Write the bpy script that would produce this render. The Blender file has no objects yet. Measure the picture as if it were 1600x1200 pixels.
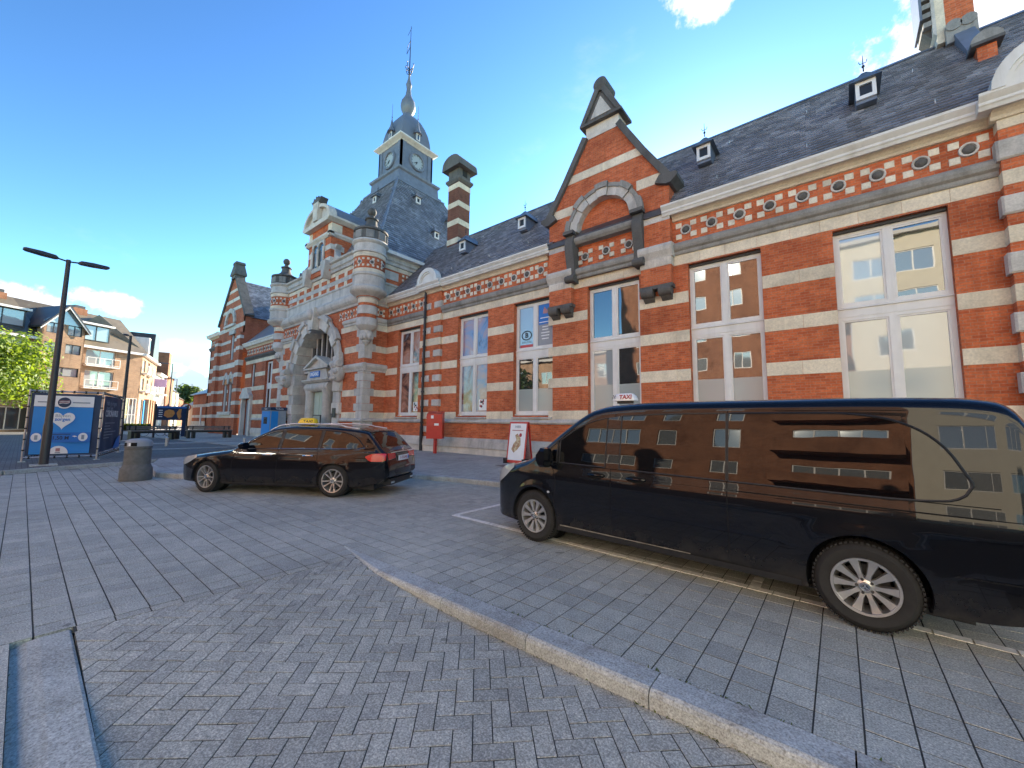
import bpy, bmesh, math, random
import numpy as np
from mathutils import Vector, Matrix, noise as mnoise
random.seed(7)
R = math.radians
sc = bpy.context.scene
col = sc.collection
# ------------------------------------------------------------------ camera
cd = bpy.data.cameras.new('camera'); cam = bpy.data.objects.new('camera', cd); col.objects.link(cam)
sc.camera = cam
cd.sensor_width = 36.0; cd.lens = 622.9 / 1600 * 36; cd.clip_start = 0.05; cd.clip_end = 4000
def cam_matrix(yaw, pitch, roll, loc):
    f = Vector((-math.sin(yaw) * math.cos(pitch), math.cos(yaw) * math.cos(pitch), math.sin(pitch)))
    r = f.cross(Vector((0, 0, 1))).normalized(); u = r.cross(f)
    c, s = math.cos(roll), math.sin(roll)
    r2 = r * c + u * s; u2 = u * c - r * s
    m = Matrix((r2, u2, -f)).transposed().to_4x4(); m.translation = loc
    return m
cam.matrix_world = cam_matrix(R(39.3056), R(5.542), R(0.6804), Vector((0, 0, 1.57)))
# ------------------------------------------------------------------ sky and sun
SUN_AZ = R(-12)      # measured from +Y towards +X
SUN_EL = R(21)
S = Vector((math.sin(SUN_AZ) * math.cos(SUN_EL), math.cos(SUN_AZ) * math.cos(SUN_EL), math.sin(SUN_EL)))
w = bpy.data.worlds.new('World'); sc.world = w; w.use_nodes = True
nt = w.node_tree; nt.nodes.clear()
def N(t, tree=None, **kw):
    n = (tree or nt).nodes.new(t)
    for k, v in kw.items(): setattr(n, k, v)
    return n
def setin(n, **kw):
    for k, v in kw.items(): n.inputs[k.replace('_', ' ')].default_value = v
out = N('ShaderNodeOutputWorld'); bg = N('ShaderNodeBackground')
sky = N('ShaderNodeTexSky', sky_type='NISHITA', sun_disc=False, sun_elevation=SUN_EL, sun_rotation=SUN_AZ,
        altitude=0, air_density=1.2, dust_density=0.2, ozone_density=2.2)
bg.inputs['Strength'].default_value = 0.13
def vmul(src, k):
    n = N('ShaderNodeVectorMath', operation='SCALE'); n.inputs['Scale'].default_value = k; nt.links.new(src, n.inputs[0]); return n.outputs[0]
gm = N('ShaderNodeGamma'); gm.inputs['Gamma'].default_value = 1.68      # clearer, deeper blue air than the model's
nt.links.new(vmul(sky.outputs[0], .394), gm.inputs['Color'])
tn = N('ShaderNodeMix', data_type='RGBA', blend_type='MULTIPLY'); tn.inputs['Factor'].default_value = 1; tn.inputs['B'].default_value = (.86, 1.0, 1.0, 1)
nt.links.new(vmul(gm.outputs[0], 1.50), tn.inputs['A']); sky_col = tn.outputs['Result']
tc = N('ShaderNodeTexCoord')
def mth(op, a, b=None, c=None, tree=None, clamp=False):
    t = tree or nt
    n = t.nodes.new('ShaderNodeMath'); n.operation = op; n.use_clamp = clamp
    for i, v in enumerate((a, b, c)):
        if v is None: continue
        if isinstance(v, (int, float)): n.inputs[i].default_value = v
        else: t.links.new(v, n.inputs[i])
    return n.outputs[0]
def px_dir(px, py):
    m = cam.matrix_world.to_3x3()
    return (m @ Vector(((px - 800) / 622.9, -(py - 600) / 622.9, -1))).normalized()
nz = N('ShaderNodeTexNoise'); setin(nz, Scale=26.0, Detail=7.0, Roughness=0.62)
nt.links.new(tc.outputs['Generated'], nz.inputs['Vector'])
nz2 = N('ShaderNodeTexNoise'); setin(nz2, Scale=3.2, Detail=8.0, Roughness=0.6)
mp = N('ShaderNodeMapping'); mp.inputs['Scale'].default_value = (1, 1, 2.2); mp.inputs['Location'].default_value = (3.1, 0.4, 0.2)
nt.links.new(tc.outputs['Generated'], mp.inputs['Vector']); nt.links.new(mp.outputs[0], nz2.inputs['Vector'])
acc = None
# individual clouds standing in the sky: direction, horizontal half angle, vertical half angle
for (px, py, rh, rv, k) in ((168, 474, .058, .026, 1), (192, 482, .035, .017, 1), (1105, -8, .085, .04, 1), (1575, 45, .09, .11, 1.5), (1680, 10, .2, .17, 1.5),
                            (292, 552, .10, .030, .9), (250, 585, .07, .02, .7), (-60, 470, .12, .05, 1), (300, 600, .2, .035, .8), (60, 470, .06, .018, .8)):
    d = px_dir(px, py); rt = d.cross(Vector((0, 0, 1))).normalized(); up = rt.cross(d)
    dots = []
    for v, rr in ((rt, rh), (up, rv)):
        dn = N('ShaderNodeVectorMath', operation='DOT_PRODUCT'); dn.inputs[1].default_value = v
        nt.links.new(tc.outputs['Generated'], dn.inputs[0]); dots.append(mth('DIVIDE', dn.outputs['Value'], rr))
    fw = N('ShaderNodeVectorMath', operation='DOT_PRODUCT'); fw.inputs[1].default_value = d
    nt.links.new(tc.outputs['Generated'], fw.inputs[0])
    rad = mth('SQRT', mth('ADD', mth('POWER', dots[0], 2), mth('POWER', dots[1], 2)))
    rad = mth('ADD', rad, mth('MULTIPLY', mth('LESS_THAN', fw.outputs['Value'], 0), 50))
    v = mth('MULTIPLY', mth('SUBTRACT', 1.25, rad, clamp=True), k)
    acc = v if acc is None else mth('MAXIMUM', acc, v)
shape = mth('ADD', acc, mth('MULTIPLY', mth('SUBTRACT', nz.outputs['Fac'], 0.5), 1.9))
mask = N('ShaderNodeMapRange', interpolation_type='SMOOTHSTEP'); setin(mask, From_Min=0.32, From_Max=0.75, To_Min=0.0, To_Max=0.95)
nt.links.new(shape, mask.inputs['Value'])
gate = mth('GREATER_THAN', acc, 0.02)
thin = N('ShaderNodeMapRange', interpolation_type='SMOOTHSTEP'); setin(thin, From_Min=0.60, From_Max=0.9, To_Min=0.0, To_Max=0.35)
nt.links.new(nz2.outputs['Fac'], thin.inputs['Value'])
mfac = mth('MAXIMUM', mth('MULTIPLY', mask.outputs[0], gate), thin.outputs[0])
mx = N('ShaderNodeMix', data_type='RGBA')
cc = N('ShaderNodeMix', data_type='RGBA')     # cloud colour: white lit puffs, greyer low down
sx = N('ShaderNodeSeparateXYZ'); nt.links.new(tc.outputs['Generated'], sx.inputs[0])
cf = N('ShaderNodeMapRange'); setin(cf, From_Min=0.08, From_Max=0.2); nt.links.new(sx.outputs['Z'], cf.inputs['Value'])
nt.links.new(cf.outputs[0], cc.inputs['Factor'])
cc.inputs['A'].default_value = (1.5, 1.85, 2.4, 1); cc.inputs['B'].default_value = (3.0, 3.0, 3.1, 1)
nt.links.new(mfac, mx.inputs['Factor']); nt.links.new(sky_col, mx.inputs['A']); nt.links.new(cc.outputs['Result'], mx.inputs['B'])
nt.links.new(mx.outputs['Result'], bg.inputs['Color']); nt.links.new(bg.outputs[0], out.inputs['Surface'])
sl = bpy.data.lights.new('sun', 'SUN'); sl.energy = 5.0; sl.angle = R(0.5); sl.color = (1.0, 0.86, 0.68)
so = bpy.data.objects.new('sun', sl); col.objects.link(so); so.location = S * 60
so.rotation_euler = (-S).to_track_quat('-Z', 'Y').to_euler()
vs = sc.view_settings; vs.view_transform = 'Standard'; vs.look = 'None'; vs.gamma = 1; vs.exposure = 1.9; vs.use_curve_mapping = False
sc.cycles.use_denoising = True
sc.cycles.max_bounces = 8; sc.cycles.diffuse_bounces = 5; sc.cycles.glossy_bounces = 4
sc.cycles.caustics_reflective = True; sc.cycles.caustics_refractive = False
sc.cycles.sample_clamp_indirect = 6.0
# ------------------------------------------------------------------ mesh helpers
class MB:
    def __init__(s): s.v = []; s.f = []; s.var = []
    def add(s, vs, fs, var=None):
        b = len(s.v); s.v += [tuple(p) for p in vs]; s.f += [tuple(i + b for i in f) for f in fs]
        s.var += [var if var is not None else 0.0] * len(fs)
        return s
    def box(s, x0, x1, y0, y1, z0, z1, var=None):
        return s.add([(x0, y0, z0), (x1, y0, z0), (x1, y1, z0), (x0, y1, z0), (x0, y0, z1), (x1, y0, z1), (x1, y1, z1), (x0, y1, z1)],
                     [(0, 3, 2, 1), (4, 5, 6, 7), (0, 1, 5, 4), (1, 2, 6, 5), (2, 3, 7, 6), (3, 0, 4, 7)], var)
    def cbox(s, x0, x1, y0, y1, z0, z1, c=.01, var=None):     # box with chamfered front (-y) and top edges all round
        a = [(x0, y1), (x1, y1)]
        return s.add([(x0, y1, z0), (x1, y1, z0), (x1, y1, z1), (x0, y1, z1), (x0, y0 + c, z0), (x1, y0 + c, z0), (x1, y0 + c, z1), (x0, y0 + c, z1),
                      (x0 + c, y0, z0 + c), (x1 - c, y0, z0 + c), (x1 - c, y0, z1 - c), (x0 + c, y0, z1 - c)],
                     [(8, 9, 10, 11), (4, 5, 9, 8), (5, 6, 10, 9), (6, 7, 11, 10), (7, 4, 8, 11), (0, 1, 5, 4), (1, 2, 6, 5), (2, 3, 7, 6), (3, 0, 4, 7), (3, 2, 1, 0)], var)
    def prism(s, poly, ax, a0, a1, var=None):
        n = len(poly)
        def P(p, a):
            return (a, p[0], p[1]) if ax == 'x' else (p[0], a, p[1]) if ax == 'y' else (p[0], p[1], a)
        return s.add([P(p, a0) for p in poly] + [P(p, a1) for p in poly],
                     [tuple(range(n - 1, -1, -1)), tuple(range(n, 2 * n))] + [(i, (i + 1) % n, n + (i + 1) % n, n + i) for i in range(n)], var)
    def lathe(s, prof, n=24, c=(0, 0), a0=0, a1=2 * math.pi, ax='z', var=None, cap=True):
        full = abs(a1 - a0 - 2 * math.pi) < 1e-6; m = n if full else n + 1
        vs = []
        for k in range(m):
            a = a0 + (a1 - a0) * k / n; ca, sa = math.cos(a), math.sin(a)
            for r, z in prof:
                if ax == 'z': vs.append((c[0] + r * ca, c[1] + r * sa, z))
                elif ax == 'y': vs.append((c[0] + r * ca, z, c[1] + r * sa))
                else: vs.append((z, c[0] + r * ca, c[1] + r * sa))
        p = len(prof); fs = []
        for k in range(n):
            k2 = (k + 1) % m
            for j in range(p - 1): fs.append((k * p + j, k2 * p + j, k2 * p + j + 1, k * p + j + 1))
        s.add(vs, fs, var)
        if full and cap:
            b = len(s.v) - len(vs)
            for j in (0, p - 1):
                if prof[j][0] > 1e-4: s.f.append(tuple(b + k * p + j for k in range(m))); s.var.append(var or 0)
        return s
    def tube(s, pts, r, n=8, r1=None, cap=True, var=None):
        pts = [Vector(p) for p in pts]; m = len(pts); vs = []; fs = []
        prev = None
        for i, p in enumerate(pts):
            t = (pts[min(i + 1, m - 1)] - pts[max(i - 1, 0)]).normalized()
            if prev is None: a = t.orthogonal().normalized()
            else: a = (prev - t * prev.dot(t)).normalized()
            prev = a; b = t.cross(a)
            rr = r if r1 is None else r + (r1 - r) * i / max(1, m - 1)
            for k in range(n):
                an = 2 * math.pi * k / n; vs.append(p + (a * math.cos(an) + b * math.sin(an)) * rr)
        for i in range(m - 1):
            for k in range(n): fs.append((i * n + k, i * n + (k + 1) % n, (i + 1) * n + (k + 1) % n, (i + 1) * n + k))
        if cap: fs += [tuple(range(n - 1, -1, -1)), tuple((m - 1) * n + k for k in range(n))]
        return s.add(vs, fs, var)
    def sphere(s, c, r, n=12, sz=1.0):
        prof = [(max(1e-5, r * math.cos(a)), c[2] + sz * r * math.sin(a)) for a in [(-math.pi / 2 + math.pi * i / n) for i in range(n + 1)]]
        return s.lathe(prof, n * 2, (c[0], c[1]))
    def loft(s, rings, closed=True, cap=True, var=None):
        n = len(rings[0]); m = len(rings); vs = [p for r in rings for p in r]; fs = []
        for i in range(m - 1):
            for k in range(n if closed else n - 1): fs.append((i * n + k, i * n + (k + 1) % n, (i + 1) * n + (k + 1) % n, (i + 1) * n + k))
        if cap and closed: fs += [tuple(range(n - 1, -1, -1)), tuple((m - 1) * n + k for k in range(n))]
        return s.add(vs, fs, var)
    def xf(s, M, start=0):
        for i in range(start, len(s.v)): s.v[i] = tuple(M @ Vector(s.v[i]))
        return s
WM = {}
def mesh_of(mb, smooth=False, recalc=True, sharp=None):
    me = bpy.data.meshes.new('m'); me.from_pydata(mb.v, [], mb.f)
    if any(mb.var):
        at = me.attributes.new('var', 'FLOAT', 'FACE'); at.data.foreach_set('value', mb.var)
    if recalc:
        bm = bmesh.new(); bm.from_mesh(me); bmesh.ops.recalc_face_normals(bm, faces=bm.faces); bm.to_mesh(me); bm.free()
    if smooth:
        me.polygons.foreach_set('use_smooth', [True] * len(me.polygons))
        if sharp is not None: me.set_sharp_from_angle(angle=R(sharp))
    me.update()
    return me
def link(o, parent=None, local=False, kind=None):
    col.objects.link(o)
    if parent is not None:
        o.parent = parent
        if local: WM[o.name] = WM[parent.name] @ o.matrix_basis
        else: o.matrix_parent_inverse = WM[parent.name].inverted(); WM[o.name] = o.matrix_basis.copy()
    else: WM[o.name] = o.matrix_basis.copy()
    if kind: o['kind'] = kind
    return o
def mk(name, mb, mat, parent=None, smooth=False, local=False, kind=None, recalc=True, sharp=40):
    me = mb if isinstance(mb, bpy.types.Mesh) else mesh_of(mb, smooth, recalc, sharp if smooth else None)
    me.name = name
    o = bpy.data.objects.new(name, me)
    if mat is not None and not me.materials:
        me.materials.append(MAT[mat] if isinstance(mat, str) else mat)
    return link(o, parent, local, kind)
def thing(name, label, cat, loc=(0, 0, 0), rz=0, group=None):
    o = bpy.data.objects.new(name, None); o.location = loc; o.rotation_euler = (0, 0, rz)
    o.empty_display_size = .3
    link(o); WM[o.name] = Matrix.Translation(loc) @ Matrix.Rotation(rz, 4, 'Z')
    return tag(o, label, cat, group)
def tag(o, label, cat, group=None):
    o['label'] = label; o['category'] = cat
    if group: o['group'] = group
    return o
def dup(o, parent=None, loc=None, rz=None):
    c = o.copy(); col.objects.link(c); c.parent = parent
    if loc is not None: c.location = loc
    if rz is not None: c.rotation_euler = (0, 0, rz)
    for ch in o.children: dup(ch, c)
    return c
def text_mesh(txt, size, mat, parent, M, depth=0.002, align='CENTER', name='lettering', local=False, bold=0.0, width=None):
    cu = bpy.data.curves.new('t', 'FONT'); cu.body = txt; cu.size = size; cu.extrude = depth; cu.align_x = align; cu.align_y = 'CENTER'
    cu.offset = bold; cu.resolution_u = 3
    to = bpy.data.objects.new('t', cu)
    dg = bpy.context.evaluated_depsgraph_get()
    col.objects.link(to); dg.update()
    me = bpy.data.meshes.new_from_object(to.evaluated_get(bpy.context.evaluated_depsgraph_get()))
    bpy.data.objects.remove(to); bpy.data.curves.remove(cu)
    if width and len(me.vertices):
        xs = [v.co.x for v in me.vertices]; k = width / max(1e-6, max(xs) - min(xs))
        me.transform(Matrix.Diagonal((k, 1, 1, 1)))
    me.transform(M); me.materials.clear(); me.materials.append(MAT[mat])
    return mk(name, me, None, parent, local=local)
FACE_Y = Matrix(((1, 0, 0, 0), (0, 0, -1, 0), (0, 1, 0, 0), (0, 0, 0, 1)))     # text facing -Y, reading along +X
def face_m(x, y, z): return Matrix.Translation((x, y, z)) @ FACE_Y
# ------------------------------------------------------------------ materials
MAT = {}
def newmat(name):
    m = bpy.data.materials.new(name); m.use_nodes = True; t = m.node_tree
    b = t.nodes['Principled BSDF']; MAT[name] = m
    return m, t, b
def pos(t): return t.nodes.new('ShaderNodeNewGeometry').outputs['Position']
def noise(t, vec, scale, detail=4, rough=.55, dist=0.0):
    n = t.nodes.new('ShaderNodeTexNoise'); n.inputs['Scale'].default_value = scale; n.inputs['Detail'].default_value = detail
    n.inputs['Roughness'].default_value = rough; n.inputs['Distortion'].default_value = dist
    t.links.new(vec, n.inputs['Vector']); return n.outputs['Fac']
def ramp(t, fac, stops):
    n = t.nodes.new('ShaderNodeValToRGB'); t.links.new(fac, n.inputs[0]); e = n.color_ramp.elements
    while len(e) < len(stops): e.new(.5)
    for i, (p, c) in enumerate(stops): e[i].position = p; e[i].color = (*c[:3], 1)
    return n.outputs[0]
def mixc(t, fac, a, b, bt='MIX'):
    n = t.nodes.new('ShaderNodeMix'); n.data_type = 'RGBA'; n.blend_type = bt
    for k, v in (('Factor', fac), ('A', a), ('B', b)):
        if isinstance(v, (int, float)): n.inputs[k].default_value = v
        elif isinstance(v, tuple): n.inputs[k].default_value = (*v[:3], 1)
        else: t.links.new(v, n.inputs[k])
    return n.outputs['Result']
def bump(t, b, hgt, strength=.3, dist=.01):
    n = t.nodes.new('ShaderNodeBump'); n.inputs['Strength'].default_value = strength; n.inputs['Distance'].default_value = dist
    t.links.new(hgt, n.inputs['Height']); t.links.new(n.outputs[0], b.inputs['Normal'])
def sc3(c, k): return tuple(min(1, v * k) for v in c)
def var_value(t):        # a random number per piece: the piece's own object or its faces in a joined mesh
    oi = t.nodes.new('ShaderNodeObjectInfo'); at = t.nodes.new('ShaderNodeAttribute'); at.attribute_name = 'var'
    return mth('FRACT', mth('ADD', mth('MULTIPLY', oi.outputs['Random'], 1.0, tree=t), at.outputs['Fac'], tree=t), tree=t)
def plain(name, c, rough=.6, metal=0.0, var=.12, scale=6, bmp=.0, spec=.5, pv=0.0, coat=0, streak=None):
    m, t, b = newmat(name); p = pos(t)
    f = noise(t, p, scale, 5)
    cc_ = ramp(t, f, [(.25, sc3(c, 1 - var)), (.75, sc3(c, 1 + var))])
    if pv:
        vv = var_value(t)
        cc_ = mixc(t, 1.0, cc_, ramp(t, vv, [(0, (1 - pv,) * 3), (1, (1 + pv * .4,) * 3)]), 'MULTIPLY')
    if streak:
        mpn = t.nodes.new('ShaderNodeMapping'); mpn.inputs['Scale'].default_value = (1, 1, .14); t.links.new(p, mpn.inputs['Vector'])
        s2 = noise(t, mpn.outputs[0], 2.6, 6, .62)
        cc_ = mixc(t, ramp(t, s2, [(.5, (0, 0, 0)), (.72, (streak[1],) * 3)]), cc_, streak[0])
    t.links.new(cc_, b.inputs['Base Color'])
    b.inputs['Roughness'].default_value = rough; b.inputs['Metallic'].default_value = metal; b.inputs['Specular IOR Level'].default_value = spec
    if coat: b.inputs['Coat Weight'].default_value = coat; b.inputs['Coat Roughness'].default_value = .03
    if bmp: bump(t, b, noise(t, p, scale * 9, 4), bmp, .01)
    return m
def wall_uv(t):          # (along wall, height): x on walls facing y, y on walls facing x
    g = t.nodes.new('ShaderNodeNewGeometry')
    sp = t.nodes.new('ShaderNodeSeparateXYZ'); t.links.new(g.outputs['Position'], sp.inputs[0])
    sn = t.nodes.new('ShaderNodeSeparateXYZ'); t.links.new(g.outputs['True Normal'], sn.inputs[0])
    k = mth('GREATER_THAN', mth('ABSOLUTE', sn.outputs['X'], tree=t), .7, tree=t)
    u = mth('ADD', mth('MULTIPLY', sp.outputs['X'], mth('SUBTRACT', 1.0, k, tree=t), tree=t), mth('MULTIPLY', sp.outputs['Y'], k, tree=t), tree=t)
    c = t.nodes.new('ShaderNodeCombineXYZ'); t.links.new(u, c.inputs[0]); t.links.new(sp.outputs['Z'], c.inputs[1])
    return c.outputs[0], g.outputs['Position']
def brickmat(name, c1, c2, mortar, bw=.215, rh=.072, ms=.006, rough=.85):
    m, t, b = newmat(name); uv, p = wall_uv(t)
    n = t.nodes.new('ShaderNodeTexBrick'); n.inputs['Scale'].default_value = 1; n.inputs['Brick Width'].default_value = bw; n.inputs['Row Height'].default_value = rh
    n.inputs['Mortar Size'].default_value = ms; n.inputs['Mortar Smooth'].default_value = .15; n.inputs['Bias'].default_value = -.1
    n.inputs['Color1'].default_value = (*c1, 1); n.inputs['Color2'].default_value = (*c2, 1); n.inputs['Mortar'].default_value = (*mortar, 1)
    t.links.new(uv, n.inputs['Vector'])
    big = ramp(t, noise(t, p, .7, 7, .65), [(.28, (.60, .57, .55)), (.5, (.95, .95, .95)), (.72, (1.14, 1.10, 1.05))])
    sm = ramp(t, noise(t, p, 22, 3), [(.3, (.82, .82, .82)), (.7, (1.12, 1.12, 1.12))])
    cc_ = mixc(t, 1.0, mixc(t, 1.0, n.outputs['Color'], big, 'MULTIPLY'), sm, 'MULTIPLY')
    mpn = t.nodes.new('ShaderNodeMapping'); mpn.inputs['Scale'].default_value = (1.5, 1.5, .16); t.links.new(p, mpn.inputs['Vector'])
    cc_ = mixc(t, ramp(t, noise(t, mpn.outputs[0], 1.7, 7, .66), [(.52, (0, 0, 0)), (.75, (.45, .45, .45))]), cc_, sc3(c2, .38))
    cc_ = mixc(t, ramp(t, noise(t, p, 2.3, 6, .7), [(.62, (0, 0, 0)), (.78, (.3, .3, .3))]), cc_, (.42, .33, .27))
    t.links.new(cc_, b.inputs['Base Color']); b.inputs['Roughness'].default_value = rough; b.inputs['Specular IOR Level'].default_value = .25
    hgt = mth('ADD', mth('MULTIPLY', n.outputs['Fac'], -1.0, tree=t), mth('MULTIPLY', noise(t, p, 60, 3), .35, tree=t), tree=t)
    bump(t, b, hgt, .55, .008)
    return m
def stonemat(name, c, stain=(.16, .15, .13), amt=.5, rough=.8, pv=.12, speck=0):
    m, t, b = newmat(name); p = pos(t)
    f = noise(t, p, 1.7, 7, .62); g = noise(t, p, 28, 4)
    cc_ = ramp(t, f, [(.28, sc3(c, .74)), (.5, c), (.75, sc3(c, 1.16))])
    cc_ = mixc(t, 1.0, cc_, ramp(t, g, [(.3, (.86, .86, .86)), (.7, (1.1, 1.1, 1.1))]), 'MULTIPLY')
    mpn = t.nodes.new('ShaderNodeMapping'); mpn.inputs['Scale'].default_value = (1.6, 1.6, .22); t.links.new(p, mpn.inputs['Vector'])
    s2 = noise(t, mpn.outputs[0], 1.9, 7, .65)
    cc_ = mixc(t, ramp(t, s2, [(.5, (0, 0, 0)), (.74, (amt,) * 3)]), cc_, stain)
    if speck:
        cc_ = mixc(t, 1.0, cc_, ramp(t, noise(t, p, 80, 3, .75), [(.3, (.5, .48, .46)), (.5, (1, 1, 1)), (.72, (1.5, 1.5, 1.48))]), 'MULTIPLY')
        cc_ = mixc(t, ramp(t, noise(t, p, 26, 4, .7), [(.60, (0, 0, 0)), (.70, (.6, .6, .6))]), cc_, (.17, .14, .10))
    vv = var_value(t)
    cc_ = mixc(t, 1.0, cc_, ramp(t, vv, [(0, (1 - pv,) * 3), (1, (1 + pv * .5,) * 3)]), 'MULTIPLY')
    t.links.new(cc_, b.inputs['Base Color']); b.inputs['Roughness'].default_value = rough; b.inputs['Specular IOR Level'].default_value = .3
    bump(t, b, mth('ADD', g, mth('MULTIPLY', f, .6, tree=t), tree=t), .35, .012)
    return m
brickmat('brick', (.67, .178, .066), (.46, .098, .036), (.46, .225, .14))
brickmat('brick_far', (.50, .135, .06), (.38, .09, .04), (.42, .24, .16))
brickmat('brick_dark', (.22, .085, .05), (.16, .06, .04), (.2, .13, .1))
brickmat('brick_tan', (.42, .27, .17), (.34, .21, .13), (.36, .27, .20), bw=.22, rh=.075)
brickmat('brick_brown', (.34, .155, .085), (.27, .115, .06), (.26, .17, .12), bw=.22, rh=.075)
stonemat('stone_cream', (.75, .645, .48), (.44, .37, .255), .4)
stonemat('checker', (.74, .67, .53), (.3, .27, .2), .3)
stonemat('stone_grey', (.58, .54, .48), (.22, .21, .19), .55)
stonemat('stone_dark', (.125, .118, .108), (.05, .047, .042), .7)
stonemat('stone_pale', (.66, .60, .51), (.32, .30, .26), .45)
stonemat('stone_mid', (.30, .285, .255), (.09, .085, .075), .6)
stonemat('kerb', (.43, .44, .42), (.17, .13, .09), .6, .85, .15, 1)
stonemat('kerb_light', (.48, .49, .45), (.22, .2, .17), .5, .85, .12, 1)
plain('white_paint', (.74, .72, .68), .45, var=.06, scale=3, streak=((.42, .40, .36), .35))
plain('gutter_white', (.70, .68, .62), .5, var=.08, scale=2, streak=((.40, .37, .3), .5))
plain('lead', (.15, .17, .21), .42, var=.2, scale=3, bmp=.1, streak=((.12, .13, .15), .5))
plain('black_iron', (.018, .018, .020), .5, var=.3)
plain('dark_metal', (.035, .036, .040), .42, var=.25, scale=5, spec=.5)
plain('pipe', (.022, .022, .025), .55, var=.3)
plain('joint_sand', (.045, .045, .040), .95, var=.4, scale=30)
plain('asphalt', (.085, .085, .088), .9, var=.25, scale=14, bmp=.3)
plain('far_ground', (.12, .12, .11), .95, var=.2, scale=.3)
def pavemat(name, c, pv=.22, sc_=40):
    m, t, b = newmat(name); p = pos(t)
    big = noise(t, p, .55, 5, .6); fine = noise(t, p, sc_ * 2.2, 3, .75); mid = noise(t, p, 9, 4)
    cc_ = ramp(t, big, [(.3, sc3(c, .8)), (.7, sc3(c, 1.15))])
    cc_ = mixc(t, 1.0, cc_, ramp(t, fine, [(.28, (.45, .45, .45)), (.5, (.95, .95, .95)), (.72, (1.85, 1.83, 1.78))]), 'MULTIPLY')
    cc_ = mixc(t, 1.0, cc_, ramp(t, mid, [(.3, (.88, .88, .88)), (.7, (1.1, 1.1, 1.1))]), 'MULTIPLY')
    spot = noise(t, p, 1.9, 3, .5)
    cc_ = mixc(t, ramp(t, noise(t, p, 1.15, 6, .7, .4), [(.60, (0, 0, 0)), (.74, (.42, .42, .42))]), cc_, sc3(c, 1.55))
    cc_ = mixc(t, ramp(t, noise(t, p, 4.6, 2, .4), [(.735, (0, 0, 0)), (.75, (.6, .6, .6))]), cc_, sc3(c, .3))
    cc_ = mixc(t, ramp(t, spot, [(.70, (0, 0, 0)), (.78, (.55, .55, .55))]), cc_, sc3(c, .35))
    vv = var_value(t)
    cc_ = mixc(t, 1.0, cc_, ramp(t, vv, [(0, (1 - pv, 1 - pv, 1 - pv * .9)), (.5, (1, 1, 1)), (1, (1 + pv * .7, 1 + pv * .65, 1 + pv * .6))]), 'MULTIPLY')
    t.links.new(cc_, b.inputs['Base Color']); b.inputs['Roughness'].default_value = .78; b.inputs['Specular IOR Level'].default_value = .35
    bump(t, b, fine, .35, .004)
    return m
pavemat('slab', (.42, .415, .36), .12); pavemat('paver', (.42, .405, .345), .15); pavemat('sidewalk', (.24, .26, .245), .2); pavemat('flag_light', (.36, .35, .33), .15)
plain('line_white', (.78, .76, .70), .7, var=.25, scale=18, pv=.15)
def slatemat(name, c):
    m, t, b = newmat(name); p = pos(t); vv = var_value(t)
    cc_ = ramp(t, vv, [(0, sc3(c, .62)), (.5, c), (.93, sc3(c, 1.35)), (1, sc3(c, 1.7))])
    st = noise(t, p, .5, 7, .65)
    cc_ = mixc(t, ramp(t, st, [(.45, (0, 0, 0)), (.7, (.6, .6, .6))]), cc_, sc3(c, .4))
    ln = noise(t, p, 1.3, 5, .6)
    cc_ = mixc(t, ramp(t, ln, [(.6, (0, 0, 0)), (.8, (.35, .35, .35))]), cc_, (.20, .20, .17))
    t.links.new(cc_, b.inputs['Base Color']); b.inputs['Roughness'].default_value = .4; b.inputs['Specular IOR Level'].default_value = .5
    bump(t, b, noise(t, p, 30, 4), .25, .006)
slatemat('slate', (.22, .23, .255)); slatemat('slate_light', (.21, .225, .255)); plain('hood_lead', (.10, .12, .14), .45, var=.3); slatemat('tile_brown', (.11, .09, .06)); slatemat('tile_dark', (.05, .045, .045))
def glassmat(name, c, ior=2.0, rough=.02, wav=.0, wsc=1.2):
    m, t, b = newmat(name); p = pos(t)
    b.inputs['Base Color'].default_value = (*c, 1); b.inputs['Roughness'].default_value = rough; b.inputs['IOR'].default_value = ior
    b.inputs['Specular IOR Level'].default_value = .5
    if wav: bump(t, b, noise(t, p, wsc, 2, .5), wav, .02)
    return m
glassmat('pane', (.016, .02, .024), 2.3, .015, .10, .9)
glassmat('pane_film', (.33, .38, .37), 1.8, .12, .05)
glassmat('pane_pale', (.30, .34, .35), 2.2, .03, .12, .8)
glassmat('pane_far', (.05, .065, .075), 2.3, .06, .1)
glassmat('pane_mirror', (.42, .45, .45), 2.4, .06, .12, .35); MAT['pane_mirror'].node_tree.nodes['Principled BSDF'].inputs['Metallic'].default_value = .55
plain('red', (.50, .030, .020), .38, var=.12, scale=4, coat=.2)
plain('yellow', (.85, .55, .01), .35, var=.05); plain('white', (.80, .80, .80), .4, var=.04); plain('black', (.012, .012, .013), .45, var=.2)
plain('letter_red', (.35, .02, .03), .5); plain('blue_sign', (.02, .16, .52), .4, var=.05); plain('navy', (.008, .028, .085), .5, var=.15)
plain('cyan', (.012, .24, .66), .5, var=.06, scale=2); plain('deepcyan', (.010, .16, .55), .5, var=.05); plain('steel', (.46, .47, .49), .35, .7, var=.15)
plain('grey_box', (.27, .31, .36), .5, var=.06); plain('concrete', (.13, .128, .122), .85, var=.2, scale=12, bmp=.4)
plain('bench_wood', (.17, .15, .14), .6, var=.3, scale=9); plain('wood_grey', (.13, .12, .12), .7, var=.3, scale=9); plain('door_green', (.44, .50, .40), .5, var=.06)
plain('cream_render', (.58, .53, .42), .85, var=.06, scale=2); plain('white_render', (.5, .48, .45), .85, var=.06, scale=2)
plain('interior', (.02, .02, .02), .9); plain('orange', (.60, .26, .07), .6, var=.2, scale=9)
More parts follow.
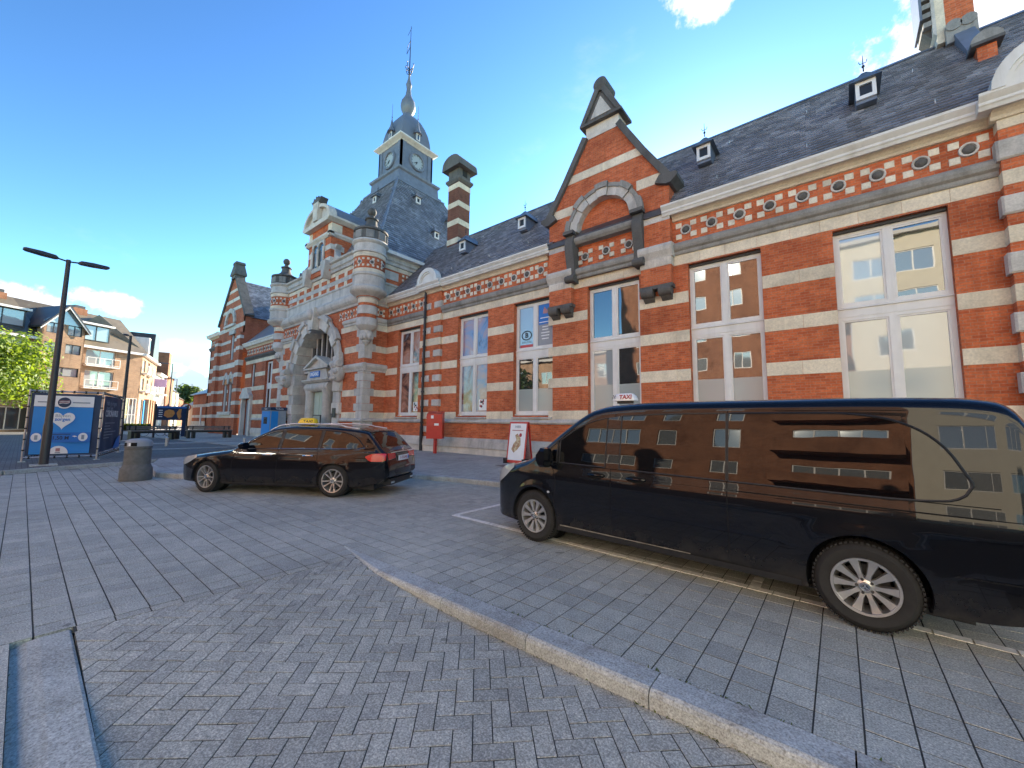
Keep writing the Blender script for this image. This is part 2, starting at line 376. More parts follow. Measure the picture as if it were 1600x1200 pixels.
plain('bark', (.10, .075, .05), .9, var=.3, scale=12, bmp=.5)
plain('panel_grey', (.30, .31, .33), .6, var=.06)
plain('clock_white', (.36, .40, .40), .4, var=.05)
plain('pink', (.45, .22, .22), .6); plain('lilac', (.45, .36, .62), .6)
def leafmat(name, c):
    m, t, b = newmat(name); vv = var_value(t)
    t.links.new(ramp(t, vv, [(0, sc3(c, .55)), (.5, c), (1, (c[0] * 1.55, c[1] * 1.35, c[2] * 1.1))]), b.inputs['Base Color'])
    b.inputs['Roughness'].default_value = .55
    tr = t.nodes.new('ShaderNodeBsdfTranslucent'); tr.inputs[0].default_value = (min(1, c[0] * 3.2), min(1, c[1] * 2.6), c[2] * 1.2, 1)
    mxs = t.nodes.new('ShaderNodeMixShader'); mxs.inputs[0].default_value = .4
    o = t.nodes['Material Output']; t.links.new(b.outputs[0], mxs.inputs[1]); t.links.new(tr.outputs[0], mxs.inputs[2]); t.links.new(mxs.outputs[0], o.inputs[0])
leafmat('leaf', (.12, .20, .03)); leafmat('leaf_dark', (.05, .09, .02)); leafmat('leaf_hedge', (.07, .10, .025))
def postermat(name, cols, scale, seed):      # printed picture: soft colour patches
    m, t, b = newmat(name); p = pos(t)
    mpn = t.nodes.new('ShaderNodeMapping'); mpn.inputs['Location'].default_value = (seed, seed * 1.7, seed * .3); t.links.new(p, mpn.inputs['Vector'])
    f = noise(t, mpn.outputs[0], scale, 4, .6, .8)
    st = [(.22 + .56 * i / (len(cols) - 1), c) for i, c in enumerate(cols)]
    t.links.new(ramp(t, f, st), b.inputs['Base Color']); b.inputs['Roughness'].default_value = .12; b.inputs['IOR'].default_value = 1.6
postermat('poster_a', [(.25, .30, .36), (.05, .03, .03), (.42, .20, .13), (.50, .48, .46)], 1.1, 3.0)
postermat('poster_b', [(.06, .05, .06), (.16, .25, .45), (.45, .28, .26), (.50, .55, .62)], .9, 9.0)
postermat('poster_c', [(.03, .025, .03), (.20, .07, .05), (.26, .30, .38), (.5, .42, .42)], 1.2, 16.0)
postermat('poster_food', [(.62, .60, .55), (.52, .47, .30), (.30, .16, .10), (.55, .52, .36)], 7.0, 4.0)
def carpaint():
    m, t, b = newmat('paint_black'); p = pos(t)
    b.inputs['Base Color'].default_value = (.0035, .0042, .007, 1); b.inputs['Roughness'].default_value = .25; b.inputs['Specular IOR Level'].default_value = .1
    b.inputs['Coat Weight'].default_value = 1; b.inputs['Coat Roughness'].default_value = .01; b.inputs['Coat IOR'].default_value = 1.42
    bump(t, b, noise(t, p, 1.6, 2), .012, .02)
    sp = t.nodes.new('ShaderNodeSeparateXYZ'); t.links.new(p, sp.inputs[0])       # road dirt thrown up along the sills
    mr_ = t.nodes.new('ShaderNodeMapRange'); mr_.inputs['From Min'].default_value = .62; mr_.inputs['From Max'].default_value = .2; t.links.new(sp.outputs['Z'], mr_.inputs['Value'])
    df = mth('MULTIPLY', mth('MULTIPLY', mr_.outputs[0], mr_.outputs[0], tree=t), ramp(t, noise(t, p, 5, 6, .7), [(.35, (.15, .15, .15)), (.75, (1, 1, 1))]), tree=t)
    t.links.new(mixc(t, mth('MULTIPLY', df, .6, tree=t), (.0035, .0042, .007), (.10, .09, .075)), b.inputs['Base Color'])
    t.links.new(mth('SUBTRACT', 1.0, mth('MULTIPLY', df, .8, tree=t), tree=t), b.inputs['Coat Weight'])
carpaint()
glassmat('car_glass', (.004, .004, .005), 1.5, .008, .035, 2.2)
plain('rubber', (.022, .021, .020), .85, var=.25, scale=20, bmp=.2)
plain('alloy', (.60, .58, .55), .28, .85, var=.08); plain('alloy_dark', (.05, .05, .05), .5, .4); plain('chrome', (.8, .8, .8), .1, 1.0, var=.02)
plain('plastic_black', (.014, .014, .015), .55, var=.15); plain('seam', (.001, .001, .001), .9, var=0)
plain('tail_red', (.55, .006, .008), .2, var=.05, coat=.4); plain('lamp_clear', (.35, .38, .42), .06, var=.05, coat=1)
plain('plate', (.75, .75, .76), .4, var=.03); plain('dust', (.20, .18, .15), .9, var=.4, scale=12)
# ------------------------------------------------------------------ ground
_ci = cam.matrix_world.inverted()
def proj(p):
    c = _ci @ Vector(p)
    if c.z > -.05: return None
    return (800 + 622.9 * c.x / -c.z, 600 - 622.9 * c.y / -c.z, -c.z)
def smooth01(t): t = max(0, min(1, t)); return t * t * (3 - 2 * t)
g = mk('ground', MB().add([(-1500, -900, -.32), (1500, -900, -.32), (1500, 1500, -.32), (-1500, 1500, -.32)], [(0, 1, 2, 3)]), 'far_ground', kind='structure')
def tiled(name, c, bw, rh, pv=.2):
    m = pavemat(name, c, pv); t = m.node_tree; b = t.nodes['Principled BSDF']
    n = t.nodes.new('ShaderNodeTexBrick'); n.inputs['Scale'].default_value = 1; n.inputs['Brick Width'].default_value = bw; n.inputs['Row Height'].default_value = rh
    n.inputs['Mortar Size'].default_value = .006; n.inputs['Color1'].default_value = (1.06, 1.06, 1.06, 1); n.inputs['Color2'].default_value = (.88, .88, .88, 1); n.inputs['Mortar'].default_value = (.4, .4, .4, 1)
    t.links.new(pos(t), n.inputs['Vector'])
    src = b.inputs['Base Color'].links[0].from_socket
    t.links.new(mixc(t, 1.0, src, n.outputs['Color'], 'MULTIPLY'), b.inputs['Base Color'])
tiled('sidewalk_tiles', (.40, .40, .365), .3, .3); tiled('plaza_tiles', (.18, .178, .175), .22, .11); tiled('flag_tiles', (.36, .35, .33), .6, .4, .1)
XB, KF, KB = -4.558, 2.49, 2.70
# bedding under the slabs
def kerbx(y): return float(np.interp(y, [-30, -3, -.25, .9, 2.3, 3.3, 5, 8], [-16.8, -17.1, -17.66, -18.3, -18.75, -19.3, -19.75, -20]))
side_pts = [(-16.65, 2.62), (-14.3, 2.42), (-13.55, 2.75), (-12.2, 4.0), (-10.6, 5.8), (-9.4, 6.85), (-8.0, 7.3), (-6.3, 7.55), (0, 8.05), (8, 8.5), (40, 10)]
def sidey(x):
    return float(np.interp(x, [p[0] for p in side_pts], [p[1] for p in side_pts])) if x > -16.65 else 1e9
bay = mk('taxi_bay_pavement', MB().add([(-22, -14, -.05), (40, -14, -.05), (40, 12, -.05), (-22, 12, -.05)], [(0, 1, 2, 3)]), 'joint_sand', kind='structure')
# the bed of the sunken lane lies lower: cut the bedding sheet round it
bay.data.clear_geometry()
_b = MB()
for (x0, x1, y0, y1) in ((-22, XB, -14, 12), (XB, 40, KB - .03, 12), (XB, 40, -14, .07)):
    _b.add([(x0, y0, -.003), (x1, y0, -.003), (x1, y1, -.003), (x0, y1, -.003)], [(0, 1, 2, 3)])
bay.data.from_pydata(_b.v, [], _b.f)
def slab_mesh(w_, d_, c=.0008, h=.05):
    x, y = w_ / 2, d_ / 2
    return ([(-x, -y, -h), (x, -y, -h), (x, y, -h), (-x, y, -h), (-x, -y, -c * .7), (x, -y, -c * .7), (x, y, -c * .7), (-x, y, -c * .7),
             (-x + c, -y + c, 0), (x - c, -y + c, 0), (x - c, y - c, 0), (-x + c, y - c, 0)],
            [(8, 9, 10, 11), (4, 5, 9, 8), (5, 6, 10, 9), (6, 7, 11, 10), (7, 4, 8, 11), (0, 1, 5, 4), (1, 2, 6, 5), (2, 3, 7, 6), (3, 0, 4, 7)])
PX, PY = .208, .21
cells = []
for i in range(-76, 66):
    for j in range(-16, 29):
        xc = XB + (i + .5) * PX; yc = KB + (j + .5) * PY
        if xc > XB and .075 - PY / 2 < yc < KB: continue
        if xc - PX < kerbx(yc) or yc > sidey(xc) + .1 or (xc < -16.7 and yc > 2.6 + (xc + 16.7) * -1.0 and False): continue
        if xc < -16.65 and yc > 6: continue
        q = proj((xc, yc, 0))
        if q is None or not (-500 < q[0] < 1900 and q[1] < 1800): continue
        cells.append((q[2], xc, yc, -40 < q[0] < 1640 and q[1] < 1235))
cells.sort()
sv, sf = slab_mesh(PX - .009, PY - .010)
sm = MB().add(sv, sf); sme = mesh_of(sm, recalc=False); sme.materials.append(MAT['slab'])
rest = MB(); n_ind = 0
for d, xc, yc, vis in cells:
    dz = random.uniform(-.001, .001); rx, ry = random.uniform(-.007, .007), random.uniform(-.007, .007)
    if vis and n_ind < 300:
        o = bpy.data.objects.new('slab', sme); o.location = (xc, yc, dz); o.rotation_euler = (rx, ry, random.uniform(-.006, .006)); link(o, bay); n_ind += 1
    else:
        vs = [(x + xc, y + yc, z + dz + x * -ry + y * rx) for x, y, z in sv]; rest.add(vs, sf, random.uniform(.01, 1))
mk('slab_field', rest, 'slab', bay, kind='stuff', recalc=False)
# painted bay lines, laid slab by slab
for (x0, y0, x1, y1, wd) in ((-5.15, 4.76, 3.6, 4.48, .09), (-5.12, 4.80, -5.12, 8.0, .09), (-.72, 4.66, -.72, 4.98, .09)):
    L = math.hypot(x1 - x0, y1 - y0); n = max(1, round(L / PX)); dx, dy = (x1 - x0) / L, (y1 - y0) / L
    mb = MB()
    for k in range(n):
        a, b_ = (k + .03) * L / n, (k + .97) * L / n
        ins = [random.uniform(-.006, .006) for _ in range(2)]
        P = [(x0 + dx * t + -dy * s_, y0 + dy * t + dx * s_) for t, s_ in ((a, -wd / 2 + ins[0]), (b_, -wd / 2 + ins[1]), (b_, wd / 2), (a, wd / 2))]
        mb.prism(P, 'z', .0015, .006, random.uniform(.01, 1))
    mk('bay_line', mb, 'line_white', bay, kind=None)
# sunken lane with herringbone clay pavers
def zr(x): return -.105 * smooth01((x + 4.62) / 2.4)
lane = mk('lane', MB().loft([[(x_, .371, zr(x_) - .004), (x_, KF - .003 + .17 * max(0, -3.9 - x_), zr(x_) - .004)] for x_ in [XB + .2 * k for k in range(45)]], closed=False), 'joint_sand', kind='structure')
def clip(poly, x0, x1, y0, y1):
    for ax, lim, sgn in ((0, x0, 1), (0, x1, -1), (1, y0, 1), (1, y1, -1)):
        o = []
        for i in range(len(poly)):
            a, b_ = poly[i - 1], poly[i]; ia, ib = sgn * (a[ax] - lim) >= 0, sgn * (b_[ax] - lim) >= 0
            if ia != ib:
                t = (lim - a[ax]) / (b_[ax] - a[ax]); o.append((a[0] + (b_[0] - a[0]) * t, a[1] + (b_[1] - a[1]) * t))
            if ib: o.append(b_)
        poly = o
        if not poly: return []
    return poly
U = .1075; pav = []
ca = math.cos(R(44)); sa = math.sin(R(44))
for m_ in range(-60, 60):
    for n_ in range(-40, 40):
        ox, oy = m_ + 2 * n_, m_ - 2 * n_
        for (bx, by, bw_, bh_) in ((ox, oy, 2, 1), (ox, oy + 1, 1, 2)):
            cx, cy = (bx + bw_ / 2) * U, (by + bh_ / 2) * U
            X, Y = cx * ca - cy * sa - 1.5, cx * sa + cy * ca + 1.4
            if not (XB - .2 < X < 3.2 and .2 < Y < KF + .3): continue
            pav.append((X, Y, bw_, bh_))
pv_v, pv_f = slab_mesh(2 * U - .007, U - .007, .0008)
pme = mesh_of(MB().add(pv_v, pv_f), recalc=False); pme.materials.append(MAT['paver'])
prest = MB(); cnt = 0
info = []
for (X, Y, bw_, bh_) in pav:
    q = proj((X, Y, zr(X)))
    info.append((q[2] if q and -300 < q[0] < 1900 and q[1] < 1800 else 99, X, Y, bw_, bh_, q))
info.sort(key=lambda a: a[0])
for d, X, Y, bw_, bh_, q in info:
    if d > 50: continue
    ang = R(44) + (0 if bw_ == 2 else math.pi / 2)
    hx, hy = U - .003, U / 2 - .003
    c_, s_ = math.cos(ang), math.sin(ang)
    poly = [(X + a * c_ - b_ * s_, Y + a * s_ + b_ * c_) for a, b_ in ((-hx, -hy), (hx, -hy), (hx, hy), (-hx, hy))]
    cp = clip(poly, XB + .115, 3.4, .375, KF - .006 + .17 * max(0, -3.9 - X))
    if len(cp) < 3: continue
    dz = random.uniform(-.0018, .0015)
    whole = len(cp) == 4 and all(abs(a[0] - b_[0]) + abs(a[1] - b_[1]) < 1e-6 for a, b_ in zip(sorted(cp), sorted(poly)))
    if whole and cnt < 300 and q and -40 < q[0] < 1640 and q[1] < 1240:
        o = bpy.data.objects.new('paver', pme); o.location = (X, Y, zr(X) + dz); o.rotation_euler = (Matrix.Rotation(-math.atan((zr(X + .02) - zr(X - .02)) / .04) + random.uniform(-.01, .01), 4, 'Y') @ Matrix.Rotation(random.uniform(-.01, .01), 4, 'X') @ Matrix.Rotation(ang, 4, 'Z')).to_euler(); link(o, lane); cnt += 1
    elif whole:
        M_ = Matrix.Translation((X, Y, dz)) @ Matrix.Rotation(ang, 4, 'Z')
        vs = [M_ @ Vector(v) for v in pv_v]; vs = [(v.x, v.y, v.z + zr(v.x)) for v in vs]
        prest.add(vs, pv_f, random.uniform(.01, 1))
    else:
        n = len(cp); zt = [zr(p[0]) + dz for p in cp]
        prest.add([(p[0], p[1], z - .05) for p, z in zip(cp, zt)] + [(p[0], p[1], z - .001) for p, z in zip(cp, zt)],
                  [tuple(range(n, 2 * n))] + [(i, (i + 1) % n, n + (i + 1) % n, n + i) for i in range(n)], random.uniform(.01, 1))
mk('paver_field', prest, 'paver', lane, kind='stuff')
y = .39
while y < KF + .06:                                  # edging course between lane and bay
    l = min(.205, KF + .1 - y)
    o = mk('paver', MB().cbox(0, 1, 0, 1, 0, 1) if False else MB().add([(XB + .006 + (v[0] + .05) , y + (v[1] + .1) * l / .205, v[2] + zr(XB) - .001) for v in slab_mesh(.1, .2, .0008)[0]], pv_f), 'paver', lane, recalc=False)
    y += .21
# kerbs of the lane
def kerb_stone(name, mb, parent): return mk(name, mb, 'kerb', parent)
kr = tag(mk('kerb', MB().box(-5.0, -4.9, 2.60, 2.69, -.2, -.01), 'kerb', kind='structure'), 'x', 'x'); del kr['label']; del kr['category']
xs = [-4.9, -3.85, -2.83, -1.88, -.96, -.02, .95, 1.95, 2.95]
for a, b_ in zip(xs[:-1], xs[1:]):
    f0 = KF + .17 * max(0, (-3.9 - a)) ; f1 = KF + .17 * max(0, (-3.9 - b_))
    mb = MB(); rings = []
    for x_, f_ in ((a + .004, f0), (b_ - .004, f1)):
        rings.append([(x_, f_, -.3), (x_, f_ - .004, -.03), (x_, f_ + .008, -.010), (x_, f_ + .028, .002), (x_, KB - .008, .004), (x_, KB - .006, -.3)])
    mb.loft(rings); mk('kerb_stone', mb, 'kerb', kr)
for a, b_ in ((XB + .01, -3.4), (-3.395, -2.3), (-2.295, -1.2), (-1.195, 0), (.005, 1.2)):
    rings = []
    for x_ in (a, b_):
        z_ = -.012 - .03 * smooth01((x_ + 4.6) / 2.4)
        rings.append([(x_, .078, -.3), (x_, .078, z_ - .035), (x_, .10, z_ - .028), (x_, .15, z_ - .008), (x_, .21, z_), (x_, .35, z_), (x_, .366, z_ - .012), (x_, .368, -.3)])
    mk('kerb_stone', MB().loft(rings), 'kerb_light', kr)
mk('channel_strip', MB().box(XB + .01, 3.5, -.024, .072, -.1, .001), 'slab', bay)
wd_ = MB(); rnd = random.Random(12)
for k in range(420):                                  # moss and weeds in the joints by the kerb
    x_ = rnd.choice((rnd.uniform(-4.6, 2.2), rnd.gauss(-2.2, .5), rnd.gauss(-.6, .3))); y_ = rnd.choice((KB + rnd.uniform(-.004, .006), KF - rnd.uniform(.0, .012), .074 + rnd.uniform(-.01, .006)))
    z_ = .0 if y_ > KB - .01 else (zr(x_) if y_ > 1 else -.03)
    L_ = rnd.uniform(.006, .022); a = rnd.uniform(0, 6.28); d_ = Vector((math.cos(a), math.sin(a), rnd.uniform(.3, 1.2))).normalized() * L_; s_ = Vector((-math.sin(a), math.cos(a), 0)) * L_ * .3; c = Vector((x_, y_, z_))
    wd_.add([c - s_, c + s_, c + d_ + s_ * .4, c + d_ - s_ * .4], [(0, 1, 2, 3)], rnd.uniform(.01, 1))
tag(mk('joint_weeds', wd_, 'leaf_hedge', kind='stuff', recalc=False), 'tiny moss and weeds in the joints along the lane kerbs', 'weeds')
# raised pavement in front of the station and the square to the left
pts = list(side_pts)
back = [(40, 14), (-62, 14), (-62, 5.5), (-20.1, 8), (-19.75, 5), (-19.3, 3.3)]
pave = mk('station_pavement', MB().prism(pts + back, 'z', -.3, .118), 'sidewalk_tiles', kind='structure')
isl = [(-16.62, 2.64), (-14.3, 2.45), (-13.58, 2.78), (-12.2, 4.05), (-10.7, 5.8), (-12.0, 6.3), (-14, 5.4), (-19.6, 4.9), (-19.25, 3.3)]
mk('refuge_island', MB().prism(isl, 'z', -.25, .122), 'flag_tiles', kind='structure')
ksx = mk('pavement_kerb', MB().box(30, 30.5, 9.6, 9.7, 0, .1), 'kerb', kind='structure')
def kerb_run(P, z, mat, wd=.14, seg=1.0, parent=ksx):
    for (a, b_) in zip(P[:-1], P[1:]):
        a, b_ = Vector(a).to_3d(), Vector(b_).to_3d(); L = (b_ - a).length; n = max(1, round(L / seg)); d = (b_ - a) / L; nn = Vector((-d.y, d.x, 0))
        for k in range(n):
            p0 = a + d * (k * L / n + .004); p1 = a + d * ((k + 1) * L / n - .004)
            rings = [[p + nn * s_ + Vector((0, 0, zz)) for s_, zz in ((-.03, -.3), (-.028, z - .03), (-.015, z - .006), (.0, z), (wd, z), (wd, -.3))] for p in (p0, p1)]
            mk('kerb_stone', MB().loft([[tuple(v) for v in r] for r in rings]), mat, parent)
kerb_run([p for p in side_pts if p[0] < 9], .127, 'kerb')
sq = [(kerbx(y), y) for y in (-30, -3, -.25, .9, 2.3, 3.3, 5)] + [(-20, 7.9), (-62, 5.4), (-62, -30)]
mk('square', MB().prism(sq, 'z', -.3, .10), 'plaza_tiles', kind='structure')
kerb_run([(kerbx(y), y) for y in (5, 3.3, 2.3, .9, -.25, -3)], .112, 'kerb')
mk('street', MB().add([(-260, -40, -.03), (-61.9, -40, -.03), (-61.9, 60, -.03), (-260, 60, -.03)], [(0, 1, 2, 3)]), 'flag_light', kind='structure')
for (x0, x1, y0, y1) in ((-31.6, -30.4, 3.4, 12.6), (-25.4, -24.9, 2.0, 9.0)):
    mk('drain_strip', MB().box(x0, x1, y0, y1, .1, .124), 'flag_light', kind='structure')
mk('road_behind', MB().add([(-60, -40, -.028), (60, -40, -.028), (60, -13.9, -.028), (-60, -13.9, -.028)], [(0, 1, 2, 3)]), 'asphalt', kind='structure')
o = mk('access_cover', MB().box(-9.05, -8.5, 10.2, 10.6, .1, .123), 'dark_metal'); tag(o, 'small dark metal access cover set in the station pavement', 'cover')
# ------------------------------------------------------------------ the station
XC, FY, WY = -26.0, 11.7, 13.1
EZ, RY, RZ = 8.68, 17.0, 13.3
st = thing('station_building', 'long red brick station with pale stone bands, slate roofs and a clock tower', 'station', (XC, FY, .1))
G0 = .1
def wall_holes(x0, x1, z0, z1, y, holes, depth=.3):
    xs = sorted({x0, x1, *[h[0] for h in holes], *[h[1] for h in holes]}); zs = sorted({z0, z1, *[h[2] for h in holes], *[h[3] for h in holes]})
    mb = MB()
    for a, b_ in zip(xs[:-1], xs[1:]):
        for c, d in zip(zs[:-1], zs[1:]):
            if any(h[0] - 1e-6 <= a and b_ <= h[1] + 1e-6 and h[2] - 1e-6 <= c and d <= h[3] + 1e-6 for h in holes): continue
            mb.add([(a, y, c), (b_, y, c), (b_, y, d), (a, y, d)], [(0, 1, 2, 3)])
    for (a, b_, c, d) in holes:
        mb.add([(a, y, c), (a, y + depth, c), (a, y + depth, d), (a, y, d)], [(0, 1, 2, 3)])
        mb.add([(b_, y, c), (b_, y, d), (b_, y + depth, d), (b_, y + depth, c)], [(0, 1, 2, 3)])
        mb.add([(a, y, c), (b_, y, c), (b_, y + depth, c), (a, y + depth, c)], [(0, 1, 2, 3)])
        mb.add([(a, y, d), (a, y + depth, d), (b_, y + depth, d), (b_, y, d)], [(0, 1, 2, 3)])
    return mb
def P_(name, mb, mat, parent=st, **k): return mk(name, mb, mat, parent, **k)
def blocks(x0, x1, z0, z1, y, mat, L=.8, proud=.012, thick=.1, name='stone_block', c=.006, axis='x'):
    n = max(1, round((x1 - x0) / L)); e = [x0] + [x0 + (x1 - x0) * (k + random.uniform(-.12, .12)) / n for k in range(1, n)] + [x1]
    for a, b_ in zip(e[:-1], e[1:]):
        mb = MB().cbox(a + .002, b_ - .002, y - proud, y + thick, z0, z1, c)
        if axis == 'y': mb.v = [(2 * y * 0 + q[1], q[0], q[2]) for q in mb.v]
        P_(name, mb, mat)
def runx(name, prof, x0, x1, mat, y=WY): return P_(name, MB().prism([(y + p[0], p[1]) for p in prof], 'x', x0, x1), mat)
def runy(name, prof, x, y0, y1, mat, sgn=1): return P_(name, MB().prism([(x - sgn * p[0], p[1]) for p in prof], 'y', y0, y1), mat)
BANDS = [(1.72, 2.05), (2.95, 3.32), (4.20, 4.57), (5.46, 5.83), (6.73, 7.06)]
STRING = [(.05, 7.06), (-.05, 7.06), (-.07, 7.10), (-.07, 7.17), (-.14, 7.22), (-.17, 7.30), (-.17, 7.38), (-.06, 7.47), (.05, 7.50)]
SILL = [(.05, 1.50), (-.07, 1.52), (-.10, 1.55), (-.13, 1.57), (-.13, 1.61), (-.02, 1.72), (.05, 1.72)]
PLINTH = [(.05, .38), (-.11, .40), (-.11, .46), (-.10, .50), (-.07, .72), (-.02, .84), (.05, .85)]
BASE = [(.05, -.05), (-.07, -.05), (-.07, .385), (.05, .385)]
BED = [(.05, 8.20), (-.06, 8.22), (-.09, 8.28), (-.16, 8.34), (-.24, 8.37), (.05, 8.37)]
GUT = [(.05, 8.372), (-.30, 8.372), (-.33, 8.44), (-.36, 8.47), (-.36, 8.53), (-.42, 8.60), (-.45, 8.64), (-.45, 8.70), (-.40, 8.70), (-.40, 8.62), (.05, 8.62)]
# rosettes and small checker stones
ros_me = mesh_of(MB().lathe([(1e-4, -.02), (.118, -.02), (.122, -.05), (.135, -.055), (.160, -.05), (.168, .02)], 18, ax='y'), True, sharp=50); ros_me.materials.append(MAT['stone_grey'])
boss_me = mesh_of(MB().lathe([(1e-4, -.095), (.045, -.088), (.085, -.066), (.108, -.03), (.112, -.015)], 16, ax='y'), True, sharp=50); boss_me.materials.append(MAT['stone_dark'])
sqm = mesh_of(MB().cbox(-.092, .092, -.014, .05, -.085, .085, .01)); sqm.materials.append(MAT['checker'])
def inst(name, me, loc, rz=0, parent=st, scale=1):
    o = bpy.data.objects.new(name, me); o.location = loc; o.rotation_euler = (0, 0, rz); o.scale = (scale,) * 3; return link(o, parent)
def frieze(x0, x1, n, y=WY, zc=7.86, side=None, k=1.0, dx=.225, dz=.185):
    s_ = (x1 - x0) / n
    for i in range(n):
        xc = x0 + (i + .5) * s_
        L = (lambda a, z: (a, y, z)) if side is None else (lambda a, z: (side, a, z))
        rz = 0 if side is None else math.pi / 2
        inst('rosette', ros_me, L(xc, zc), rz, scale=k); inst('rosette_boss', boss_me, L(xc, zc), rz, scale=k)
        for a in (-1, 1):
            for b_ in (-1, 1): inst('checker_stone', sqm, L(xc + a * dx * k, zc + b_ * dz * k), rz, scale=k)
def window(x0, x1, z0, z1, y, zt=4.5, kinds=('pane', 'pane', 'pane', 'pane'), film=None):
    f = .085; xm = (x0 + x1) / 2; d0, d1 = y, y + .09
    mb = MB()
    for (a, b_) in ((z0, zt - .12), (zt + .13, z1)):
        mb.box(x0, x0 + f, d0, d1, a, b_); mb.box(x1 - f, x1, d0, d1, a, b_); mb.box(x0 + f, x1 - f, d0, d1, a, a + f); mb.box(x0 + f, x1 - f, d0, d1, b_ - f, b_)
        mb.box(xm - .075, xm + .075, d0 - .006, d1, a + f, b_ - f)
        for (c, e) in ((x0 + f, xm - .075), (xm + .075, x1 - f)):        # sash
            g_ = .045
            for q in ((c, c + g_, a + f, b_ - f), (e - g_, e, a + f, b_ - f), (c + g_, e - g_, a + f, a + f + g_), (c + g_, e - g_, b_ - f - g_, b_ - f)):
                mb.box(q[0], q[1], d0 + .018, d1, q[2], q[3])
    mb.box(x0, x1, d0 - .012, d1, zt - .12, zt + .13)
    mb.prism([(d0 - .05, zt + .09), (d0 - .05, zt + .115), (d0 - .01, zt + .14), (d0 - .01, zt + .09)], 'x', x0 - .01, x1 + .01)
    mb.box(x0 - .02, x1 + .02, d0 - .06, d1, z0 - .05, z0 - .002)
    wn = P_('window', mb, 'white_paint')
    i = 0
    for (a, b_) in ((zt + .13, z1), (z0, zt - .12)):
        for (c, e) in ((x0 + f, xm - .075), (xm + .075, x1 - f)):
            kd = kinds[i]; i += 1
            pn = MB(); ys = y + .05; zz0, zz1 = a + f + .04, b_ - f - .04
            tilt = random.uniform(-.006, .006); tz = random.uniform(-.006, .006)
            if film and a == z0:
                zf = zz0 + (zz1 - zz0) * film
                mk('frosted_film', MB().add([(c + .04, ys, zz0), (e - .04, ys, zz0), (e - .04, ys, zf), (c + .04, ys, zf)], [(0, 1, 2, 3)]), 'pane_film', wn)
                zz0 = zf
            mk('pane', MB().add([(c + .04, ys - tilt, zz0), (e - .04, ys + tilt, zz0), (e - .04, ys + tilt + tz, zz1), (c + .04, ys - tilt + tz, zz1)], [(0, 1, 2, 3)]), kd, wn)
    return wn
def bands_between(x0, x1, holes, y=WY, bands=BANDS, mat='stone_cream', L=.8, proud=.012):
    for (z0, z1) in bands:
        cuts = sorted([(h[0], h[1]) for h in holes if h[2] < z1 - .02 and h[3] > z0 + .02])
        a = x0
        for c, d in cuts + [(x1, x1)]:
            if c - a > .05: blocks(a, c, z0, z1, y, mat, L, proud)
            a = d
HT, HB = 6.69, 1.86
def hole(c, wdt): return (c - wdt / 2, c + wdt / 2, HB, HT)
# --- right hand wing
Hs = [hole(1.16, 2.08), hole(-2.5, 2.0), hole(-6.1, 2.0), hole(-9.66, 2.0), hole(-13.18, 2.0), hole(-18.1, 1.95)]
P_('wall', wall_holes(-20.2, 3.0, G0 - .2, 8.4, WY, Hs), 'brick')
KD = [('pane_pale', 'pane', 'pane_pale', 'pane_pale'), ('pane', 'pane', 'pane', 'pane'), ('pane', 'pane', 'pane_pale', 'pane'), ('pane_pale', 'poster_b', 'pane', 'pane'),
      ('poster_b', 'poster_b', 'poster_c', 'poster_b'), ('poster_a', 'poster_a', 'poster_a', 'poster_a')]
wins = [window(h[0], h[1], 1.93, 6.62, WY + .2, 4.5, k, .42 if i < 4 else None) for i, (h, k) in enumerate(zip(Hs, KD))]
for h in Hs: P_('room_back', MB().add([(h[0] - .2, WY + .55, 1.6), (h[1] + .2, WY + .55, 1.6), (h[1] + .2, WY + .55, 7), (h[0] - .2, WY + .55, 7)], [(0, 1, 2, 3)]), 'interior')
for i, h in enumerate(Hs):
    P_('lintel_shade_strip', MB().box(h[0] + .01, h[1] - .01, WY + .1, WY + .28, 6.622, 6.688), 'black')  # black strip standing in for the shade under the lintel
    P_('window_sill', MB().prism([(WY - .10, 1.735), (WY + .29, 1.80), (WY + .29, 1.875), (WY - .10, 1.79)], 'x', h[0] + .003, h[1] - .003), 'stone_grey')
SEG = [(-3.92, 3.0, [Hs[0], Hs[1]], 9), (-15.32, -8.86, [Hs[3], Hs[4]], 9), (-20.2, -16.68, [Hs[5]], 5)]
for x0, x1, hs_, n in SEG:
    bands_between(x0, x1, hs_)
    runx('string_course', STRING, x0, x1, 'stone_mid'); runx('bed_mould', BED, x0, x1, 'stone_cream'); runx('gutter', GUT, x0 - .25, x1 + .2, 'gutter_white')
    frieze(x0 + .02, x1 - .02, n, k=1.0 if n > 5 else .9)
bands_between(-8.86, -3.92, [Hs[2]])
for x0, x1 in ((-20.2, -16.7), (-15.3, 3.0)):
    runx('sill_course', SILL, x0, x1, 'stone_grey'); runx('plinth', PLINTH, x0, x1, 'stone_grey'); runx('plinth_base', BASE, x0, x1, 'stone_pale')
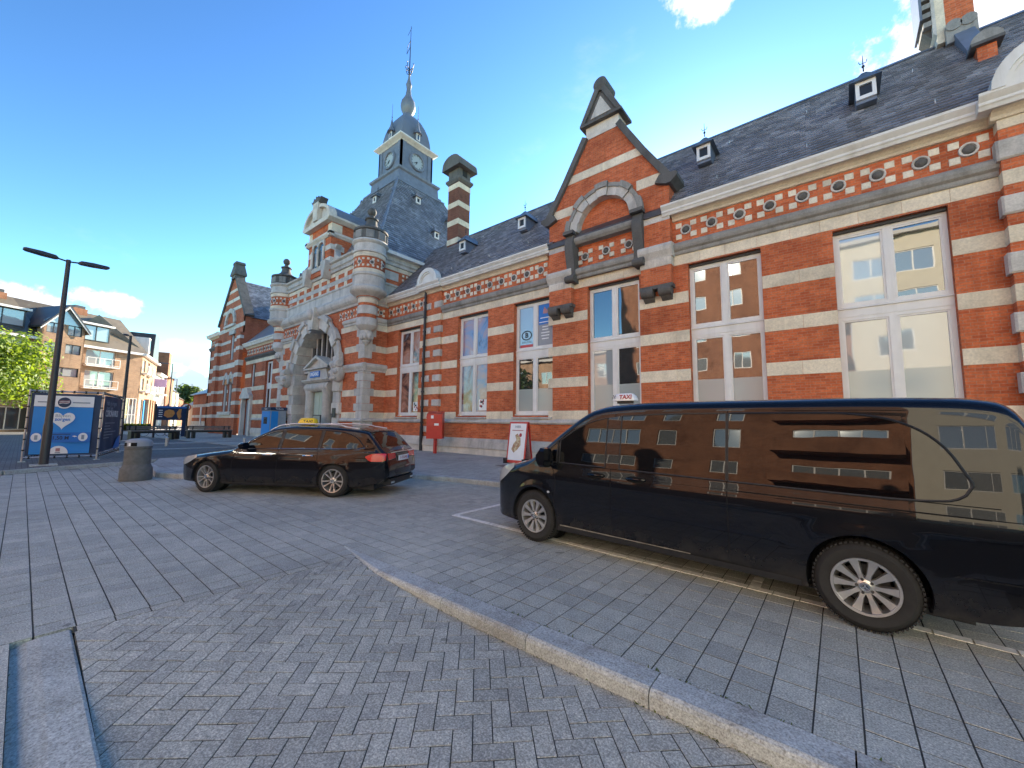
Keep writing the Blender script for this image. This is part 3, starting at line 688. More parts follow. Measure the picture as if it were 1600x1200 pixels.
# pilaster with quoins and segmental pediments on the gutter
def pil(x0, x1, pr=.12):
    y = WY - pr
    P_('pilaster', MB().box(x0, x1, y, WY + .02, -.05, 8.4), 'brick')
    for (z0, z1) in BANDS: blocks(x0 - .006, x1 + .006, z0, z1, y, 'stone_cream', 2, .014, pr + .02)
    for (z0, z1) in ((2.35, 2.68), (3.6, 3.93), (4.86, 5.2), (6.1, 6.43), (7.38, 7.72), (1.05, 1.35)):
        P_('quoin', MB().cbox(x0 - .05, x0 + .56, y - .05, WY, z0, z1, .03), 'stone_grey'); P_('quoin', MB().cbox(x1 - .5, x1 + .05, y - .05, WY, z0, z1, .03), 'stone_grey')
    P_('plinth', MB().prism([(y + p[0], p[1]) for p in PLINTH], 'x', x0 - .03, x1 + .03), 'stone_grey'); P_('plinth_base', MB().prism([(y + p[0], p[1]) for p in BASE], 'x', x0 - .03, x1 + .03), 'stone_pale')
    P_('bed_mould', MB().prism([(y + p[0], p[1]) for p in BED], 'x', x0 - .1, x1 + .1), 'stone_cream')
    P_('gutter', MB().prism([(y + p[0] - .01, p[1]) for p in GUT], 'x', x0 - .22, x1 + .22), 'gutter_white')
    pediment((x0 + x1) / 2, (x1 - x0) / 2 + .12, y - .47)
def pediment(xc, hw, y):
    n = 14; o, i_ = [], []
    for k in range(n + 1):
        a = math.pi * k / n; o.append((xc + hw * math.cos(a), 8.69 + hw * .95 * math.sin(a))); i_.append((xc + (hw - .2) * math.cos(a), 8.69 + (hw * .95 - .2) * math.sin(a)))
    ped = P_('pediment', MB().prism(o + i_[::-1], 'y', y, y + .35), 'gutter_white')
    mk('tympanum', MB().prism(i_, 'y', y + .1, y + .3), 'gutter_white', ped)
    i2 = [(xc + (hw - .28) * math.cos(math.pi * k / n), 8.69 + (hw * .95 - .28) * math.sin(math.pi * k / n)) for k in range(n + 1)]
    mk('moulding', MB().prism(i_ + i2[::-1], 'y', y + .05, y + .12), 'gutter_white', ped)
pil(-16.66, -15.34)
# rain pipe
rp = P_('rain_pipe', MB().tube([(-16.45, WY - .24, 8.4), (-16.45, WY - .24, .12)], .062, 10), 'pipe', smooth=True)
for z in [1.5 + .78 * k for k in range(9)]: mk('pipe_bracket', MB().tube([(-16.45, WY - .24, z), (-16.45, WY - .24, z + .07)], .085, 10), 'pipe', rp)
mk('pipe_shoe', MB().tube([(-16.45, WY - .24, 1.35), (-16.45, WY - .24, .12)], .085, 10), 'pipe', rp, smooth=True)
# --- gable over the third window
GX, GY = -6.3, 12.85
zs_, zp = 9.55, 12.42
ring_c, ro, ri = 8.82, 1.5, 1.04
outl = [(GX - 2.36, 6.1), (GX - 2.36, zs_), (GX - .62, zp), (GX + .62, zp), (GX + 2.36, zs_), (GX + 2.36, 6.1), (GX + 1.36, 6.1), (GX + 1.36, ring_c)]
outl += [(GX + 1.36 * math.cos(a), ring_c + 1.36 * math.sin(a)) for a in [math.pi * k / 16 for k in range(1, 16)]] + [(GX - 1.36, ring_c), (GX - 1.36, 6.1)]
P_('gable_wall', MB().prism(outl, 'y', GY, WY + .35), 'brick')
P_('gable_wall', MB().prism([(GX - 2.3, 8.3), (GX - 2.3, zs_ - .1), (GX - .55, zp - .1), (GX + .55, zp - .1), (GX + 2.3, zs_ - .1), (GX + 2.3, 8.3)], 'y', WY - .03, WY + .3), 'brick')
for z0, z1 in ((8.27, 8.66), (9.62, 9.98), (10.88, 11.2)):
    for sgn in (-1, 1):
        wo = 2.36 if z1 < zs_ else 2.36 - (zs_ - z0) * -1 * (1.74 / (zp - zs_)) * 1
        wo = 2.36 if z0 < zs_ - .3 else 2.36 - (z0 + .2 - zs_) * 1.74 / (zp - zs_)
        wi = ro if z0 < 9 else (math.sqrt(max(0, ro ** 2 - (z0 - ring_c) ** 2)) if z0 - ring_c < ro else .0)
        a, b_ = (GX - wo, GX - wi) if sgn < 0 else (GX + wi, GX + wo)
        if z0 < 9: b_ = b_ if sgn > 0 else GX - 1.45; a = a if sgn < 0 else GX + 1.45
        wt = 2.36 if z0 < 9 else 2.36 - max(0, z1 - zs_) * 1.74 / (zp - zs_); wb = 2.36 if z0 < 9 else 2.36 - max(0, z0 - zs_) * 1.74 / (zp - zs_)
        inn = abs((b_ if sgn < 0 else a) - GX)
        pl_ = [(GX + sgn * inn, z0), (GX + sgn * wb, z0), (GX + sgn * wt, z1), (GX + sgn * inn, z1)]
        P_('stone_block', MB().prism(pl_, 'y', GY - .013, GY + .1), 'stone_grey' if z0 < 9 else 'stone_cream')
# arch ring of voussoirs
def voussoir(xc, zc, r0, r1, a0, a1, y0, y1, mat, name='voussoir', parent=st):
    n = 5; pl_ = [(xc + r1 * math.cos(a0 + (a1 - a0) * k / n), zc + r1 * math.sin(a0 + (a1 - a0) * k / n)) for k in range(n + 1)]
    pl_ += [(xc + r0 * math.cos(a1 + (a0 - a1) * k / n), zc + r0 * math.sin(a1 + (a0 - a1) * k / n)) for k in range(n + 1)]
    return P_(name, MB().prism(pl_, 'y', y0, y1), mat, parent)
for k in range(9):
    a0, a1 = math.pi * k / 9 + .006, math.pi * (k + 1) / 9 - .006
    big = k in (0, 2, 4, 6, 8)
    voussoir(GX, ring_c, ri, ro - (.0 if big else .09), a0, a1, GY - (.13 if big else .07), WY + .02, 'stone_grey', 'keystone' if k == 4 else 'voussoir')
    voussoir(GX, ring_c, ro - .16, ro + (.04 if big else -.02), a0, a1, GY - (.19 if big else .12), GY - .05, 'stone_mid', 'hood_mould')
P_('sill_moulding', MB().prism([(WY - .02, 8.34), (GY - .02, 8.36), (GY - .10, 8.44), (GY - .13, 8.52), (GY - .13, 8.58), (WY - .02, 8.62)], 'x', GX - 1.3, GX + 1.3), 'stone_mid')
P_('sill_moulding', MB().prism([(WY + p[0] - .10, p[1]) for p in STRING], 'x', GX - 1.35, GX + 1.35), 'stone_mid')
frieze(GX - 1.3, GX + 1.3, 3, WY - .03, 7.9, k=.95)
for sgn in (-1, 1):
    xc = GX + sgn * 1.33                                      # scrolled console under the arch springing
    prof = []
    for k in range(17):
        t = k / 16; z = 8.8 - t * 1.9
        prof.append((GY - .06 - .24 * (math.sin(math.pi * (t ** .6)) ** 2 * (1 - t * .75)) - .08 * (t > .85) * math.sin((t - .85) / .15 * math.pi), z))
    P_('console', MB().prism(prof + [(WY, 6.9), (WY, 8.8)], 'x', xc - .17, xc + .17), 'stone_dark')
    P_('console', MB().box(xc - .22, xc + .22, GY - .3, WY, 8.74, 8.86), 'stone_dark'); P_('console', MB().lathe([(1e-4, xc - .19), (.13, xc - .19), (.13, xc + .19), (1e-4, xc + .19)], 14, (GY - .12, 7.02), ax='x'), 'stone_dark')
    xp = GX + sgn * 1.86                                      # pier cap, fluted band and hanging corbel
    P_('pier_cap', MB().prism([(WY, 7.02), (GY - .01, 7.02), (GY - .03, 7.08), (GY - .12, 7.24), (GY - .14, 7.36), (GY - .10, 7.46), (WY, 7.50)], 'x', xp - .56, xp + .56), 'stone_grey')
    P_('stone_block', MB().cbox(xp - .515, xp + .515, GY - .02, WY, 6.74, 7.02, .012), 'stone_pale')
    for q in range(9): P_('flute', MB().box(xp - .46 + q * .107, xp - .41 + q * .107, GY - .032, GY, 6.78, 6.99), 'stone_pale')
    for q in (-1, 1):
        P_('corbel', MB().lathe([(1e-4, xp + q * .29 - .2), (.17, xp + q * .29 - .2), (.17, xp + q * .29 + .2), (1e-4, xp + q * .29 + .2)], 14, (GY + .05, 5.93), ax='x'), 'stone_dark')
    P_('corbel_shelf', MB().box(xp - .54, xp + .54, GY - .06, WY, 6.0, 6.12), 'stone_dark')
    for q in (-1, 1): P_('corbel', MB().prism([(WY, 5.62), (GY + .1, 5.72), (GY - .08, 5.92), (GY - .08, 6.0), (WY, 6.0)], 'x', xp + q * .29 - .17, xp + q * .29 + .17), 'stone_dark')
# raking copings, kneelers and finial
for sgn in (-1, 1):
    d = Vector((sgn * (2.36 - .62), 0, zs_ - zp)); nrm = Vector((sgn * (zp - zs_), 0, 2.36 - .62)).normalized()
    pth = [Vector((GX + sgn * .62, 0, zp)), Vector((GX + sgn * 1.5, 0, zp + (zs_ - zp) * .5 - .05)), Vector((GX + sgn * 2.42, 0, zs_ - .02))]
    pl_ = [p - nrm * .05 for p in pth] + [p + nrm * .17 for p in pth[::-1]]
    P_('coping', MB().prism([(p.x, p.z) for p in pl_], 'y', GY - .14, WY + .42), 'stone_dark')
    P_('kneeler', MB().prism([(GX + sgn * 1.95, zs_ + .02), (GX + sgn * 2.30, zs_ - .12), (GX + sgn * 2.46, zs_ - .12), (GX + sgn * 2.66, zs_ + .05), (GX + sgn * 2.66, zs_ + .19), (GX + sgn * 2.1, zs_ + .26)], 'y', GY - .17, WY + .42), 'stone_dark')
fin = P_('gable_finial', MB().box(GX - .66, GX + .66, GY - .03, GY + .6, zp - .05, zp + .42), 'stone_pale')
mk('cap_moulding', MB().prism([(GY - .2, zp + .42), (GY - .2, zp + .52), (GY + .75, zp + .52), (GY + .75, zp + .42)], 'x', GX - .84, GX + .84), 'stone_dark', fin)
mk('pediment', MB().prism([(GX - .8, zp + .52), (GX + .8, zp + .52), (GX + .16, zp + 1.75), (GX - .16, zp + 1.75)], 'y', GY - .10, GY + .65), 'stone_dark', fin)
mk('carved_panel', MB().prism([(GX - .42, zp + .64), (GX + .42, zp + .64), (GX, zp + 1.4)], 'y', GY - .13, GY - .05), 'stone_grey', fin)
for sgn in (-1, 1):
    mk('rake_moulding', MB().prism([(GX + sgn * .82, zp + .53), (GX + sgn * .64, zp + .53), (GX + sgn * .04, zp + 1.6), (GX + sgn * .2, zp + 1.72)], 'y', GY - .2, GY + .7), 'stone_dark', fin)
mk('roll', MB().lathe([(1e-4, GY - .22), (.20, GY - .22), (.27, GY - .17), (.27, GY + .6), (.2, GY + .68), (1e-4, GY + .68)], 18, (GX, zp + 1.86), ax='y'), 'stone_dark', fin, smooth=True)
# --- slates
def slates(mb, p0, u, v, wid, hgt, keep, sw=.27, ex=.21, jag=.012):
    p0, u, v = Vector(p0), Vector(u).normalized(), Vector(v).normalized(); nn = u.cross(v).normalized()
    rows = int(hgt / ex) + 1
    for r_ in range(rows):
        off = (r_ % 2) * sw / 2
        for k in range(-1, int(wid / sw) + 2):
            a = k * sw + off; cc_ = p0 + u * (a + sw / 2) + v * (r_ * ex + ex / 2)
            if not keep(cc_): continue
            j = random.uniform(-jag * .4, jag * .4); g_ = .003; lift = .042 + random.uniform(0, .012)
            A = p0 + u * (a + g_) + v * (r_ * ex + j) + nn * lift; B = p0 + u * (a + sw - g_) + v * (r_ * ex + j) + nn * (lift + random.uniform(-.002, .002))
            Cc = B + v * (ex * 1.25) - nn * (lift - .002); D = A + v * (ex * 1.25) - nn * (lift - .002)
            A2, B2 = A - nn * lift, B - nn * lift
            mb.add([A, B, Cc, D, A2, B2], [(0, 1, 2, 3), (4, 5, 1, 0)], random.uniform(.01, 1))
    return mb
ey = WY - .33
sl_v = Vector((0, RY - ey, RZ - EZ)); sl_len = sl_v.length
roof = P_('roof', MB().prism([(ey, EZ - .02), (RY, RZ - .02), (2 * RY - ey, EZ - .02), (2 * RY - ey, EZ - .2), (ey, EZ - .2)], 'x', -21.5, 14), 'tile_dark')
def keep_main(c):
    if c.x < -19.9 and c.z < 11: return False
    t = (c.z - 8.7)
    if abs(c.x - GX) < 2.1 and c.z < 9.8: return False
    return True
mk('slates', slates(MB(), (-21.4, ey, EZ), (1, 0, 0), sl_v, 35, sl_len, keep_main), 'slate', roof, kind='stuff', recalc=False)
mk('ridge_cap', MB().prism([(RY - .14, RZ - .06), (RY, RZ + .09), (RY + .14, RZ - .06)], 'x', -21.5, 14), 'lead', roof)
for x_ in [-15, -12.4, -10.1, -2.6, -.3, 2.2, 4.6]:
    for z_ in (9.35, 11.9):
        y_ = ey + (z_ - EZ) * (RY - ey) / (RZ - EZ)
        mk('snow_hook', MB().tube([(x_, y_ + .05, z_ + .06), (x_, y_ - .05, z_ + .03), (x_, y_ - .07, z_ + .12)], .012, 5), 'steel', roof)
P_('gable_roof', MB().prism([(GX - 2.3, 9.4), (GX, 12.5), (GX + 2.3, 9.4)], 'y', WY + .3, 16.5), 'slate')
# small dormers
def dormer(x, y, z, wd=.44, hh=.54, k=1.0, rz=0, fin=True):
    dm = P_('dormer', MB().box(x - wd / 2, x + wd / 2, y + .06, y + 1.1, z - .1, z + hh), 'lead')
    mk('window_frame', MB().box(x - wd / 2, x - wd / 2 + .085, y, y + .08, z, z + hh).box(x + wd / 2 - .085, x + wd / 2, y, y + .08, z, z + hh).box(x - wd / 2 + .085, x + wd / 2 - .085, y, y + .08, z, z + .1).box(x - wd / 2 + .085, x + wd / 2 - .085, y, y + .08, z + hh - .12, z + hh), 'white_paint', dm)
    mk('pane', MB().add([(x - wd / 2 + .1, y + .05, z + .09), (x + wd / 2 - .1, y + .05, z + .09), (x + wd / 2 - .1, y + .05, z + hh - .1), (x - wd / 2 + .1, y + .05, z + hh - .1)], [(0, 1, 2, 3)]), 'black', dm)
    e = wd / 2 + .13; zt = z + hh
    mk('dormer_roof', MB().add([(x - e, y - .12, zt - .03), (x + e, y - .12, zt - .03), (x + e, y + 1.0, zt - .03), (x - e, y + 1.0, zt - .03), (x - .05, y + .25, zt + .40), (x + .05, y + .25, zt + .40), (x + .05, y + 1.2, zt + .40), (x - .05, y + 1.2, zt + .40),
                                (x - e * .62, y + .02, zt + .12), (x + e * .62, y + .02, zt + .12), (x + e * .62, y + 1.0, zt + .12), (x - e * .62, y + 1.0, zt + .12)],
                               [(0, 3, 2, 1), (0, 1, 9, 8), (8, 9, 5, 4), (1, 2, 10, 9), (9, 10, 6, 5), (3, 0, 8, 11), (11, 8, 4, 7), (2, 3, 11, 10), (10, 11, 7, 6), (4, 5, 6, 7)]), 'hood_lead', dm)
    if fin:
        mk('finial', MB().tube([(x, y + .27, zt + .45), (x, y + .27, zt + .95)], .018, 6, .006).sphere((x, y + .27, zt + .6), .04, 6).tube([(x - .09, y + .27, zt + .78), (x - .07, y + .27, zt + .70), (x + .07, y + .27, zt + .70), (x + .09, y + .27, zt + .78)], .010, 5), 'black_iron', dm)
    return dm
for x_ in (-3.12, 1.05, -11.0, -15.0): dormer(x_ * 1.018, 14.25, 10.78, k=1)
# --- party wall parapet with stack and right hand pavilion
PX0, PX1 = 3.15, 3.65
def slope_z(y): return EZ + (y - ey) * (RZ - EZ) / (RY - ey)
pw = P_('party_parapet', MB().prism([(15.15, slope_z(15.15) - .3), (15.15, slope_z(15.15) + .15), (16.6, slope_z(16.6) + .45), (17.4, RZ + .3), (17.4, RZ - .5)], 'x', 3.22, 3.62), 'lead')
mk('small_pedestal', MB().box(3.26, 3.60, 14.85, 15.2, 10.6, 11.36), 'brick', pw)
mk('pedestal_cap', MB().box(3.14, 3.72, 14.72, 15.34, 11.36, 11.44), 'stone_dark', pw)
mk('pedestal_arch', MB().prism([(3.43 + .29 * math.cos(math.pi * k / 10), 11.44 + .27 * math.sin(math.pi * k / 10)) for k in range(11)], 'y', 14.74, 15.32), 'stone_mid', pw)
mk('scroll_base', MB().box(3.06, 3.70, 16.45, 17.0, 12.9, 13.4), 'stone_mid', pw)
for k in range(2):
    mk('scroll', MB().lathe([(1e-4, 16.42), (.17, 16.42), (.17, 16.9), (1e-4, 16.9)], 14, (3.23 + k * .3, 13.42), ax='y'), 'stone_mid', pw, smooth=True)
sk = P_('gable_stack', MB().box(3.06, 3.68, 16.6, 17.6, RZ - .6, 17.8), 'brick')
mk('stack_quoin', MB().box(2.90, 3.10, 16.58, 17.0, RZ - .2, 17.8), 'stone_cream', sk)
mk('stack_moulding', MB().prism([(2.90, 13.35), (2.82, 13.45), (2.82, 17.8), (2.90, 17.8)], 'y', 16.52, 17.5), 'stone_grey', sk)
mk('stack_cornice', MB().prism([(2.82, 13.45), (2.62, 13.75), (2.62, 17.8), (2.82, 17.8)], 'y', 16.7, 17.4), 'stone_dark', sk)
mk('verge_board', MB().box(2.56, 2.62, 16.45, 17.6, 14.0, 17.8), 'lead', sk)
for k in range(12): mk('modillion', MB().box(2.63, 2.81, 16.5, 16.72, 13.75 + k * .3, 13.91 + k * .3), 'stone_mid', sk)
rx0 = 2.985; ry_ = 12.86
P_('wall', MB().box(rx0, 14, ry_, 14, -.05, 8.4), 'brick')
for i, (z0, z1) in enumerate(BANDS + [(8.0, 8.3)]): blocks(rx0 - .006, 14, z0, z1, ry_, 'stone_cream', 1.0, .014, .3)
for z0, z1 in ((2.3, 2.72), (3.55, 3.97), (4.8, 5.25), (6.08, 6.5), (7.3, 7.75)): P_('quoin', MB().cbox(rx0 - .06, rx0 + .6, ry_ - .06, ry_ + .2, z0, z1, .035), 'stone_grey')
P_('plinth', MB().prism([(ry_ + p[0], p[1]) for p in PLINTH], 'x', rx0 - .03, 14), 'stone_grey'); P_('plinth_base', MB().prism([(ry_ + p[0], p[1]) for p in BASE], 'x', rx0 - .03, 14), 'stone_pale')
P_('bed_mould', MB().prism([(ry_ + p[0], p[1]) for p in BED], 'x', rx0 - .1, 14), 'stone_cream'); P_('gutter', MB().prism([(ry_ + p[0], p[1] + .006) for p in GUT], 'x', rx0 - .3, 14), 'gutter_white')
pediment(rx0 + .85, .98, ry_ - .47)
# lettering in the station windows
y_ = WY + .238
lx = Hs[3][0] + .52
ell = [(lx + .27 * math.cos(a), 5.28 + .21 * math.sin(a)) for a in [2 * math.pi * k / 28 for k in range(28)]]; eli = [(lx + .225 * math.cos(a), 5.28 + .165 * math.sin(a)) for a in [2 * math.pi * k / 28 for k in range(28)]]
mb = MB().add([(p[0], y_, p[1]) for p in ell] + [(p[0], y_, p[1]) for p in eli], [(k, (k + 1) % 28, 28 + (k + 1) % 28, 28 + k) for k in range(28)])
mk('oval_emblem', mb, 'black', wins[3]); text_mesh('B', .30, 'black', wins[3], face_m(lx, y_, 5.28), .001, bold=.008)
text_mesh('B E A T E S', .10, 'black', wins[3], face_m(lx, y_, 4.98), .001)
rx = Hs[3][1] - .52
mk('window_graphic', MB().box(lx - .33, lx + .33, y_ - .001, y_ + .003, 4.76, 4.88), 'red', wins[3])
mk('window_graphic', MB().box(rx - .33, rx + .33, y_ - .001, y_ + .003, 5.65, 6.48), 'blue_sign', wins[3])
mk('window_graphic', MB().box(rx - .33, rx + .33, y_ - .001, y_ + .003, 4.76, 5.62), 'panel_grey', wins[3])
for k, (z, l) in enumerate(((5.9, .5), (5.72, .6), (5.52, .3), (5.4, .3), (5.27, .42), (5.15, .4), (5.02, .34))):
    mk('text_line', MB().box(rx - l / 2, rx + l / 2, y_ - .004, y_ - .002, z, z + .035), 'white', wins[3])
mk('window_graphic', MB().prism([(rx - .12, 6.1), (rx + .1, 6.08), (rx + .13, 6.2), (rx + .02, 6.3), (rx - .04, 6.38), (rx - .1, 6.25)], 'y', y_ - .004, y_ - .002), 'pink', wins[3])
for wi, wx in ((4, Hs[4][1] - .45), (5, Hs[5][1] - .42)):
    mk('notice', MB().box(wx - .26, wx + .26, y_ - .002, y_ + .003, 2.12, 2.62), 'white', wins[wi])
    for k in range(9):
        a, b_ = random.uniform(-.2, .2), random.uniform(.05, .45)
        mk('print', MB().sphere((0, 0, 0), .045, 4).xf(Matrix.Translation((wx + a, y_ - .004, 2.12 + b_)) @ Matrix.Diagonal((1, .05, 1.3, 1))), ('letter_red', 'black')[k % 2], wins[wi])
# ------------------------------------------------------------------ entrance pavilion
HW = 5.8; XL, XR = XC - HW, XC + HW
SPZ, AR = 4.7, 2.8
arc = [(XC + AR * math.cos(math.pi * k / 24), SPZ + AR * math.sin(math.pi * k / 24)) for k in range(25)]
P_('wall', MB().prism([(XL, -.1), (XL, 8.4), (XR, 8.4), (XR, -.1), (XC + AR, -.1)] + arc + [(XC - AR, -.1)], 'y', FY, FY + .9), 'brick')
P_('wall', MB().box(XR - .5, XR, FY + .9, WY + .3, -.1, 8.4), 'brick'); P_('wall', MB().box(XL, XL + .5, FY + .9, WY + .3, -.1, 8.4), 'brick')
PB = [(1.72, 2.05), (2.95, 3.32), (5.46, 5.83), (6.73, 7.06)]
for sgn in (-1, 1):
    for (z0, z1) in PB:
        a, b_ = (XC + 3.6, XR) if sgn > 0 else (XL, XC - 3.6)
        if z0 > 5.0:
            wdt = math.sqrt(max(0, 3.72 ** 2 - (z0 - SPZ) ** 2)); a, b_ = (XC + wdt, XR) if sgn > 0 else (XL, XC - wdt)
        blocks(a, b_, z0, z1, FY, 'stone_cream', .8)
        xx = XR if sgn > 0 else XL
        mb = MB().box(xx - .012, xx + .012, FY - .012, WY, z0, z1); P_('stone_block', mb, 'stone_cream')
    xx = XR if sgn > 0 else XL
    # stepped quoins
    z = .86; k = 0
    while z < 6.7:
        if not (4.3 < z < 4.8):
            wq = .85 if k % 2 else .58
            x0, x1 = (xx - wq, xx + .022) if sgn > 0 else (xx - .022, xx + wq)
            P_('quoin', MB().cbox(x0, x1, FY - .024, FY + wq * .8, z + .003, min(z + .41, 6.72), .012), 'stone_grey')
        z += .42; k += 1
    # impost, string, plinth, sill on the front and round the return
    a, b_ = (XC + 3.5, XR) if sgn > 0 else (XL, XC - 3.5)
    IMP = [(.05, 4.32), (-.05, 4.34), (-.08, 4.44), (-.14, 4.52), (-.18, 4.60), (-.18, 4.70), (-.1, 4.78), (.05, 4.8)]
    for nm, pr, mt in (('impost_moulding', IMP, 'stone_grey'), ('sill_course', SILL, 'stone_grey'), ('plinth', PLINTH, 'stone_grey'), ('plinth_base', BASE, 'stone_pale'), ('string_course', STRING, 'stone_grey')):
        mn = min(p[0] for p in pr)
        runx(nm, pr, a if sgn > 0 else xx + mn, b_ - mn if sgn > 0 else b_, mt, FY)
        P_(nm, MB().prism([(xx - sgn * p[0], p[1]) for p in pr], 'y', FY + .001, WY - .01), mt)
    # checker frieze beside the arch and on the return
    wdt = math.sqrt(3.9 ** 2 - (7.8 - SPZ) ** 2)
    a, b_ = (XC + wdt + .35, XR - .55) if sgn > 0 else (XL + .55, XC - wdt - .35)
    frieze(a, b_, 4, FY, 7.80, k=.72, dx=.24, dz=.24)
    frieze(FY + .55, WY - .1, 1, side=xx, zc=7.8, k=.8)
# arch of the entrance
nv = 13
for k in range(nv):
    a0, a1 = math.pi * k / nv + .004, math.pi * (k + 1) / nv - .004; big = k % 2 == 0
    voussoir(XC, SPZ, AR - .03, 3.6 if big else 3.45, a0, a1, FY - (.24 if big else .12), FY + .85, 'stone_pale' if k % 3 else 'stone_grey', 'keystone' if k == nv // 2 else 'voussoir')
    voussoir(XC, SPZ, 3.40, 3.72 if big else 3.58, a0, a1, FY - (.36 if big else .24), FY - .1, 'stone_grey', 'hood_mould')
P_('keystone', MB().prism([(XC - .32, 7.35), (XC + .32, 7.35), (XC + .5, 8.75), (XC - .5, 8.75)], 'y', FY - .5, FY + .2), 'stone_pale')
P_('carved_head', MB().sphere((XC, FY - .5, 8.35), .3, 8, 1.25), 'stone_grey', smooth=True)
for sgn in (-1, 1):
    z = -.02; k = 0
    while z < SPZ - .05:
        hh = min(.66, SPZ - z); wq = .82 if k % 2 else .68
        x0, x1 = sorted((XC + sgn * (AR - .04), XC + sgn * (AR + wq)))
        P_('jamb_block', MB().cbox(x0, x1, FY - (.2 if k % 2 else .14), FY + .86, z + .004, z + hh - .004, .03), 'stone_pale' if k % 2 else 'stone_grey')
        z += hh; k += 1
    xs_ = XC + sgn * 3.55
    cr = P_('carved_console', MB().sphere((xs_, FY - .3, 4.35), .42, 9, 1.35), 'stone_grey', smooth=True)
    for q in range(6): mk('carved_lobe', MB().sphere((xs_ + .26 * math.cos(q * 1.05), FY - .58, 4.35 + .38 * math.sin(q * 1.05)), .14, 6), 'stone_grey', cr, smooth=True)
    mk('carved_lobe', MB().lathe([(1e-4, xs_ - .4), (.2, xs_ - .4), (.2, xs_ + .4), (1e-4, xs_ + .4)], 12, (FY - .45, 4.86), ax='x'), 'stone_grey', cr)
# porch inside the arch
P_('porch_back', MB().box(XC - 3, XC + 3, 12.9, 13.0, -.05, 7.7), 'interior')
pg = P_('fan_window', MB().box(XC - 2.8, XC + 2.8, 12.62, 12.66, 4.9, 7.5), 'pane_far')
for k, x_ in enumerate((-2.1, -1.4, -.7, 0, .7, 1.4, 2.1)):
    mk('mullion', MB().tube([(XC + x_, 12.5, 4.9), (XC + x_, 12.5, SPZ + math.sqrt(AR ** 2 - x_ ** 2))], .11, 8), 'stone_dark', pg, smooth=True)
    mk('mullion_rib', MB().tube([(XC + x_, 12.38, 4.9), (XC + x_, 12.38, SPZ + math.sqrt(AR ** 2 - x_ ** 2))], .05, 6), 'stone_grey', pg, smooth=True)
P_('transom', MB().prism([(12.2, 4.78), (12.2, 4.9), (12.3, 4.96), (12.7, 4.96), (12.7, 4.78)], 'x', XC - 2.8, XC + 2.8), 'stone_pale')
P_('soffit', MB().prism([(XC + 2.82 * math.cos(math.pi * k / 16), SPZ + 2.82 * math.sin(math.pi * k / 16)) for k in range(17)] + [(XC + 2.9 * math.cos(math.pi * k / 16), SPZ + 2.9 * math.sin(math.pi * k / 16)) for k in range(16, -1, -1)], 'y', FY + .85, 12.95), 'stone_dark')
for sgn in (-1, 1):
    P_('porch_side', MB().box(*sorted((XC + sgn * 2.82, XC + sgn * 3.1)), FY + .86, 12.9, -.05, SPZ), 'stone_grey')
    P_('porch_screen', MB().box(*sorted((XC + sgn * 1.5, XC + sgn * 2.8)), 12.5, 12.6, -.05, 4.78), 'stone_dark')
    xcol = XC + sgn * 1.18
    P_('portal_pier', MB().lathe([(.36, 0), (.36, .25), (.31, .3), (.31, 3.3), (.36, 3.38), (.36, 3.5)], 16, (xcol, 12.05)), 'stone_grey', smooth=True)
P_('portal_lintel', MB().lathe([(1e-4, XC - 1.6), (.27, XC - 1.6), (.30, XC - 1.5), (.30, XC + 1.5), (.27, XC + 1.6), (1e-4, XC + 1.6)], 16, (12.0, 3.72), ax='x'), 'stone_grey', smooth=True)
P_('portal_cornice', MB().prism([(12.3, 3.98), (11.75, 4.0), (11.6, 4.12), (11.6, 4.2), (12.3, 4.24)], 'x', XC - 1.75, XC + 1.75), 'stone_grey')
P_('portal_frieze', MB().prism([(XC - 1.45, 4.24), (XC + 1.45, 4.24), (XC + 1.2, 4.86), (XC - 1.2, 4.86)], 'y', 11.82, 12.4), 'stone_grey')
sg = P_('entrance_sign', MB().box(XC - .85, XC + .45, 11.76, 11.82, 4.34, 4.74), 'blue_sign'); text_mesh('INGANG', .34, 'white', sg, face_m(XC - .2, 11.757, 4.54), .001, bold=.012, width=1.1)
pdm = P_('portal_pediment', MB().prism([(XC - 1.65, 4.88), (XC + 1.65, 4.88), (XC, 5.6)], 'y', 11.9, 12.55), 'stone_grey')
for sgn in (-1, 1): mk('rake', MB().prism([(XC + sgn * 1.75, 4.87), (XC + sgn * 1.75, 5.0), (XC, 5.76), (XC, 5.58)], 'y', 11.66, 12.5), 'stone_pale', pdm)
mk('pediment_base', MB().box(XC - 1.75, XC + 1.75, 11.66, 12.4, 4.862, 4.97), 'stone_pale', pdm)
dr = P_('entrance_door', MB().box(XC - .84, XC + .84, 12.14, 12.2, 0, 3.42), 'door_green')
for z0, z1 in ((.25, 1.5), (1.7, 3.2)):
    for sgn in (-1, 1): mk('door_panel', MB().box(*sorted((XC + sgn * .1, XC + sgn * .7)), 12.12, 12.15, z0, z1), 'door_green', dr)
mk('door_handle', MB().tube([(XC + .06, 12.10, 1.0), (XC + .06, 12.10, 1.35)], .02, 6), 'black', dr)
P_('wall_plaque', MB().box(XC + 2.95, XC + 3.35, FY - .225, FY - .2, 1.75, 2.3), 'dark_metal')
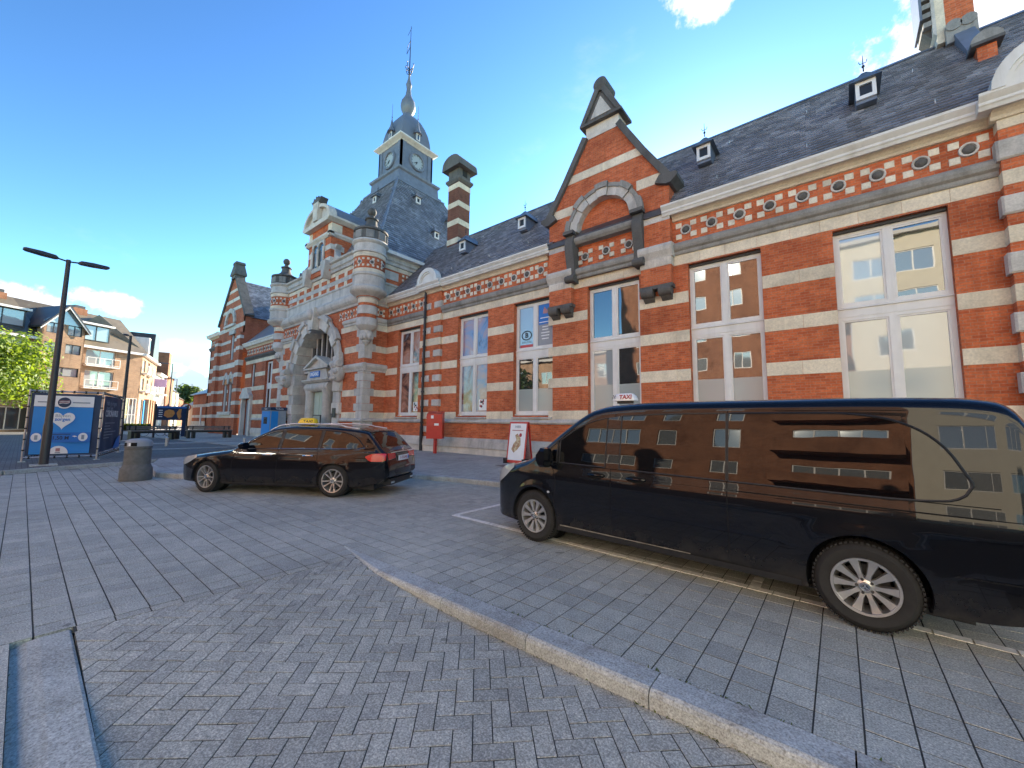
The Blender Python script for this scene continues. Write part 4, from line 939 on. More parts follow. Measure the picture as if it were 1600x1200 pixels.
# big cornice, attic and parapet
BIG = [(.05, 8.16), (-.08, 8.18), (-.12, 8.28), (-.22, 8.36), (-.30, 8.46), (-.34, 8.60), (-.34, 8.74), (-.20, 8.86), (-.10, 8.98), (.05, 9.0)]
ASH = [(.05, 8.98), (-.06, 8.98), (-.06, 9.5), (-.12, 9.56), (-.12, 9.66), (.05, 9.68)]
TOP = [(.05, 10.80), (-.08, 10.82), (-.10, 10.98), (-.18, 11.06), (-.12, 11.12), (-.12, 11.36), (-.24, 11.42), (-.27, 11.52), (-.2, 11.58), (.05, 11.6)]
P_('attic_wall', MB().box(XL + .02, XR - .02, FY + .02, 17.5, 8.3, 11.5), 'brick')
for nm, pr, mt in (('main_cornice', BIG, 'stone_grey'), ('ashlar_course', ASH, 'stone_grey'), ('parapet_cornice', TOP, 'stone_grey')):
    runx(nm, pr, XL, XR, mt, FY)
    for sgn, xx in ((1, XR), (-1, XL)): P_(nm, MB().prism([(xx - sgn * p[0], p[1]) for p in pr], 'y', FY, 17.5), mt)
blocks(XL + .9, XR - .9, 10.0, 10.28, FY + .02, 'stone_grey', 1.4, .02); blocks(XL + .9, XR - .9, 10.56, 10.8, FY + .02, 'stone_cream', 1.0, .014)
for x_ in [XC - 3.3 + 1.1 * k for k in range(7)]:
    for z_ in (9.68, 10.28): P_('stone_block', MB().cbox(x_ - .17, x_ + .17, FY - .004, FY + .1, z_ + .004, z_ + (.315 if z_ < 10 else .275), .01), 'stone_cream')
for sgn in (-1, 1):
    for q in range(2):
        for r_ in range(3): inst('checker_stone', sqm, (XC + sgn * (4.35 + q * .26), FY + .02, 9.85 + r_ * .27), 0, scale=.75)
    xx = XR if sgn > 0 else XL
    P_('stone_panel', MB().box(*sorted((xx - sgn * .05, xx + sgn * .012)), FY + 1.0, FY + 2.0, 9.95, 10.45), 'stone_grey')
    for q in range(3):
        for r_ in range(3): inst('checker_stone', sqm, (xx - sgn * .01, FY + 2.35 + q * .28, 9.88 + r_ * .27), math.pi / 2, scale=.8)
    P_('stone_block', MB().box(xx - .012, xx + .012, FY + .5, 17.4, 10.56, 10.8), 'stone_cream')
# --- corner turrets
def turret(x, y):
    c = (x, y)
    tr = P_('corner_turret', MB().lathe([(.50, 6.95), (.50, 8.35), (.62, 8.42)], 28, c), 'brick', smooth=True)
    def ring(nm, pr, mt): return mk(nm, MB().lathe(pr, 32, c), mt, tr, smooth=True, sharp=35)
    ring('pendant', [(.02, 5.72), (.10, 5.8), (.24, 5.95), (.17, 6.08), (.34, 6.25), (.36, 6.42), (.3, 6.55), (.46, 6.68), (.56, 6.82), (.56, 7.14), (.52, 7.24)], 'stone_grey')
    for q in range(8): mk('carved_leaf', MB().sphere((x + .28 * math.cos(q * .785), y + .28 * math.sin(q * .785), 6.22), .13, 5, 1.5), 'stone_grey', tr, smooth=True)
    ring('band', [(.5, 7.44), (.535, 7.45), (.535, 7.9), (.5, 7.92)], 'stone_grey'); ring('band', [(.5, 8.06), (.53, 8.07), (.53, 8.33), (.5, 8.34)], 'stone_cream')
    ring('flare', [(.52, 8.34), (.60, 8.42), (.78, 8.55), (.95, 8.66), (.99, 8.74), (.99, 8.86), (.90, 8.92), (.86, 8.98)], 'stone_grey')
    ring('drum', [(.86, 8.96), (.87, 9.5), (.93, 9.56), (.93, 9.66), (.87, 9.7)], 'stone_grey')
    ring('band', [(.85, 9.68), (.885, 9.7), (.885, 9.88), (.85, 9.9)], 'stone_cream')
    ring('drum', [(.84, 9.88), (.84, 10.58)], 'brick')
    for q in range(20):
        a = 2 * math.pi * q / 20
        if math.sin(a) > .35: continue
        for z_ in (10.06, 10.42):
            inst('checker_stone', sqm, (x + .845 * math.cos(a), y + .845 * math.sin(a), z_), a + math.pi / 2, tr, .68)
    for q in range(8):
        a = 2 * math.pi * (q + .5) / 8
        if math.sin(a) > .5: continue
        inst('rosette_boss', boss_me, (x + .85 * math.cos(a), y + .85 * math.sin(a), 10.24), a + math.pi / 2, tr, .8); inst('rosette', ros_me, (x + .85 * math.cos(a), y + .85 * math.sin(a), 10.24), a + math.pi / 2, tr, .8)
    ring('band', [(.84, 10.56), (.885, 10.58), (.885, 10.8), (.84, 10.82)], 'stone_cream')
    ring('drum', [(.84, 10.8), (.93, 10.84), (.93, 10.94), (.87, 10.98), (.87, 11.34), (.96, 11.40), (1.0, 11.48), (.97, 11.56), (.9, 11.58)], 'stone_grey')
    ring('crown', [(.86, 11.55), (.86, 12.1), (.94, 12.14), (.94, 12.24), (.8, 12.28)], 'stone_dark')
    for q in range(8):
        a = 2 * math.pi * q / 8; mb = MB().cbox(-.22, .22, -.92, -.8, 11.62, 12.08, .03).xf(Matrix.Translation((x, y, 0)) @ Matrix.Rotation(a + .2, 4, 'Z')); mk('crown_block', mb, 'stone_mid', tr)
    ring('cap', [(.94, 12.2), (.8, 12.3), (.55, 12.42), (.36, 12.6), (.30, 12.8), (.29, 12.95), (.36, 12.98), (.36, 13.05), (.2, 13.1), (.14, 13.2), (.14, 13.26), (.1, 13.3)], 'stone_dark')
    mk('ball', MB().sphere((x, y, 13.50), .25, 10), 'stone_dark', tr, smooth=True)
turret(XR + .05, FY + .05); turret(XL - .05, FY + .05)
# --- attic window house above the entrance
AY, AW = 11.5, 1.55
ah = P_('attic_window_house', MB().box(XC - AW, XC + AW, AY, 15.5, 11.0, 14.7), 'brick')
for z0, z1 in ((11.6, 11.95), (12.45, 12.8)):
    for sgn in (-1, 1): mk('stone_block', MB().cbox(*sorted((XC + sgn * .78, XC + sgn * (AW + .012))), AY - .014, AY + .9, z0, z1, .01), 'stone_pale', ah)
mk('window_surround', MB().box(XC - .86, XC + .86, AY - .05, AY + .05, 11.3, 11.6), 'stone_grey', ah)
mk('pane', MB().box(XC - .72, XC + .72, AY - .018, AY + .02, 11.6, 13.1), 'pane_far', ah)
for x_ in (-.8, 0, .8): mk('colonnette', MB().tube([(XC + x_, AY - .09, 11.6), (XC + x_, AY - .09, 12.75)], .085, 8), 'stone_pale', ah, smooth=True)
for sgn in (-1, 1):
    pl_ = [(XC + sgn * .4 + .4 * math.cos(math.pi * k / 10), 12.75 + .4 * math.sin(math.pi * k / 10)) for k in range(11)]
    mk('window_head', MB().prism([(XC + sgn * .4 + .42, 13.25), (XC + sgn * .4 + .42, 12.75)] + pl_ + [(XC + sgn * .4 - .42, 12.75), (XC + sgn * .4 - .42, 13.25)], 'y', AY - .1, AY + .02), 'stone_grey', ah)
    mk('volute', MB().prism([(XC + sgn * AW, 11.6), (XC + sgn * (AW + .75), 11.6), (XC + sgn * (AW + .62), 11.85), (XC + sgn * (AW + .25), 12.1), (XC + sgn * (AW + .12), 12.5), (XC + sgn * (AW + .35), 12.75), (XC + sgn * AW, 12.85)], 'y', AY + .25, AY + .6), 'stone_grey', ah)
    mk('corbel', MB().loft([[(XC + sgn * 1.3 + a * w_, AY - .32 + b_, z_) for a, b_ in ((-1, 0), (1, 0), (1, .5), (-1, .5))] for w_, z_, in ((.3, 11.62), (.3, 11.3), (.22, 11.0), (.14, 10.7), (.05, 10.5))]), 'stone_grey', ah)
mk('cornice', MB().prism([(AY + .1, 13.25), (AY - .08, 13.28), (AY - .2, 13.42), (AY - .2, 13.55), (AY + .1, 13.62)], 'x', XC - AW - .2, XC + AW + .2), 'stone_pale', ah)
for sgn in (-1, 1): mk('cornice', MB().prism([(XC + sgn * (AW - .1), 13.25), (XC + sgn * (AW + .08), 13.28), (XC + sgn * (AW + .2), 13.42), (XC + sgn * (AW + .2), 13.55), (XC + sgn * (AW - .1), 13.62)], 'y', AY - .2, 14.2), 'stone_pale', ah)
for sgn in (-1, 1): mk('stone_block', MB().cbox(*sorted((XC + sgn * 1.1, XC + sgn * (AW + .014))), AY - .016, AY + .7, 13.66, 14.2, .01), 'stone_cream', ah)
mk('upper_cornice', MB().prism([(XC - AW - .1, 14.25), (XC + AW + .1, 14.25), (XC + AW + .35, 14.42), (XC + AW + .35, 14.55), (XC - AW - .35, 14.55), (XC - AW - .35, 14.42)], 'y', AY - .35, 15.0), 'stone_pale', ah)
hwp = AW + .3; prc = [(XC + hwp * math.cos(math.pi * k / 18), 14.55 + 1.15 * math.sin(math.pi * k / 18)) for k in range(19)]; pri = [(XC + (hwp - .25) * math.cos(math.pi * k / 18), 14.58 + .92 * math.sin(math.pi * k / 18)) for k in range(19)]
mk('pediment_arch', MB().prism(prc + pri[::-1], 'y', AY - .33, AY + .2), 'stone_pale', ah); mk('tympanum', MB().prism(pri, 'y', AY - .1, AY + .1), 'stone_grey', ah)
mk('curved_roof', MB().prism(prc, 'y', AY + .15, 15.8), 'lead', ah)
mk('pediment_carving', MB().prism([(XC - .28, 14.6), (XC + .28, 14.6), (XC + .38, 15.85), (XC - .38, 15.85)], 'y', AY - .42, AY + .2), 'stone_pale', ah)
mk('cresting', MB().prism([(XC - .45, 15.8), (XC + .45, 15.8), (XC + .68, 16.12), (XC + .45, 16.02), (XC + .3, 16.25), (XC + .12, 16.08), (XC, 16.32), (XC - .12, 16.08), (XC - .3, 16.25), (XC - .45, 16.02), (XC - .68, 16.12)], 'y', AY - .4, AY + .1), 'stone_dark', ah)
# --- steep tower roof
TX, TY = XC, 17.9
TB, TBZ, TT, TTZ = 6.0, 11.45, 2.12, 19.1
def rr(s_, z): return [(TX - s_, TY - s_, z), (TX + s_, TY - s_, z), (TX + s_, TY + s_, z), (TX - s_, TY + s_, z)]
troof = P_('tower_roof', MB().loft([rr(TB, TBZ), rr(TB - .35, TBZ + .35), rr(TT, TTZ)]), 'tile_dark')
P_('tower_gutter', MB().loft([rr(TB + .05, TBZ - .12), rr(TB + .22, TBZ - .1), rr(TB + .22, TBZ + .1), rr(TB - .1, TBZ + .1)]), 'gutter_white')
fl = TB - .35; zb = TBZ + .35
for (u, ndir, nm) in (((1, 0, 0), (0, -1, 0), 'slate'), ((0, 1, 0), (1, 0, 0), 'slate_light'), ((0, -1, 0), (-1, 0, 0), 'slate')):
    u = Vector(u); nd = Vector(ndir); p0 = Vector((TX, TY, 0)) + nd * fl - u * fl + Vector((0, 0, zb)); v = -nd * (fl - TT) + Vector((0, 0, TTZ - zb))
    def keep(c, u=u):
        s_ = fl + (TT - fl) * (c.z - zb) / (TTZ - zb)
        return abs((c - Vector((TX, TY, 0))).dot(u)) < s_ + .06 and c.z < TTZ
    mk('slates', slates(MB(), p0, u, v, 2 * fl, v.length, keep, .27, .2), nm, troof, kind='stuff', recalc=False)
for a, b_ in ((-1, -1), (1, -1), (1, 1)):
    mk('hip_lead', MB().tube([(TX + a * fl, TY + b_ * fl, zb), (TX + a * TT, TY + b_ * TT, TTZ)], .09, 6), 'lead', troof)
def roof_s(z): return fl + (TT - fl) * (z - zb) / (TTZ - zb)
def tdormer(t, z, side):
    # small hooded dormers of the tower roof, built facing -y and turned
    n0 = len(st.children)
    d = dormer(0, 0, 0, .40, .50, fin=(z > 17.0 and side == 'f'))
    s_ = roof_s(z)
    M_ = Matrix.Translation((TX + t, TY - s_ - .12, z)) if side == 'f' else Matrix.Translation((TX + s_ + .12, TY + t, z)) @ Matrix.Rotation(math.pi / 2, 4, 'Z')
    for o in [d] + list(d.children): o.data.transform(M_)
for t, z in ((-1.9, 16.3), (.9, 17.2), (-2.9, 13.6), (1.2, 13.4)): tdormer(t, z, 'f')
for t, z in ((-.9, 17.4), (1.9, 16.6), (-.2, 14.6), (2.8, 13.9)): tdormer(t, z, 'r')
# --- clock stage, dome and spire
ck = P_('clock_stage', MB().loft([rr(2.24, 19.0), rr(2.24, 19.14), rr(2.05, 19.26), rr(2.05, 19.38), rr(1.88, 19.46), rr(1.84, 20.15), rr(1.95, 20.25), rr(1.98, 20.4), rr(1.66, 20.54), rr(1.45, 20.6), rr(1.45, 22.9)]), 'lead')
CS = 1.45
for q in range(4):
    M_ = Matrix.Translation((TX, TY, 0)) @ Matrix.Rotation(q * math.pi / 2, 4, 'Z')
    for sgn in (-1, 1): mk('corner_strip', MB().box(*sorted((sgn * (CS - .42), sgn * (CS + .05))), -CS - .05, -CS + .1, 20.62, 22.9).xf(M_), 'lead', ck)
    mk('clock_ring', MB().lathe([(.56, -CS - .01), (.56, -CS - .10), (.61, -CS - .15), (.70, -CS - .13), (.75, -CS - .02), (.75, -CS + .02)], 28, (0, 21.75), ax='y', cap=False).xf(M_), 'lead', ck, smooth=True)
    cf_ = mk('clock_face', MB().lathe([(1e-4, -CS - .035), (.57, -CS - .035), (.57, -CS + .02)], 28, (0, 21.75), ax='y').xf(M_), 'clock_white', ck)
    hands = MB()
    for ang, ln, wd in ((R(205), .30, .05), (R(235), .46, .035)):
        dx, dz = math.sin(ang), math.cos(ang)
        hands.prism([(-dz * wd, 21.75 + dx * wd), (dz * wd, 21.75 - dx * wd), (dx * ln + dz * .01, 21.75 + dz * ln), (dx * ln - dz * .01, 21.75 + dz * ln)], 'y', -CS - .06, -CS - .045)
    mk('clock_hands', hands.xf(M_), 'black', ck)
    tk = MB()
    for h_ in range(12):
        a = math.pi * h_ / 6; tk.prism([(math.cos(a) * .44 - math.sin(a) * .02, 21.75 + math.sin(a) * .44 + math.cos(a) * .02), (math.cos(a) * .44 + math.sin(a) * .02, 21.75 + math.sin(a) * .44 - math.cos(a) * .02), (math.cos(a) * .53 + math.sin(a) * .02, 21.75 + math.sin(a) * .53 - math.cos(a) * .02), (math.cos(a) * .53 - math.sin(a) * .02, 21.75 + math.sin(a) * .53 + math.cos(a) * .02)], 'y', -CS - .05, -CS - .04)
    mk('hour_marks', tk.xf(M_), 'black', ck)
mk('cornice', MB().loft([rr(1.49, 22.85), rr(1.56, 22.92), rr(1.76, 23.04), rr(1.82, 23.08), rr(1.82, 23.18), rr(1.6, 23.22)]), 'gutter_white', ck)
dm_pr = [(1.36, 23.18), (1.35, 23.6), (1.30, 24.1), (1.19, 24.7), (1.0, 25.3), (.75, 25.85), (.42, 26.3)]
dome = P_('dome', MB().loft([rr(s_, z) for s_, z in dm_pr]), 'slate_light', smooth=True, sharp=50)
for q in range(4):
    M_ = Matrix.Translation((TX, TY, 0)) @ Matrix.Rotation(q * math.pi / 2, 4, 'Z')
    mk('dome_dormer', MB().box(-.2, .2, -1.5, -1.0, 23.5, 24.15).xf(M_), 'lead', dome); mk('dome_window', MB().box(-.17, .17, -1.53, -1.48, 23.55, 24.1).xf(M_), 'white_paint', dome); mk('pane', MB().box(-.085, .085, -1.545, -1.52, 23.62, 24.02).xf(M_), 'pane_far', dome)
    mk('dormer_spirelet', MB().lathe([(.36, 24.1), (.26, 24.25), (.14, 24.6), (.05, 25.1), (.02, 25.3), (.055, 25.38), (.02, 25.46), (.012, 26.5)], 8, (0, -1.42)).xf(M_), 'lead', dome)
sp = P_('spire', MB().lathe([(.5, 26.2), (.42, 26.35), (.36, 26.5), (.54, 26.85), (.60, 27.2), (.53, 27.6), (.36, 27.9), (.24, 28.2), (.17, 28.7), (.2, 29.0), (.24, 29.15), (.17, 29.35), (.10, 29.7), (.07, 30.0)], 20, (TX, TY)), 'slate_light', smooth=True)
mk('rod', MB().tube([(TX, TY, 29.9), (TX, TY, 34.5)], .055, 6, .015), 'black_iron', sp)
for z_, r_ in ((30.3, .3), (30.7, .4)):
    for q in range(4):
        a = q * math.pi / 2 + .4; mk('scrollwork', MB().tube([(TX, TY, z_ - .25), (TX + r_ * .7 * math.cos(a), TY + r_ * .7 * math.sin(a), z_ - .1), (TX + r_ * math.cos(a), TY + r_ * math.sin(a), z_ + .2), (TX + r_ * .75 * math.cos(a), TY + r_ * .75 * math.sin(a), z_ + .3)], .03, 5), 'black_iron', sp)
mk('weather_vane', MB().tube([(TX, TY, 33.2), (TX - .55, TY + .1, 33.0), (TX - .62, TY + .1, 32.4), (TX, TY, 32.6)], .02, 5).tube([(TX - .4, TY, 33.9), (TX + .1, TY, 34.3)], .015, 4), 'black_iron', sp)
# --- tall chimney on the ridge
chx, chy = -18.6, 17.0
ch = P_('chimney', MB().box(chx - .50, chx + .50, chy - .5, chy + .5, 12.3, 17.1), 'brick_dark')
for z0, z1 in ((12.9, 13.25), (14.15, 14.5), (15.35, 15.7), (16.6, 16.95)): mk('stone_band', MB().box(chx - .515, chx + .515, chy - .515, chy + .515, z0, z1), 'stone_cream', ch)
def rc(s_, t_, z): return [(chx - s_, chy - t_, z), (chx + s_, chy - t_, z), (chx + s_, chy + t_, z), (chx - s_, chy + t_, z)]
mk('chimney_neck', MB().loft([rc(.54, .54, 17.0), rc(.66, .62, 17.15), rc(.66, .62, 17.28), rc(.5, .5, 17.4), rc(.5, .5, 18.1)]), 'stone_dark', ch)
for sgn in (-1, 1): mk('flue_opening', MB().box(*sorted((chx + sgn * .48, chx + sgn * .515)), chy - .2, chy + .2, 17.5, 18.05), 'interior', ch)
mk('chimney_hood', MB().prism([(chx - .85, 17.95), (chx - .8, 18.25)] + [(chx + .8 * math.cos(math.pi * (1 - k / 10)), 18.25 + .55 * math.sin(math.pi * k / 10)) for k in range(11)] + [(chx + .85, 17.95)], 'y', chy - .8, chy + .8), 'stone_dark', ch)
# ------------------------------------------------------------------ left link and cross wing
LX0, LX1 = -43.6, XL
lh = [(-38.6, -37.0, HB, HT), (-41.95, -41.0, 4.6, HT), (-35.2, -33.6, HB, HT)]
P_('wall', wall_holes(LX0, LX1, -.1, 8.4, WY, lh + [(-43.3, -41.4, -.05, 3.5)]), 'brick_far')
bands_between(LX0, LX1, lh + [(-43.3, -41.4, -.05, 3.5)], L=3.0)
for h in (lh[0], lh[2]): window(h[0], h[1], 1.93, 6.62, WY + .2, 4.5); 
P_('side_window', MB().box(-41.9, -41.05, WY + .18, WY + .24, 4.65, 6.65), 'pane'); P_('side_window_frame', MB().box(-41.95, -41.85, WY + .12, WY + .24, 4.6, 6.69).box(-41.1, -41.0, WY + .12, WY + .24, 4.6, 6.69), 'white_paint')
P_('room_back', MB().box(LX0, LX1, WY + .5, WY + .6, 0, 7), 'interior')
sd = P_('side_door', MB().box(-43.3, -41.4, WY + .22, WY + .28, 0, 3.4), 'panel_grey')
mk('door_hood', MB().prism([(-43.6, 3.5), (-41.1, 3.5), (-41.1, 3.75), (-41.5, 4.0), (-41.7, 4.45), (-43.0, 4.45), (-43.2, 4.0), (-43.6, 3.75)], 'y', WY - .35, WY + .05), 'stone_grey', sd)
for x_ in (-43.45, -41.3): mk('door_jamb', MB().box(x_ - .2, x_ + .2, WY - .2, WY + .1, -.05, 3.5), 'stone_grey', sd)
runx('string_course', STRING, LX0, LX1, 'stone_dark'); runx('bed_mould', BED, LX0, LX1, 'stone_cream'); runx('gutter', GUT, LX0, LX1, 'gutter_white'); runx('sill_course', SILL, -41, LX1, 'stone_grey'); runx('plinth', PLINTH, -41, LX1, 'stone_grey'); runx('plinth_base', BASE, -41, LX1, 'stone_pale')
frieze(LX0 + .1, LX1 - .2, 14, k=.9)
pediment(-33.6, .85, WY - .47)
P_('rain_pipe', MB().tube([(-34.4, WY - .3, 8.4), (-34.4, WY - .3, .1)], .065, 8), 'pipe', smooth=True)
P_('roof', MB().prism([(ey, EZ - .02), (RY, RZ), (2 * RY - ey, EZ - .02)], 'x', LX0 - 3, LX1 + .4), 'slate')
CX, CY, CH = -47.6, 12.78, 3.95
chs = [(-48.6, -47.45, 2.35, 5.1), (-47.1, -45.95, 2.35, 5.1), (-47.4, -46.35, 7.5, 10.1)]
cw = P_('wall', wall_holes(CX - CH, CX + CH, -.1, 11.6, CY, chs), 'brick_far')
for h in chs:
    P_('lancet_pane', MB().box(h[0] + .06, h[1] - .06, CY + .2, CY + .24, h[2], h[3]), 'pane')
    P_('lancet_frame', MB().box(h[0], h[0] + .12, CY + .1, CY + .26, h[2], h[3]).box(h[1] - .12, h[1], CY + .1, CY + .26, h[2], h[3]), 'white_paint')
for xc in (-48.02, -46.52):
    pl_ = [(xc - .6, 5.06), (xc - .5, 5.45), (xc - .2, 5.85), (xc, 6.0), (xc + .2, 5.85), (xc + .5, 5.45), (xc + .6, 5.06)]
    P_('lancet_head', MB().prism([(xc + (p[0] - xc) * 1.35, p[1] + (.3 if abs(p[0] - xc) < .55 else .0)) for p in pl_] + pl_[::-1], 'y', CY - .06, CY + .1), 'stone_grey')
    P_('lancet_pane', MB().prism(pl_, 'y', CY - .01, CY + .05), 'pane')
P_('sill_course', MB().box(-49.2, -45.3, CY - .25, CY, 2.0, 2.32), 'stone_grey')
CB = [(1.72, 2.05), (2.95, 3.32), (4.2, 4.5), (5.6, 6.0), (6.7, 7.2), (8.2, 8.55), (9.3, 9.6), (10.6, 11.0)]
bands_between(CX - CH, CX + CH, chs, CY, CB, 'stone_pale', 9)
tri = [(CX - CH, 11.6), (CX + CH, 11.6), (CX + .5, 16.0), (CX - .5, 16.0)]
P_('gable_wall', MB().prism(tri, 'y', CY, CY + .5), 'brick_far')
for z0, z1 in ((12.55, 12.9), (13.55, 13.9), (14.6, 14.9)):
    w0 = CH - (z0 - 11.6) * (CH - .5) / 4.4; w1 = CH - (z1 - 11.6) * (CH - .5) / 4.4
    P_('stone_block', MB().prism([(CX - w0, z0), (CX + w0, z0), (CX + w1, z1), (CX - w1, z1)], 'y', CY - .014, CY + .1), 'stone_pale')
for k in range(9): voussoir(CX - .3, 11.3, 1.15, 1.6, math.pi * k / 9 + .01, math.pi * (k + 1) / 9 - .01, CY - .16, CY + .1, 'stone_grey')
P_('sill_moulding', MB().box(CX - 1.9, CX + 1.3, CY - .2, CY, 10.95, 11.2), 'stone_grey')
P_('niche', MB().box(CX - .2, CX + 1.5, CY - .13, CY + .05, 10.1, 10.5), 'stone_grey')
for sgn in (-1, 1):
    P_('coping', MB().prism([(CX + sgn * .45, 15.9), (CX + sgn * (CH + .1), 11.45), (CX + sgn * (CH + .38), 11.6), (CX + sgn * .55, 16.25)], 'y', CY - .15, CY + .65), 'stone_dark')
    P_('buttress', MB().box(*sorted((CX + sgn * (CH - .02), CX + sgn * (CH - 1.0))), CY - .3, CY, -.05, 9.9), 'brick_far')
    for z0, z1 in CB[:-1]: P_('stone_block', MB().box(*sorted((CX + sgn * CH, CX + sgn * (CH - 1.02))), CY - .315, CY, z0, z1), 'stone_pale')
P_('gable_finial', MB().loft([[(CX + a * s_, CY + .25 + b_ * t_, z) for a, b_ in ((-1, -1), (1, -1), (1, 1), (-1, 1))] for s_, t_, z in ((.6, .45, 16.0), (.6, .45, 16.3), (.75, .55, 16.35), (.75, .55, 16.5), (.4, .4, 17.5), (.5, .45, 17.55), (.45, .4, 17.8))]), 'stone_dark')
cr_ = P_('cross_roof', MB().prism([(CX - CH - .1, 11.4), (CX, 16.0), (CX + CH + .1, 11.4)], 'y', CY + .5, 30), 'tile_dark')
v = Vector((-CH - .1, 0, 4.6)); mk('slates', slates(MB(), (CX + CH + .12, CY + .6, 11.42), (0, 1, 0), v, 16, v.length, lambda c: c.z < 15.95, .27, .2), 'slate', cr_, kind='stuff', recalc=False)
P_('wall', MB().box(CX + CH - .4, CX + CH, CY, 30, 8, 11.5), 'brick_far')
d = dormer(0, 0, 0, .6, .7); M_ = Matrix.Translation((CX + CH - 1.0, CY + 3.6, 12.6)) @ Matrix.Rotation(math.pi / 2, 4, 'Z')
for o in [d] + list(d.children): o.data.transform(M_)
# far end bay
bx0, bx1 = -55.6, CX - CH
bh = [(-53.6, -52.6, 6.9, 10.0), (-53.6, -52.6, 2.2, 5.4)]
P_('wall', wall_holes(bx0, bx1, -.1, 11.0, WY, bh), 'brick_far'); bands_between(bx0, bx1, bh, WY, CB[:-1], 'stone_pale', 9)
for h in bh: P_('end_window', MB().box(h[0] + .05, h[1] - .05, WY + .2, WY + .24, h[2], h[3]), 'pane'); P_('end_window_frame', MB().box(h[0], h[0] + .12, WY + .1, WY + .3, h[2], h[3]).box(h[1] - .12, h[1], WY + .1, WY + .3, h[2], h[3]), 'white_paint')
P_('wall', MB().box(bx0, bx0 + .4, WY, 24, -.1, 11), 'brick_far')
runx('string_course', [(p[0], p[1] + 2.2) for p in STRING], bx0 - .1, bx1, 'stone_dark'); frieze(bx0 + .1, bx1 - .3, 5, zc=10.1, k=.85)
runx('gutter', [(p[0], p[1] + 2.35) for p in GUT], bx0 - .5, bx1, 'gutter_white'); runx('bed_mould', [(p[0], p[1] + 2.35) for p in BED], bx0 - .2, bx1, 'stone_cream')
P_('gutter', MB().prism([(bx0 + p[0], p[1] + 2.35) for p in GUT], 'y', WY, 24), 'gutter_white')
P_('roof', MB().prism([(ey, 10.9), (17, 14), (22, 10.9)], 'x', bx0 - .3, bx1 + 1), 'slate')
# low end annexe
an = thing('brick_annexe', 'low banded brick annexe at the far end of the station', 'annexe', (-59, 14, .1))
mk('wall', MB().box(-63.5, -55.6, 13.6, 20, -.1, 4.6), 'brick_far', an)
for z0, z1 in ((.9, 1.3), (1.72, 2.05), (3.0, 3.35)): mk('stone_band', MB().box(-63.52, -55.61, 13.585, 20.01, z0, z1), 'stone_pale', an)
mk('door_frame', MB().box(-59.6, -59.3, 13.5, 13.62, -.05, 3.0), 'white_paint', an)
mk('plinth', MB().box(-63.6, -55.61, 13.45, 13.6, -.05, .9), 'stone_grey', an)
mk('roof', MB().prism([(13.2, 4.55), (16.8, 6.4), (20.4, 4.55)], 'x', -63.8, -55.61), 'slate', an)
mk('roof_finial', MB().lathe([(.5, 4.5), (.3, 5.0), (.15, 5.6), (.25, 5.8), (.02, 6.4)], 8, (-56.6, 13.8)), 'stone_dark', an)
# ------------------------------------------------------------------ vehicles
def pchip(xs, ys):
    xs, ys = np.array(xs, float), np.array(ys, float); h_ = np.diff(xs); d = np.diff(ys) / h_
    m = np.zeros(len(xs)); m[0], m[-1] = d[0], d[-1]
    for i in range(1, len(xs) - 1):
        if d[i - 1] * d[i] > 0:
            w1, w2 = 2 * h_[i] + h_[i - 1], h_[i] + 2 * h_[i - 1]; m[i] = (w1 + w2) / (w1 / d[i - 1] + w2 / d[i])
    def f(x):
        x = min(max(x, xs[0]), xs[-1]); i = min(int(np.searchsorted(xs, x, 'right')) - 1, len(xs) - 2); t = (x - xs[i]) / h_[i]
        return float((2 * t ** 3 - 3 * t ** 2 + 1) * ys[i] + (t ** 3 - 2 * t ** 2 + t) * h_[i] * m[i] + (-2 * t ** 3 + 3 * t ** 2) * ys[i + 1] + (t ** 3 - t ** 2) * h_[i] * m[i + 1])
    return f
